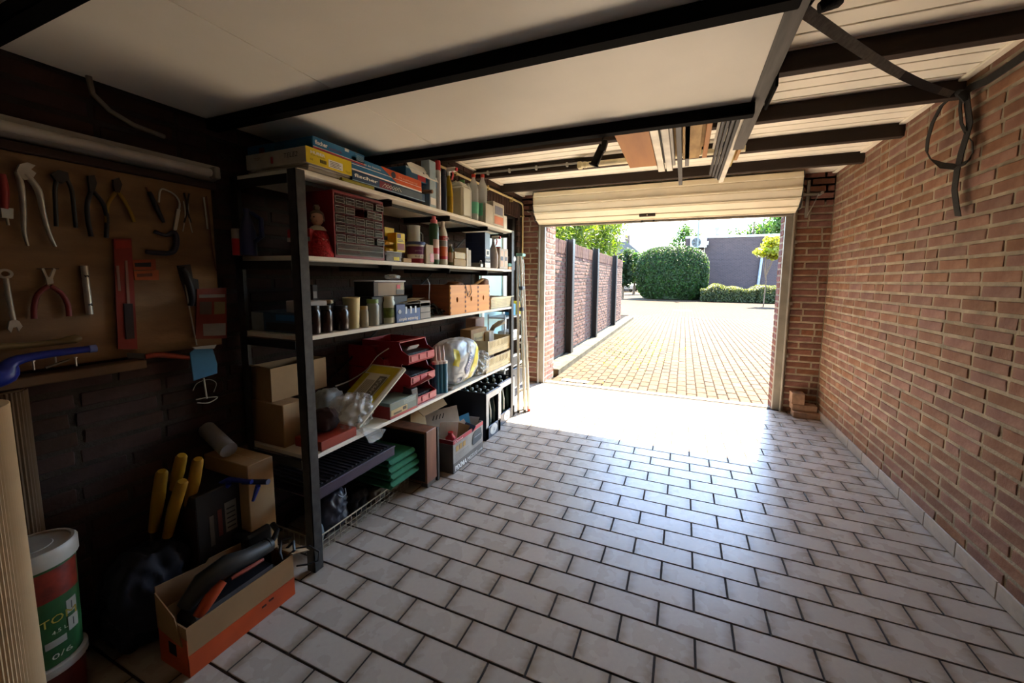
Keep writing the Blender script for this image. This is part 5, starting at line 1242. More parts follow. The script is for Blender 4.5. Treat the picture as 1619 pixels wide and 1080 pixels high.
t = carton('seed_bag', 'brown printed paper bag standing behind the clear bag', 'bag', 745, 770, 512, Z1, P('8a6636', .6, bump=.3, bscale=15), X=XF-.14, dx=.1, bevel=.012, dz=.34)
fp(t, 'F', .15, .8, .52, .9, P('b09a68', .6), 'pale_panel'); ft(t, 'Bloemen', 'F', .2, .74, .07, BK, .5, d=.003); ft(t, 'bollen', 'F', .2, .62, .07, BK, .5, d=.003); fp(t, 'F', .1, .85, .1, .4, P('7a5a34', .6), 'lower_panel')
b = MB(); b.tube([(.003, -.02, t['s'][2]*.5), (.006, .1, t['s'][2]*.52), (.003, .24, t['s'][2]*.5)], .002, 5); b.obj('string', P('b0a080', .6), t)
for k in range(4):
    MB().cham(-.10, 0, 0, .018, 0, .30, .002).obj('booklet', P(['c9c4b6', 'd8d3c6', 'b9b4a4', 'cfcabc'][k], .6), loc=(XF-.10, along(772, XF-.1, Z1)+.02+k*.021, Z1), label=['%s of the white booklets standing upright behind the cream crates' % q for q in ('nearest', 'second nearest', 'third nearest', 'farthest')][k], cat='booklet', group='white booklets behind the cream crates')
m_cr = P('bfae84', .5)
for k, (a, b_, zz, pyt) in enumerate(((768, 806, Z1, 553), (771, 806, Z1+.131, 520))):
    X_ = XF-.006-.012*k; y0 = along(a, X_, zz); w = along(b_, X_, zz)-y0; h_ = .128; D = .25
    t = thing('crate', ['cream slatted plastic crate, lower of two at the far end of the lower shelf', 'cream slatted plastic crate, upper of two at the far end of the lower shelf'][k], 'crate', (X_, y0, zz), 0, 'two cream crates')
    b = MB(); b.box(-D, -.004, .003, w-.003, 0, .005); b.cham(-D, 0, 0, .005, 0, h_*.95, .001); b.cham(-D, 0, w-.005, w, 0, h_*.95, .001); b.box(-D, -D+.004, 0, w, 0, h_*.95); b.obj('crate_shell', m_cr, t)
    b = MB(); b.cham(-.004, .002, 0, w, h_*.12, h_*.2, .001); b.cham(-.004, .002, 0, w, h_*.38, h_*.9, .001); b.cham(-.004, .004, 0, .012, 0, h_*.95, .001); b.cham(-.004, .004, w-.012, w, 0, h_*.95, .001); b.box(-.006, -.002, .01, w-.01, .005, h_*.4); b.obj('front_panel', m_cr, t)
    b = MB()
    for i in range(14): b.cham(.002, .0045, w*(.08+i*.062), w*(.08+i*.062)+.006, h_*.48, h_*.82, .0008)
    b.cham(.002, .004, w*.06, w*.96, h_*.42, h_*.45, .0008); b.cham(.002, .004, w*.06, w*.96, h_*.85, h_*.88, .0008)
    o = b.obj('rib', P('a3936a', .5), t); o['kind'] = 'stuff'
b = MB(); b.tube([(-.1, .02, -.02), (-.06, .04, .06), (-.02, .07, .09), (.0, .12, .10)], [.022, .02, .024, .018], 10)
b.obj('hand_tool', P('8f8672', .5), loc=(XF-.10, along(787, XF-.1, .8), Z1+.26), label='beige plastic hand tool lying on the upper cream crate', cat='tool')
t = rev('tape_roll', 'little grey tape roll near the edge behind the glue cartridges', 'tape', 709, Z1, 614, 14, [('roll', [(1, 0), (1, .9), (.5, 1)], P('6d6258', .6))], H=.018)
t = carton('carton', 'pinkish carton at the back under the lower middle shelf', 'box', 752, 766, 502, Z1+.2, P('8f7468', .6), X=XF-.26, dx=.1, dz=.2)
t.location.z = Z1; t.scale.z = 2

# ------------------------------------------------------------------ under the lower shelf
m_plum = P('3b3040', .5)
t = thing('folding_crate', 'dark plum plastic crate turned on its side under the lower shelf', 'crate', (XF-.01, 1.085, .30))
CW = along(624, XF-.01, .3)-1.085
b = MB(); b.cham(-.36, 0, 0, CW, .0, .006, .002); b.cham(-.005, .0, 0, CW, 0, .048, .001); b.obj('crate_shell', m_plum, t)
b = MB(); b.cham(-.002, .004, -.004, CW+.004, .044, .053, .002); b.obj('rim', m_plum, t)
for i in range(19): b = MB(); b.cham(-.34, -.02, .015+i*CW/20, .026+i*CW/20, .050, .056, .001); b.obj('slat', P('221c26', .5), t)
b = MB(); b.box(-.36, -.004, 0, CW, .044, .050); b.obj('lattice_panel', P('0e0c10', .6), t)
# bricks carrying nothing: green cushions on the basket
for k in range(4):
    y0 = 1.50+.008*(k % 2)
    b = MB(); b.cham(-.36, 0, 0, along(668, XF+.01, .2)-y0-.012*abs(k-1), 0, .038, .015)
    b.obj('cushion', mat('green_fabric', '1a6443', .85, var=.1, scale=9, bump=.25, bscale=25), loc=(XF-.01+.010*(3-k)*.5, y0, .118+k*.0385), bevel=.008, label=['lowest of the four folded green garden cushions under the shelf', 'second lowest of the four folded green garden cushions', 'second from the top of the four folded green garden cushions', 'topmost of the four folded green garden cushions under the shelf'][k], cat='cushion', group='four folded green cushions')
# wire basket with dark cloths and a pale bag
t = thing('wire_basket', 'low pale wire basket on the floor under the lower shelf', 'basket', (-1.475, 1.12, 0))
m_wire = P('b3a893', .5, metal=.2)
Lb, Hb, Db = .61, .085, .32
for z_ in (.010, .032, .055):
    b = MB(); b.tube([(-Db, 0, z_), (0, 0, z_), (0, Lb, z_), (-Db, Lb, z_)], .0014, 5); b.obj('wire', m_wire, t)
b = MB(); b.tube([(-Db, 0, Hb), (0, 0, Hb), (0, Lb, Hb), (-Db, Lb, Hb)], .0035, 6); b.obj('rim_wire', m_wire, t)
for i in range(20): b = MB(); y_ = i*Lb/19; b.tube([(-Db, y_, .010), (0, y_, .010), (0, y_, Hb)], .0014, 5); b.obj('wire', m_wire, t)
for k in range(9): b = MB(); x_ = -k*Db/9; b.tube([(x_, 0, Hb), (x_, 0, .010)], .0014, 5); b.obj('wire', m_wire, t)
crumple('cloth_bag', 'dark shiny bag with white cord at the near end of the wire basket', 'bag', (-1.565, 1.26, .013), (.15, .18, .22), P('20202c', .4), 41, 2, amp=.25)
b = MB(); b.tube([(0, 0, .02), (.008, .018, .0), (.006, .04, .004), (-.01, .05, .025)], .0035, 8); b.obj('cord', P('8f8f94', .5), loc=(-1.485, 1.25, .20), label='looped white cord on the dark bag in the wire basket', cat='cord')
crumple('cloth_bundle', 'black cloth bundle in the middle of the wire basket', 'cloth', (-1.57, 1.41, .013), (.16, .14, .15), P('141318', .8), 43, 2, amp=.3)
crumple('boot', 'dark shoe with tan lining in the wire basket', 'shoe', (-1.545, 1.525, .013), (.12, .12, .10), P('4a3b30', .6), 47, 2, amp=.2)
crumple('paper_bag', 'crumpled beige bag at the far end of the wire basket', 'bag', (-1.57, 1.65, .013), (.16, .15, .10), P('8f8474', .7), 51, 2, amp=.25)
crumple('grey_cloth', 'pale grey-blue rag near the post in the wire basket', 'cloth', (-1.515, 1.155, .013), (.06, .06, .12), P('5d6a6c', .8), 53, 1, amp=.3)
# brown cabinet on the floor
t = thing('cabinet_box', 'brown wooden loudspeaker-like cabinet standing on feet under the shelf', 'cabinet', (-1.365, 1.765, 0))
m_wal = mat('walnut_veneer', '7d5038', .5, var=.12, scale=6, stretch=(3, 3, .4))
chh = height(684, -1.365, 1.765)
b = MB(); b.cham(-.34, 0, 0, .098, .03, chh, .003); b.obj('cabinet_body', m_wal, t)
b = MB(); b.cham(-.325, -.012, -.003, .0, .042, chh-.012, .002); b.obj('dark_grille', m_black, t)
for x_ in (-.30, -.03): b = MB(); b.cham(x_-.02, x_+.025, .01, .09, 0, .03, .002); b.obj('foot', P('5f564c', .7), t)
b = MB(); b.cham(-.28, .002, 0, .02, .0, chh-.01, .002); b.obj('board', P('3f3a36', .6), loc=(-1.365, 1.868, 0), label='dark board standing between the brown cabinet and the printer carton', cat='board')
t = openbox('carton', 'tall open brown carton behind the printer carton under the shelf', -1.615, 1.93, .17, .30, .44, 0, flaps=[[(-.0, 0, .44), (0, .3, .44), (.09, .28, .36), (.09, .02, .36)]])
# printer carton
y0, y1 = along(702, XF+.05, 0), along(768, XF+.05, 0)
y0 = onp(700, 748, 2, 0).y; Xc = onp(717, 750, 2, 0).x; y0 = onp(717, 750, 2, 0).y; y1 = onp(768, 712, 2, 0).y
t = openbox('printer_carton', 'open grey and red printer carton full of waste paper on the floor', Xc, y0, .30, y1-y0, height(698, Xc, y0), 0, mt=P('9b948b', .6), mi=P('8a6a4c', .8))
dx, dy, dz = t['s']
fp(t, 'F', 0, 1, .88, 1, m_red, 'red_band'); fp(t, 'E', 0, 1, .88, 1, P('8a2024', .4), 'red_band'); fp(t, 'E', 0, 1, 0, .87, P('5f5852', .6), 'side_print'); fp(t, 'F', 0, 1, 0, .3, P('6d6660', .6), 'dark_base')
ft(t, 'Canon', 'F', .04, .90, .07, WH, .25, d=.0025); ft(t, 'PIXMA', 'F', .05, .05, .15, WH, .36, d=.0025, bold=.03); ft(t, 'MG5500', 'F', .44, .05, .13, WH, .34, d=.0025); ft(t, 'series', 'F', .81, .07, .08, WH, .15, d=.0025)
b = MB(); b.prism([(.002, dy*.60, dz*.5), (.002, dy*.64, dz*.78), (.002, dy*.72, dz*.84), (.002, dy*.92, dz*.84), (.002, dy*.95, dz*.55), (.002, dy*.92, dz*.46), (.002, dy*.64, dz*.42)], (.0015, 0, 0)); pr_ = b.obj('printer_picture', P('2f3438', .5), t)
b = MB(); b.box(.0035, .0042, dy*.68, dy*.9, dz*.64, dz*.655); b.obj('picture_slot', P('9aa0a4', .4), pr_)
for i in range(3): fp(t, 'F', .08+i*.11, .16+i*.11, .62, .78, P('b08a4a', .5), 'picture_icon')
for i in range(5): fp(t, 'F', .06, .5, .34+i*.045, .345+i*.045, P('6d6a66', .5), 'print_line')
# waste paper inside: leaning cards, bottles, packets
def sheet(lab, c, rot, w, h, mt, nm='paper'):
    b = MB(); b.cham(-.0006, .0006, -w/2, w/2, -.06, h, .0002); return b.obj(nm, mt, loc=c, rot=rot, label=lab, cat='paper')
yc = (y0+y1)/2
bsh = sheet('large printed grey sheet leaning out of the printer carton', (Xc-.14, y0+.12, dz-.02), (.12, -.25, -.75), .22, .17, P('c9c2b4', .6))
sheet('white leaflet bulging over the near end of the printer carton', (Xc-.085, y0+.065, dz-.03), (-.1, -.05, -.9), .12, .12, WH)
sheet('small blue card in the printer carton', (Xc-.08, yc+.08, dz-.0), (.2, .1, -.6), .08, .08, P('4a9ac8', .4), 'card')
sheet('brown torn cardboard piece in the printer carton', (Xc-.06, yc-.02, dz-.01), (-.4, .1, -.9), .10, .06, m_card, 'cardboard')
sheet('white folded receipt in the printer carton', (Xc-.05, yc+.02, dz+.0), (.5, .2, -.7), .06, .07, WH)
sheet('grey packet in the far end of the printer carton', (Xc-.06, yc+.12, dz-.01), (-.3, .1, -.6), .11, .06, P('8f8a86', .5), 'packet')
sheet('dark blue packet in the printer carton', (Xc-.03, yc+.02, dz-.02), (-.5, .1, -.9), .08, .06, P('2a3a66', .4), 'packet')
rev('small_bottle', 'small red bottle standing in the near corner of the printer carton', 'bottle', 0, dz-.09, 0, 16, [('bottle', [(1, 0), (1, .7), (.5, .85), (.5, 1)], m_red)], X=Xc-.06, Y=y0+.06, H=.12)
for i in range(4): b = MB(); b.prism([(.0008, -.07+i*.022, .11), (.0008, -.055+i*.022, .14), (.0008, -.05+i*.022, .138), (.0008, -.064+i*.022, .108)], (.0004, 0, 0)); b.obj('printed_mark', m_dark, bsh)
# beer crates
m_cb = P('1b1f2c', .4)
def crate(lab, pxa, pya, pxb, pyb, pyt):
    a, b0 = onp(pxa, pya, 2, 0), onp(pxb, pyb, 2, 0); X_ = a.x; y0, y1 = a.y, b0.y; h = height(pyt, X_, y0); D = .32; w = y1-y0
    t = thing('bottle_crate', lab, 'crate', (X_, y0, 0), 0, 'black bottle crates')
    b = MB(); b.cham(-D, 0, 0, .012, 0, h, .003); b.cham(-D, 0, w-.012, w, 0, h, .003); b.cham(-D, -D+.012, 0, w, 0, h, .003); b.box(-D, 0, 0, w, 0, .01)
    for q in (0, w-.05): b.cham(-.012, .002, q, q+.05, 0, h, .003)
    b.cham(-.012, .002, 0, w, 0, h*.26, .003); b.cham(-.012, .002, 0, w, h*.86, h, .003)
    b.obj('crate_shell', m_cb, t)
    wh = P('b5b4ae', .5)
    b = MB(); b.prism([(.0025, w*.02, h*.26), (.0025, w*.17, h*.30), (.0025, w*.17, h*.8), (.0025, w*.24, h*.86), (.0025, w*.9, h*.86), (.0025, w*.98, h*.98), (.0025, w*.02, h*.98)], (.001, 0, 0)); b.prism([(.0025, w*.83, h*.3), (.0025, w*.98, h*.26), (.0025, w*.98, h*.96), (.0025, w*.83, h*.84)], (.001, 0, 0)); b.obj('white_print_frame', wh, t)
    b = MB(); b.cyl((.002, w*.5, h*.15), (.004, w*.5, h*.15), h*.11, n=24); b.v = [(x, w*.5+(y-w*.5)*1.45, z) for x, y, z in b.v]; lg = b.obj('oval_emblem', wh, t)
    text('A', t, (.0045, w*.5-.012, h*.10), (0, 1, 0), (0, 0, 1), .03, P('1b1f2c', .4), .024, depth=.0005, shear=.3)
    for i in range(4):
        for j in range(3):
            x_, y_ = -D+.05+i*.073, .05+j*(w-.1)/2; bt = MB(); bt.lathe([(.028, .012), (.03, .02), (.03, h*.55), (.012, h*.8), (.012, h*.93), (.014, h*.94), (.013, h*.97)], (x_, y_, 0), 12)
            bt.obj('bottle', mat('bottle_glass_green', '2c3d34', .12, spec=.8), t)
            b = MB(); b.lathe([(.0145, h*.93), (.0145, h*.965), (.01, h*.985)], (x_, y_, 0), 10); b.obj('bottle_cap', P('9aa39c', .35, metal=.6), t)
    return t
crate('black bottle crate with white oval emblem, nearer of two beside the printer carton', 768, 698, 785, 678, 623)
crate('black bottle crate with white oval emblem, farther one by the end post', 787, 677, 805, 655, 608)
# ------------------------------------------------------------------ ladder
m_lad = mat('ladder_aluminium', 'd3d0c4', .4, metal=.25, var=.04, scale=20)
t = thing('ladder', 'folded aluminium stepladder leaning upright at the far end of the shelves', 'ladder', (0, 0, 0))
yl = 3.22; xl = -1.36
for k, (dx_, dy_) in enumerate(((-.0, 0), (-.035, -.03), (.02, .03), (-.02, .06))):
    bt_ = Vector((xl+dx_*1.4+.01, yl+dy_*1.2, .0)); tp_ = Vector((xl+dx_*.5-.115, yl+.16+dy_*.6, 1.50-.03*k)); d = (tp_-bt_)
    b = MB(); b.M = Matrix.Translation(bt_) @ d.to_track_quat('Z', 'X').to_matrix().to_4x4(); b.cham(-.018, .018, -.011, .011, .02, d.length, .003); b.obj('rail', m_lad, t)
    b = MB(); b.M = Matrix.Translation(bt_) @ d.to_track_quat('Z', 'X').to_matrix().to_4x4(); b.cham(-.016, .016, -.012, .012, 0, .05, .003); b.obj('rubber_foot', P('b8402a', .6) if k == 2 else m_dark, t)
for i in range(6):
    z_ = .2+i*.22; u = z_/1.5; b = MB(); x_ = xl-.115*u; b.cham(x_-.035, x_+.018, yl+.16*u-.02, yl+.16*u+.05, z_, z_+.012, .002); b.obj('step', m_alu, t)
b = MB(); b.cham(xl-.15, xl-.08, yl+.13, yl+.21, 1.47, 1.50, .006); b.obj('top_cap', P('7fb3ac', .5), t)
for z_ in (.95, 1.15): b = MB(); u = z_/1.5; b.cham(xl-.14*u, xl-.08*u, yl+.12*u, yl+.16*u+.02, z_, z_+.035, .004); b.obj('hinge', P('55606c', .4), t)
b = MB(); b.tube([(xl-.12, yl+.2, 1.47), (xl-.09, yl+.18, 1.38), (xl-.085, yl+.15, 1.2)], .012); b.obj('green_hose_grip', P('5fa39a', .4), t)
# low rack beyond the shelves
t = thing('low_rack', 'low white metal rack near the glazed back door beyond the ladder', 'rack', (XL+.02, 3.32, 0))
for z_ in (.10, .34, .62, .86):
    b = MB(); b.cham(0, .19, 0, .50, z_, z_+.018, .002); b.obj('shelf_board', P('8f9496', .5), t)
for x_ in (.0, .178):
    for y_ in (.0, .488): b = MB(); b.box(x_, x_+.012, y_, y_+.012, 0, .9); b.obj('post', P('8f979c', .5), t)
MB().cham(0, .15, 0, .25, 0, .1, .006).obj('storage_case', m_dark, loc=(XL+.08, 3.42, .363), label='black case on the low white rack', cat='case')
MB().cham(0, .14, 0, .22, 0, .08, .006).obj('storage_case', P('8f8f8c', .5), loc=(XL+.08, 3.42, .643), label='pale grey box on the low white rack', cat='box')
MB().cham(0, .1, 0, .07, 0, .14, .006).obj('cleaning_box', P('d8bc1c', .4), loc=(XL+.14, 3.62, .883), label='yellow box at the top of the low white rack', cat='box')
MB().cham(0, .1, 0, .06, 0, .12, .006).obj('cleaning_box', P('2f7fa8', .4), loc=(XL+.12, 3.50, .883), label='blue box at the top of the low white rack', cat='box')
MB().cham(0, .16, 0, .3, 0, .2, .006).obj('black_crate', m_dark, loc=(XL+.06, 3.45, .123), label='dark crate in the bottom of the low white rack', cat='crate')
# bricks by the right pier
vb = MB().cham(-.105, .105, -.05, .05, 0, .058, .004)
mb_ = mat('loose_brick', '9b7c66', .9, var=.14, scale=14, bump=.3, bscale=45)
for k, (x_, y_, z_, s_) in enumerate(((XR-.115, 4.11, 0, 1), (XR-.125, 4.15, .0585, .95), (XR-.18, 4.15, .116, .5))):
    b = MB(); b.cham(-.105*s_, .105*s_, -.05, .05, 0, .056+.05*(k == 2), .004)
    b.obj('loose_brick', mb_, loc=(x_, y_, z_), label=['flat brick at the bottom of the little pile in the right corner', 'middle brick of the little pile in the right corner', 'upright half brick on top of the little pile in the right corner'][k], cat='brick')
# ------------------------------------------------------------------ pipe, conduit, tube lights
t = thing('heating_pipe', 'thin cream-painted pipe running along the left wall and down by the door', 'pipe')
px_ = XL+.03
b = MB(); b.tube([(px_, 1.2, 2.11), (px_, 2.6, 2.115), (px_, 4.10, 2.13), (px_, 4.15, 2.12), (px_, 4.165, 2.08), (px_, 4.165, .1)], .0105, 10); b.obj('pipe', mat('cream_pipe', 'c9b888', .35, metal=.3, var=.05), t)
b = MB(); b.tube([(px_, 3.02, 2.12), (px_, 3.04, 2.17), (px_+.01, 3.07, 2.195)], .008, 8); b.obj('branch', mat('cream_pipe', 'c9b888'), t)
for y_ in (2.2, 2.75, 3.3, 3.85): b = MB(); b.box(XL+.005, px_+.013, y_, y_+.012, 2.095, 2.145); b.obj('pipe_clip', P('b8a470', .4, metal=.4), t)
for z_ in (.4, .95, 1.5, 1.98): b = MB(); b.cham(XL+.0, px_+.015, 4.15, 4.18, z_, z_+.014, .002); b.obj('pipe_clip', P('b8a470', .4, metal=.4), t)
t = thing('conduit', 'grey electric conduit clipped along a ceiling joist', 'conduit')
b = MB(); b.tube([(px_, 3.06, 2.19), (px_+.02, 3.074, 2.196), (px_+.06, 3.075, 2.192), (-.78, 3.075, 2.192)], .0085, 8); b.obj('conduit_tube', P('8a8884', .45), t)
for x_ in (-1.66, -1.45, -1.2, -.93): b = MB(); b.cham(x_-.009, x_+.009, 3.062, 3.085, 2.17, 2.205, .003); b.obj('conduit_clip', P('a8a49c', .5), t)
t = thing('tube_light', 'cream-ended fluorescent tube fitting under the joist behind the hanging tongs', 'light fitting', (0, 0, 0))
b = MB(); b.cyl((-.80, 3.04, 2.16), (.35, 3.04, 2.16), .022, n=14); b.obj('tube', P('e0d6b4', .4), t)
b = MB(); b.cham(-.83, -.795, 3.015, 3.065, 2.135, 2.185, .004); b.cyl((-.78, 3.04, 2.16), (-.76, 3.04, 2.16), .0245, n=14); b.obj('end_cap', P('cfc49c', .4), t)
t = thing('wall_tube_light', 'long dusty white fluorescent batten on the left wall above the tool board', 'light fitting', (0, 0, 0))
b = MB(); b.prism([(XL, -.5, 1.632), (XL+.05, -.5, 1.642), (XL+.062, -.5, 1.665), (XL+.05, -.5, 1.69), (XL, -.5, 1.698)], (0, 1.50, 0)); b.obj('batten', P('a39c90', .5), t)
b = MB(); b.cyl((XL+.07, -.45, 1.655), (XL+.07, .96, 1.655), .014, n=12); b.obj('tube', P('bdb6aa', .35), t)
for y_ in (.965, -.48): b = MB(); b.cham(XL+.05, XL+.09, y_, y_+.02, 1.635, 1.68, .003); b.obj('tube_holder', P('8f897e', .5), t)
b = MB(); b.box(XL+.054, XL+.0605, .86, .89, 1.645, 1.652); b.obj('starter_slot', m_dark, t)
b = MB(); b.tube([(XL+.03, .66, 1.88), (XL+.03, .665, 1.83), (XL+.035, .70, 1.79), (XL+.035, .76, 1.765), (XL+.035, .84, 1.755)], .008, 8); b.obj('cable', P('6f665a', .6), label='grey cable curving down the dark wall from the platform', cat='cable')
# black tongs / bracket hanging
c = onp(950, 222, 2, 1.84); t = thing('hanging_clamp', 'black folding bracket hanging down from the front platform tube', 'bracket', (-.625, 2.2, 2.15))
p1 = onp(953, 218, 1, 1.648); p1.z = 1.845; t.location = p1; t.scale = (.8, .8, .8)
b = MB(); b.tube([(0, 0, .02), (0, 0, -.05)], .006, 8); b.obj('hook', m_black, t)
for (ax_, ay_, cx_, cy_) in (((950, 232), (958, 236), (943, 258), (951, 260)),):
    pass
b = MB(); b.M = Matrix.Translation((-.012, 0, -.085)) @ Matrix.Rotation(.45, 4, 'Y'); b.cham(-.028, .012, -.012, .012, -.055, .05, .004); b.cham(-.034, .02, -.014, .014, -.062, -.052, .002); b.obj('clamp_jaw', m_black, t)
b = MB(); b.M = Matrix.Translation((.006, 0, -.04)) @ Matrix.Rotation(.3, 4, 'Y'); b.cham(-.012, .016, -.015, .015, -.03, .03, .004); b.obj('hinge_block', P('232323', .4), t)

# ------------------------------------------------------------------ lumber and strips pushed on top of the platform tubes
m_ply = mat('reddish_plywood', 'c4843f', .55, var=.1, scale=4, stretch=(3, .5, 3), var2='a86a30')
m_osb = mat('raw_pine', 'cda86c', .65, var=.2, scale=7, stretch=(3, .8, 3), var2='94703c')
def lum(label, name, px_l, px_r, py_tip, z, th, mt, cat='strip', y0=1.2, slope=0, prof=None, part=None):
    """long piece lying along the room on the platform side, its tip seen at column px_l..px_r, row py_tip"""
    a = onp(px_l, py_tip, 2, z); c_ = onp(px_r, py_tip, 2, z); x0, x1, y1 = min(a.x, c_.x), max(a.x, c_.x), a.y
    b = MB()
    if prof == 'tube': r_ = (x1-x0)/2; b.cyl(((x0+x1)/2, y0, z+r_), ((x0+x1)/2, y1, z+r_), r_, n=14)
    elif prof == 'angle': b.box(x0, x1, y0, y1, z, z+.002); b.box(x0, x0+.002, y0, y1, z, z+th); b.box(x1-.002, x1, y0, y1, z, z+th*.6)
    else: b.cham(x0, x1, y0, y1, z, z+th, min(.0015, th*.2))
    b.v = [(x-x0, y-y0, zz-z) for x, y, zz in b.v]
    return b.obj(name, mt, loc=(x0, y0, z), label=label, cat=cat, group='lengths of wood and metal stored along the platform edge')
z0_ = ZP+.0135
lum('wide reddish wooden board sticking out over the front platform tube', 'wooden_board', 996, 1041, 266, z0_, .018, m_ply, 'board')
lum('white perforated metal angle right of the reddish board', 'perforated_angle', 1041, 1052, 272, z0_+.0, .02, P('e0dccf', .4, metal=.3), prof='angle')
lum('dark grey profile among the white strips right of the reddish board', 'metal_profile', 1049, 1056, 258, z0_+.022, .02, P('4b4b4d', .4))
lum('white square gutter profile with bright edge', 'gutter_profile', 1054, 1064, 271, z0_, .02, P('eeebe0', .35), prof='angle')
lum('wide raw plank with split end at the middle of the stored lengths', 'wooden_plank', 1069, 1094, 243, z0_+.025, .022, m_osb, 'board')
lum('raw pine board with dark marks above the split plank', 'wooden_board', 1091, 1112, 234, z0_+.05, .022, m_osb, 'board')
lum('short raw pine board tip behind the marked board', 'wooden_board', 1080, 1105, 252, z0_, .02, m_osb, 'board')
lum('grey square metal rod reaching furthest down at left', 'metal_rod', 1073, 1079, 293, z0_+.0, .012, P('3c3c3e', .5))
lum('small grey channel tip behind the pine boards', 'metal_channel', 1083, 1089, 263, z0_, .014, P('6f6f72', .45), prof='angle')
lum('thin silver tube lying across the pine plank', 'metal_tube', 1083, 1090, 214, z0_+.078, .012, P('c3c1bc', .3, metal=.6), prof='tube')
lum('brown slat with speckled edge right of the pine boards', 'wooden_strip', 1110, 1117, 250, z0_+.03, .012, m_ply, 'board')
lum('broad white laminated strip among the stored lengths', 'laminate_strip', 1126, 1138, 236, z0_+.05, .004, P('efeadb', .4))
for k in range(4):
    lum(['dark grey plastic strip, leftmost of four under the white strip', 'dark grey plastic strip, second of four under the white strip', 'dark grey plastic strip, third of four under the white strip', 'dark grey plastic strip, rightmost of four under the white strip'][k], 'plastic_strip', 1121+k*4.2, 1124.4+k*4.2, 278+k*2.4, z0_, .022, P('333336', .6))
lum('grey-brown board tip right of the dark grey strips', 'wooden_board', 1139, 1150, 250, z0_+.02, .01, P('8f7f6c', .6), 'board')
lum('bright white square rod reaching furthest down at right', 'white_rod', 1136, 1143, 289, z0_, .011, P('efe9d8', .4))
lum('yellow-gold plastic tube beside the white rod', 'plastic_tube', 1149, 1156, 265, z0_+.014, .01, P('c9b45c', .4), prof='tube')
lum('slim gold rod above the yellow-gold tube', 'brass_rod', 1150, 1154, 238, z0_+.04, .01, P('b8a04a', .4), prof='tube')
lum('orange-brown board standing on edge beside the side rail', 'wooden_board', 1160, 1165, 254, z0_, .05, mat('orange_board', 'b8823c', .5, var=.1, scale=5, stretch=(3, .5, 3)), 'board')

lum('long raw pine batten lying high beside the wide plank', 'wooden_batten', 1100, 1108, 246, z0_+.075, .02, m_osb, 'board')
lum('grey aluminium angle beside the white gutter profile', 'metal_angle', 1063, 1068, 262, z0_+.0, .02, P('8f8d88', .4, metal=.4), prof='angle')
lum('slim white plastic strip right of the white laminated strip', 'plastic_strip', 1146, 1149, 232, z0_+.06, .006, P('efeadb', .4))
lum('broad pine board tip between the grey rod and the marked board', 'wooden_board', 1066, 1079, 247, z0_+.05, .018, m_osb, 'board')
# ------------------------------------------------------------------ straps
m_strap = mat('grey_webbing', '6a6660', .85, var=.1, scale=60, bump=.3, bscale=300)
m_strapb = mat('black_webbing', '1a1816', .9, var=.1, scale=60, bump=.3, bscale=300)
A_ = onp(1272, 18, 2, 1.93); B_ = onp(1508, 150, 0, XR-.03)
t = thing('tension_strap', 'grey webbing strap slung from the platform rail to the joist end at the right wall', 'strap')
mid = []
for i in range(13):
    u = i/12; p = A_.lerp(B_, u); p.z -= .03*math.sin(PI*u)*(1 if u > 0 else 0); mid.append(p)
wd_ = [(mid[min(i+1, 12)]-mid[max(i-1, 0)]).cross(mid[i]-Vector((0, 0, CAM_Z))) for i in range(13)]
b = MB(); b.ribbon(mid, .028, [tuple(w) for w in wd_]); b.obj('strap', m_strap, t)
b = MB(); b.ribbon(mid[6:11], .029, [tuple(w) for w in wd_[6:11]], th=.0026); b.obj('strap_lettering_band', P('2a2a30', .8), t)
b = MB(); b.tube([A_+Vector((-.02, -.0, .05)), A_+Vector((0, .01, .03)), A_+Vector((-.02, .05, .0)), A_+Vector((-.05, .12, -.02))], [.02, .024, .018, .01], 10); b.obj('knot', mat('shiny_black_tape', '2a2725', .3, bump=.8, bscale=60), t)
b = MB(); b.tube([A_+Vector((.0, 0, .06)), A_+Vector((.05, .02, .05)), A_+Vector((.06, .0, .01)), A_+Vector((.03, .0, .0))], [.016, .02, .022, .012], 10); b.obj('knot', m_strapb, t)
w_ = XR-.02
def W(px, py, off=0): return onp(px, py, 0, w_-off)
t = thing('black_strap', 'black webbing strap looped and dangling against the right brick wall', 'strap')
b = MB(); b.ribbon([W(1619, 88), W(1590, 108), W(1560, 128), W(1535, 138), W(1522, 150)], .04, (0, .4, 1)); b.ribbon([W(1650, 60), W(1619, 88)], .04, (0, .4, 1)); b.obj('upper_run', m_strapb, t)
b = MB(); b.ribbon([W(1505, 152, .02), W(1488, 168, .03), W(1474, 195, .04), W(1467, 220, .045), W(1465, 240, .045), W(1472, 253, .04), W(1490, 262, .03), W(1512, 264, .02), W(1530, 256, .015), W(1538, 240, .01), W(1537, 224, .005), W(1526, 212, .005), W(1520, 200, .01)], .034, [(0, .9, .3)]*4+[(0, .8, .6)]*2+[(.6, .2, .8)]*3+[(.3, .9, .3)]*4); b.obj('loop', m_strapb, t)
b = MB(); b.ribbon([W(1527, 148, .01), W(1530, 170, .01), W(1533, 195, .005), W(1528, 215, .01), W(1520, 240, .015), W(1513, 270, .015), W(1509, 300, .012), W(1512, 325, .01), W(1515, 342, .01)], .045, [(0, .95, .15)]*7+[(0, .6, .1)]*2); b.obj('hanging_end', m_strapb, t)
b = MB(); b.ribbon([W(1520, 150, .015), W(1518, 172, .02), W(1520, 195, .015), W(1526, 208, .012)], .024, (0, .9, .2)); b.obj('second_strand', m_strapb, t)
b = MB(); b.tube([W(1512, 146, .0), W(1524, 149, .02), W(1529, 160, .01)], [.014, .02, .012], 8); b.obj('knot', m_strapb, t)
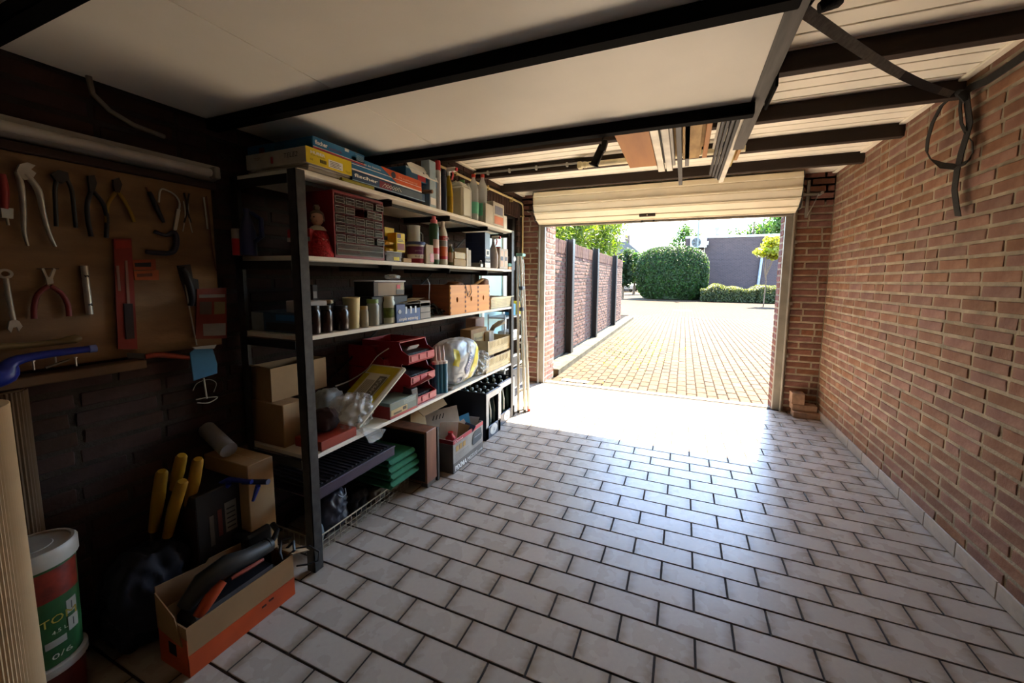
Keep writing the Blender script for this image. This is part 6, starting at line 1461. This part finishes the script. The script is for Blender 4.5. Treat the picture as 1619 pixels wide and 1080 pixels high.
# ------------------------------------------------------------------ dark near corner: tool board and what hangs on it
random.seed(77)
XP = XL+.02
m_plyb = mat('tool_board_plywood', '8a6a48', .8, var=.12, scale=5, stretch=(1, 1, 3), bump=.1, var2='6d5038')
t = thing('tool_board', 'brown plywood tool board on the left wall under the tube light', 'board')
b = MB(); b.cham(XL+.005, XP, -.7, .985, .965, 1.60, .002); b.obj('board', m_plyb, t)
b = MB(); b.cham(XL+.003, XL+.03, -.7, 1.0, 1.602, 1.63, .003); b.obj('top_batten', mat('dark_batten', '3a2820', .8, var=.1), t)
b = MB(); b.cham(XL+.003, XL+.07, -.7, .72, .925, .955, .003); b.obj('ledge', mat('ledge_wood', '5e4632', .8, var=.12, scale=7), t)
XT = XP+.012
def T(px, py, off=0): return onp(px, py, 0, XT+off)
def hang(name, label, cat, parts, off=0, group=None):
    """flat tool hung on the board: parts = [(name, kind, pixel points, radius or thickness, material)]"""
    allp = [T(*p, off) for pt in parts for p in pt[2]]
    o = Vector((XT, sum(p.y for p in allp)/len(allp), max(p.z for p in allp)))
    t = thing(name, label, cat, o, 0, group)
    for nm, kd, pts, r_, mt in parts:
        b = MB(); q = [T(*p, off)-o for p in pts]
        if kd == 'tube': qs, rs = curve(q, r_); b.tube(qs, rs, 10)
        elif kd == 'poly': b.prism([p-Vector((r_/2, 0, 0)) for p in q], (r_, 0, 0))
        elif kd == 'ring':
            c = q[0]; n = 16; ri = r_*.55; vs = []; fs = []
            for k in range(n):
                a = 2*PI*k/n
                for rr_, xx in ((r_, -.004), (r_, .004), (ri, .004), (ri, -.004)): vs.append((c.x+xx, c.y+rr_*math.cos(a), c.z+rr_*math.sin(a)))
            for k in range(n):
                for j in range(4): fs.append((k*4+j, k*4+(j+1) % 4, ((k+1) % n)*4+(j+1) % 4, ((k+1) % n)*4+j))
            b.add(vs, fs)
        b.obj(nm, mt, t)
    return t
ch = mat('tool_chrome', 'b9b4a8', .35, metal=.6, var=.06, scale=30); dk = P('2a2622', .5, metal=.3); bkh = P('17171b', .5)
hang('water_pump_pliers', 'large chrome water pump pliers hanging open on the tool board', 'pliers', [
    ('handle', 'tube', [(27, 272), (33, 292), (37, 330), (38, 365), (44, 389)], [.006, .007, .006, .005, .003], ch),
    ('handle', 'tube', [(40, 275), (60, 300), (68, 335), (77, 368), (88, 390)], [.008, .008, .006, .005, .003], ch),
    ('jaw', 'poly', [(25, 270), (30, 260), (42, 257), (55, 262), (48, 268), (56, 274), (50, 283), (38, 285), (30, 280)], .012, ch)])
hang('packaged_tool', 'red handled tool in clear packaging at the left picture edge', 'tool', [
    ('red_grip', 'tube', [(2, 275), (6, 300), (6, 330)], [.008, .010, .009], P('8a2426', .5)), ('clear_sleeve', 'poly', [(0, 328), (20, 330), (20, 346), (2, 344)], .012, m_clear2), ('shaft', 'tube', [(8, 330), (13, 356)], .003, ch)])
hang('pincers', 'dark carpenter pincers on the tool board', 'pincers', [
    ('handle', 'tube', [(90, 282), (87, 300), (88, 330), (89, 358)], .005, dk), ('handle', 'tube', [(106, 284), (113, 300), (117, 330), (120, 360)], .005, dk), ('jaw', 'poly', [(80, 276), (92, 269), (106, 273), (108, 284), (98, 290), (88, 287)], .014, dk)])
hang('combination_pliers', 'dark combination pliers between the pincers and the yellow-handled pliers', 'pliers', [
    ('handle', 'tube', [(144, 302), (138, 322), (139, 348), (144, 374)], .006, bkh), ('handle', 'tube', [(147, 302), (163, 322), (169, 345), (168, 376)], .006, bkh), ('jaw', 'poly', [(138, 278), (148, 277), (152, 290), (148, 304), (141, 303)], .012, dk)])
hang('side_cutters', 'side cutters with yellow handles on the tool board', 'pliers', [
    ('handle', 'tube', [(183, 304), (171, 322), (168, 346), (170, 356)], .0055, P('8f6c1c', .5)), ('handle', 'tube', [(187, 304), (197, 318), (206, 335), (212, 351)], .0055, P('8f6c1c', .5)), ('jaw', 'poly', [(178, 284), (187, 281), (192, 292), (188, 305), (181, 304)], .012, dk)])
hang('file', 'black half-round file hanging slanted on the tool board', 'file', [
    ('blade', 'tube', [(236, 303), (246, 325), (259, 352)], [.006, .008, .005], bkh), ('tang', 'tube', [(231, 296), (236, 304)], .003, P('6d4428', .6))])
hang('junior_hacksaw', 'small hacksaw with silver bow and dark blue pistol grip', 'saw', [
    ('bow', 'tube', [(251, 320), (254, 300), (266, 302), (278, 310), (284, 322), (281, 342), (276, 364)], .003, ch), ('blade_holder', 'poly', [(280, 330), (285, 332), (279, 364), (274, 363)], .006, P('b8b09c', .5)),
    ('grip', 'tube', [(231, 398), (250, 400), (272, 399), (279, 385), (276, 368), (262, 372), (244, 366)], [.008, .009, .009, .009, .009, .006, .007], P('15192a', .5))])
hang('tweezers', 'pair of small silver tweezers right of the hacksaw', 'tweezers', [('leg', 'tube', [(290, 318), (293, 340), (289, 366)], .002, ch), ('leg', 'tube', [(297, 316), (299, 345), (304, 368)], .0018, ch)])
hang('small_pliers', 'small dark needle pliers beside the tweezers', 'pliers', [('leg', 'tube', [(291, 305), (296, 330), (291, 352)], .003, dk), ('leg', 'tube', [(299, 306), (296, 330), (302, 352)], .003, dk)])
hang('compass', 'thin brown metal dividers at the right side of the tool board', 'dividers', [('leg', 'tube', [(322, 312), (325, 335), (328, 362)], .003, ch), ('leg', 'tube', [(326, 310), (331, 350), (336, 395), (342, 428)], .0018, P('5a3020', .5))])
hang('spanner', 'combination spanner hanging at the left of the lower tool row', 'spanner', [
    ('shaft', 'tube', [(9, 440), (15, 475), (21, 506)], .0055, ch), ('ring_end', 'ring', [(8, 433)], .014, ch),
    ('open_end', 'poly', [(14, 508), (12, 520), (17, 526), (20, 518), (26, 517), (29, 524), (35, 516), (30, 508), (22, 504)], .008, ch)])
hang('wire_strippers', 'wire strippers with red handles spread on the tool board', 'pliers', [
    ('handle', 'tube', [(76, 452), (60, 465), (54, 485), (54, 504)], .0065, P('6d1c1a', .5)), ('handle', 'tube', [(80, 452), (97, 464), (107, 482), (109, 500)], .0065, P('6d1c1a', .5)), ('jaw', 'poly', [(65, 425), (69, 424), (75, 438), (78, 438), (84, 424), (88, 426), (83, 440), (84, 448), (74, 450), (72, 440)], .008, ch), ('spring', 'tube', [(58, 425), (93, 425)], .0012, dk)])
hang('box_spanner', 'silver tubular box spanner with two cross holes', 'spanner', [('tube', 'tube', [(133, 420), (137, 455), (142, 497)], .0085, ch), ('cross_hole', 'tube', [(132, 437), (138, 436)], .0088, bkh), ('cross_hole', 'tube', [(138, 482), (144, 481)], .0088, bkh)])
hang('saw_blade_pack', 'long narrow red packet hanging down the tool board', 'packet', [('card', 'poly', [(179, 378), (207, 377), (217, 552), (186, 552)], .006, P('7e1c12', .5)), ('header', 'poly', [(181, 381), (206, 380), (207, 392), (182, 393)], .0075, P('93200f', .5)), ('clear_blister', 'poly', [(196, 412), (200, 412), (207, 520), (202, 520)], .012, P('8a6a60', .3)), ('tool_handle', 'poly', [(194, 480), (208, 480), (211, 535), (198, 536)], .016, P('2a1a1a', .5)), ('blister_edge', 'poly', [(183, 420), (187, 420), (190, 460), (186, 460)], .010, P('8a6a60', .3))])
hang('orange_packet', 'small orange packet, upper of two beside the red packet', 'packet', [('card', 'poly', [(209, 411), (245, 410), (246, 427), (211, 427)], .006, P('8f3a14', .5)), ('black_label', 'poly', [(212, 416), (238, 415), (238, 422), (213, 422)], .0075, bkh)])
hang('orange_packet', 'small orange packet, lower of two beside the red packet', 'packet', [('card', 'poly', [(211, 429), (250, 427), (251, 443), (213, 443)], .006, P('a0481c', .5)), ('print', 'poly', [(216, 433), (240, 432), (240, 437), (216, 438)], .0075, P('5a2410', .5))])
hang('screwdriver', 'black handled screwdriver with long shaft on the right of the tool board', 'screwdriver', [('handle', 'tube', [(287, 424), (296, 440), (303, 470), (301, 484)], [.012, .014, .012, .009], bkh), ('shaft', 'tube', [(293, 450), (301, 495), (311, 546)], .0025, ch)])
hang('holster_clip', 'black clip holder behind the long screwdriver', 'holder', [('clip', 'poly', [(280, 420), (300, 418), (304, 440), (312, 442), (316, 478), (308, 484), (298, 482), (292, 460), (284, 436)], .01, bkh)], off=-.008)
hang('saw_blade_pack', 'wide orange-red packet with picture windows at the board corner', 'packet', [('card', 'poly', [(311, 457), (357, 455), (358, 535), (309, 536)], .006, P('7a2a18', .5)), ('white_stripe', 'poly', [(314, 466), (355, 465), (355, 470), (314, 471)], .0075, P('8f867c', .5)), ('picture_window', 'poly', [(315, 477), (334, 477), (334, 497), (315, 497)], .0075, P('5a4a40', .5)), ('picture_window', 'poly', [(338, 477), (355, 477), (355, 496), (338, 497)], .0075, P('7a6a48', .5)), ('white_panel', 'poly', [(320, 512), (356, 511), (356, 530), (321, 531)], .0075, P('8f867c', .5))])
hang('wooden_stick', 'yellowish curved wooden handle lying along the ledge', 'handle', [('handle', 'tube', [(-10, 548), (40, 546), (90, 541), (118, 536), (128, 537)], [.010, .009, .010, .014, .006], mat('ochre_wood', '6d5630', .6))], off=.02)
# blue handle, nails, saw
t = thing('blue_scraper', 'glossy blue curved plastic handle reaching over the ledge', 'handle', (XT+.05, .45, .98))
b = MB(); o_ = Vector((XT+.05, .45, .98)); qs, rs = curve([T(px, py, .05)-o_ for px, py in ((-20, 600), (6, 592), (18, 574), (45, 565), (90, 558), (148, 551))], [.03, .028, .016, .012, .011, .010]); b.tube(qs, rs, 12); b.obj('handle', P('1a2a8c', .35), t)
b = MB(); q = T(149, 551, .05)-o_; b.cyl(q-Vector((0, .012, 0)), q+Vector((0, .004, 0)), .012, n=14); b.obj('end_cap', P('6a7ac0', .3), t)
for k, (px, py) in enumerate(((53, 578), (88, 570), (120, 572))):
    q = T(px, py, .02); b = MB(); b.cyl((0, 0, .012), (0, 0, -.014), .0022, n=8); b.cyl((0, 0, .012), (0, 0, .0145), .0045, n=8)
    b.obj('nail', ch, loc=q, label=['leftmost nail standing in the ledge under the blue handle', 'middle nail standing in the ledge under the blue handle', 'rightmost nail standing in the ledge under the blue handle'][k], cat='nail')
hang('pencil', 'flat pale pencil lying slanted on the ledge', 'pencil', [('shaft', 'tube', [(72, 582), (110, 568)], .004, P('6d6252', .6))], off=.03)
hang('pruning_saw', 'curved orange-red saw handle sticking out right of the ledge', 'saw', [('handle', 'tube', [(229, 564), (250, 561), (275, 563), (302, 566)], [.009, .010, .010, .008], P('8a2c12', .5)), ('blade', 'poly', [(200, 558), (232, 559), (232, 567), (202, 566)], .003, dk)], off=.02)
t = hang('whisk_pack', 'paint mixer on a blue card hanging by the pruning saw', 'mixer', [('blue_card', 'poly', [(300, 558), (310, 550), (336, 552), (343, 575), (343, 590), (306, 602)], .004, P('1f6a96', .5)), ('white_edge', 'poly', [(304, 549), (342, 545), (338, 551), (308, 552)], .006, P('a8b0b4', .5)), ('stem', 'tube', [(322, 598), (327, 630)], .003, ch), ('loop_wire', 'tube', [(305, 618), (312, 606), (330, 600), (342, 606), (338, 620)], .0012, ch), ('base_ring', 'tube', [(310, 632), (325, 629), (344, 628), (330, 637), (312, 637)], .002, ch)], off=.03)
# ------------------------------------------------------------------ things standing in the corner
def ribroll(label, c, r, h, n, col, name='corrugated_roll'):
    t = thing(name, label, 'roll', c)
    vs, fs = [], []
    for z_ in (0, h):
        for i in range(2*n):
            a = PI*i/n; rr = r-(.0022 if i % 2 else 0); vs.append((rr*math.cos(a), rr*math.sin(a), z_))
    N = 2*n; fs = [(i, (i+1) % N, N+(i+1) % N, N+i) for i in range(N)]
    b = MB(); b.add(vs, fs); b.add(vs, [tuple(range(N-1, -1, -1)), tuple(range(N, 2*N))]); b.obj('ribbed_sheet', mat(col+'_corr', col, .85, var=.06, scale=6), t)
    b = MB()
    for k in range(4): b.lathe([(r*(.85-.2*k), h-.001), (r*(.85-.2*k), h+.003), (r*(.82-.2*k), h+.003)], n=24, close=False)
    b.obj('rolled_edge', mat(col+'_corr', col), t); return t
ribroll('tall beige roll of corrugated cardboard standing at the left picture edge', (-1.42, .24, .0), .100, .965, 100, 'b0916a')
ribroll('darker corrugated roll standing behind the beige one', (-1.77, .42, .0), .04, .92, 30, '5a4630')
def bucket(label, c, r, h, col, prints=True):
    t = thing('bucket', label, 'bucket', c)
    b = MB(); b.lathe([(r*.9, 0), (r*.97, h*.9)], n=32); b.obj('pail', mat('pail_'+col, col, .45, var=.12, scale=10), t)
    b = MB(); b.lathe([(r*1.03, h*.86), (r*1.05, h*.87), (r*1.05, h*.98), (r*.98, h), (r*.9, h), (r*.88, h*.985), (r*.5, h*.985), (r*.48, h*.99), (.001, h*.99)], n=32, close=False); b.obj('lid', P('a59f94', .45), t)
    return t
bc = Vector((-1.63, .395, .18)); t = bucket('green tomato-print bucket with white lid, upper one behind the ribbed roll', bc, .08, .33, '1d4a22')
rb, hb_ = .08, .33
def wrap(t, a0, a1, z0, z1, r0, r1, mt, nm, n=10):
    b = MB(); vs = []
    for i in range(n+1):
        a = a0+(a1-a0)*i/n
        for z_, rr in ((z0, r0), (z1, r1)): vs.append((rr*math.cos(a), rr*math.sin(a), z_))
    b.add(vs, [(2*i, 2*i+2, 2*i+3, 2*i+1) for i in range(n)], smooth=True); b.obj(nm, mt, t)
m_tom = mat('tomato_print', '8c2a18', .4, var=.3, scale=22, var2='4a130d')
wrap(t, -.9, 1.0, .19, .275, rb*.957, rb*.972, m_tom, 'tomato_picture')
for k in range(2): 
    z_ = .145-k*.05; wrap(t, .42, .78, z_-.02, z_+.02, rb*.947, rb*.955, P('8f8a80', .5), 'white_diamond', 4); wrap(t, .57, .60, z_-.01, z_+.012, rb*.952, rb*.96, bkh, 'diamond_symbol', 2)
wrap(t, -.2, .35, .055, .075, rb*.93, rb*.935, P('8f8a80', .5), 'white_stripe')
an = .15; dd = Vector((-math.sin(an), math.cos(an), 0))
for txt, z_, h_, w_, col in (('TOM', .125, .022, .07, '8a7a2a'), ('0/6', .025, .014, .04, 'a8a290'), ('4.5 L', .095, .01, .03, 'a8a290')):
    text(txt, t, Vector((rb*.965*math.cos(an), rb*.965*math.sin(an), z_))-dd*w_/2, dd, (0, 0, 1), h_, P(col, .5), w_, depth=.004)
bucket('reddish tomato-print bucket under the green one', (-1.63, .395, 0), .077, .178, '5a1f18')
# dark blue sack with long-handled tools
sk_ = thing('tool_sack', 'slumped dark navy sack standing between the bucket and the orange carton', 'sack', (-1.665, .635, 0))
crumple('sack_body', None, None, (0, 0, 0), (.20, .24, .34), P('10121f', .85), 61, 3, parent=sk_, amp=.22)
m_yh = P('9a6e10', .5)
def gp(px, py, Y_): return onp(px, py, 1, Y_)
for k, (pp, Y_, col, lb) in enumerate(((((256, 746), (250, 790), (243, 838)), .69, m_yh, 'yellow shear handle, leftmost of the four in the sack'), (((287, 721), (282, 745), (276, 772)), .745, m_yh, 'yellow shear handle, rear one behind the others'), (((288, 762), (276, 800), (265, 847)), .70, m_yh, 'yellow shear handle in the middle of the sack tools'), (((313, 727), (307, 760), (299, 797)), .755, m_yh, 'yellow shear handle with rounded end, rightmost'))):
    q = [gp(px, py, Y_) for px, py in pp]; q = [Vector((max(v.x, XL+.04), v.y, v.z)) for v in q]; o_ = q[-1].copy(); d = (q[-1]-q[0]).normalized(); o2 = Vector((o_.x, o_.y, o_.z))
    t = thing('garden_shears', lb, 'shears', o2, 0, 'yellow handled garden shears')
    b = MB(); b.tube([q[0]-o2+(-d)*.004, q[0]-o2+d*.006, q[1]-o2, q[2]-o2], [.012, .017, .019, .015], 12); b.obj('grip', col, t)
    b = MB(); b.tube([q[2]-o2, q[2]-o2+d*(o_.z-.10)/max(.3, abs(d.z))], [.008, .006], 8); b.obj('steel_arm', dk, t)
# spray lance, aerosol
q = [gp(293, 615, .86), gp(289, 655, .86)]; t = thing('spray_lance', 'blue handled spray lance with thin metal rod leaning in the corner', 'lance', gp(300, 880, .80))
L0 = t.location.copy(); r0_, r1_, r2_ = gp(290, 600, .92)-L0, gp(293, 646, .92)-L0, gp(296, 760, .84)-L0
b = MB(); b.tube([r0_, r0_.lerp(r1_, .5), r1_], [.007, .013, .010], 10); b.obj('handle', P('14306a', .45), t)
b = MB(); b.tube([r1_, r2_, Vector((0, 0, 0))], .003, 8); b.obj('rod', ch, t)
a_, c_ = gp(303, 656, .93), gp(362, 712, .90); t = thing('foam_can', 'pale grey foam spray can leaning diagonally beside the lance', 'spray can', c_)
d = (a_-c_); b = MB(); b.cyl((0, 0, 0), d*.86, .030, n=20); b.obj('can', P('8d8d8f', .45), t)
b = MB(); b.cyl(d*.70, d*.80, .0305, n=20, caps=False); b.obj('blue_band', P('2a3f86', .45), t)
b = MB(); b.cyl(d*.86, d*.93, .026, .012, n=16); b.cyl(d*.93, d*1.03, .008, n=10); b.obj('valve', P('a8a8a6', .4), t)
# brown carton, black case, blue gun
X_ = -1.52; ya, yb2 = along(396, X_, .3), min(along(436, X_, .3), 1.045)
t = carton('carton', 'upright brown carton with long seam beside the near post on the floor', 'box', 0, 0, 0, 0, m_card, X=X_, dx=.27, y0=ya, dy=yb2-ya, dz=height(738, X_, ya), lid=True)
X_ = -1.575; ya, yb2 = along(312, X_, .35), along(392, X_, .35)
zb_ = height(788, X_, ya)
t = carton('tool_case', 'black tool box with grey barcode sticker behind the orange carton', 'box', 0, 0, 0, 0, P('1b191b', .5), X=X_, dx=.22, y0=ya, dy=min(yb2, .93)-ya, dz=zb_)
fp(t, 'F', .52, .75, .60, .85, P('7a756e', .5), 'sticker'); fp(t, 'F', .22, .30, .55, .8, P('5a5652', .5), 'printed_mark'); fp(t, 'F', .38, .46, .6, .82, P('6a2a24', .5), 'red_print'); fp(t, 'E', .6, 1, .0, .9, P('2e1a16', .5), 'brown_side')
for i in range(5): fp(t, 'F', .55, .72, .63+i*.04, .64+i*.04, bkh, 'print_line', .002)
MB().cham(-.14, 0, 0, .10, 0, .26, .01).obj('black_box', P('151619', .55), loc=(-1.50, along(388, -1.5, .3)-.0, 0), label='small black box between the tool box and the brown carton', cat='box')
g = [(340, 760), (352, 764), (372, 762), (400, 768), (416, 762), (424, 760)]
t = thing('caulking_gun', 'blue plastic caulking gun lying on the black tool box', 'caulking gun', gp(375, 775, .86)); o_ = t.location.copy()
b = MB(); b.tube([gp(342, 768, .84)-o_, gp(362, 758, .85)-o_, gp(398, 762, .87)-o_], [.008, .010, .008], 10); b.obj('trigger_body', P('20308c', .45), t)
b = MB(); b.tube([gp(385, 762, .88)-o_, gp(424, 762, .90)-o_], [.010, .010], 12); b.obj('barrel', P('16204a', .45), t)
b = MB(); b.tube([gp(362, 764, .85)-o_, gp(350, 780, .84)-o_], [.010, .012], 8); b.tube([gp(408, 768, .88)-o_, gp(400, 792, .87)-o_], [.009, .005], 8); b.obj('lever', P('20308c', .45), t)
# orange carton with power tools
ob = openbox('tool_carton', 'long open orange and brown carton with power tools in it, nearest on the floor', -1.378, .60, .155, .345, .165, 0, mt=mat('brown_card_outer', '8f6c46', .85, var=.06, scale=5), mi=mat('brown_card_inner', '7a5a3a', .9))
b = MB(); b.box(0, .0015, -.0015, .345, 0, .072); b.box(-.155, .0015, -.0015, 0, 0, .125); b.obj('orange_print', P('b5461a', .5), ob)
b = MB(); b.prism([(-.155, 0, .15), (-.155, 0, .255), (-.155, .14, .235), (-.155, .15, .245), (-.155, .345, .225), (-.155, .345, .15)], (-.004, 0, 0)); b.obj('back_flap', mat('brown_card_inner', '7a5a3a'), ob)
b = MB(); b.prism([(-.15, -.002, .12), (-.02, -.002, .10), (-.05, -.002, .19), (-.15, -.002, .24)], (0, -.003, 0)); b.obj('end_flap', mat('brown_card_outer', '8f6c46'), ob)
b = MB(); b.prism([(-.10, .345, .165), (.0, .345, .165), (.02, .40, .15), (-.08, .40, .155)], (0, 0, .003)); b.obj('far_flap', P('9a7e5c', .8), ob)
b = MB(); b.box(-.10, -.06, -.0022, -.0015, .05, .09); b.obj('black_label', bkh, ob)
b = MB()
b.box(.0015, .003, .22, .235, .045, .052); b.box(.0015, .003, .245, .262, .05, .057); b.obj('stamp_mark', P('4a1a10', .5), ob)
pt = thing('belt_sander', 'black power tool with orange grip lying in the orange carton', 'power tool', (-1.455, .74, .06))
b = MB(); b.tube([(-.03, -.09, .10), (-.02, -.04, .155), (0, .02, .175), (.01, .08, .165), (.0, .17, .15)], [.026, .034, .036, .03, .026], 14); b.obj('motor_housing', P('2e2e2c', .5), pt)
b = MB(); b.tube([(.03, -.085, .085), (.035, -.05, .125), (.035, -.01, .15)], [.017, .019, .012], 10); b.obj('orange_grip', P('a8401c', .5), pt)
b = MB(); b.tube([(.04, .01, .145), (.045, .06, .145), (.035, .12, .135)], [.006, .008, .006], 8); b.obj('orange_trim', P('7a2c18', .5), pt)
b = MB(); b.cham(-.05, .05, -.11, .16, .0, .095, .012); b.obj('base_housing', bkh, pt)
b = MB(); b.tube([(0, .17, .15), (.0, .19, .17), (-.0, .20, .19), (-.04, .21, .20)], .010, 8); b.obj('cord_sleeve', bkh, pt)
for k in range(5): b = MB(); b.lathe([(.024, 0), (.028, .004), (.024, .008)], n=12); b.v = [(x, z_+.10+k*.014, y+.155) for x, y, z_ in b.v]; b.obj('cooling_ring', bkh, pt)
b = MB(); b.box(.0505, .0515, -.02, .08, .05, .08); b.obj('white_lettering_plate', P('3a3a3a', .5), pt)
text('BLACK DECKER', pt, (.052, -.02, .058), (0, 1, 0), (0, 0, 1), .012, P('9a968e', .5), .10, depth=.0006)
b = MB(); b.tube([(.0, 0, .02), (-.02, .03, .05), (.01, .05, .085), (.04, .03, .07), (.03, -.01, .05), (0, .0, .07), (-.02, .02, .10), (.0, .05, .10)], .006, 8); b.obj('power_cable', bkh, loc=(-1.43, .93, .10), label='black cable bundle hanging over the far end of the orange carton', cat='cable')
b = MB(); b.tube([(0, 0, .045), (.05, .02, .055), (.09, .03, .035), (.095, .02, .006), (.07, -.01, .004), (.04, -.03, .004)], .0035, 6); b.obj('power_cable', bkh, loc=(-1.40, .975, .12), label='thin black cord looping down by the near post', cat='cord')
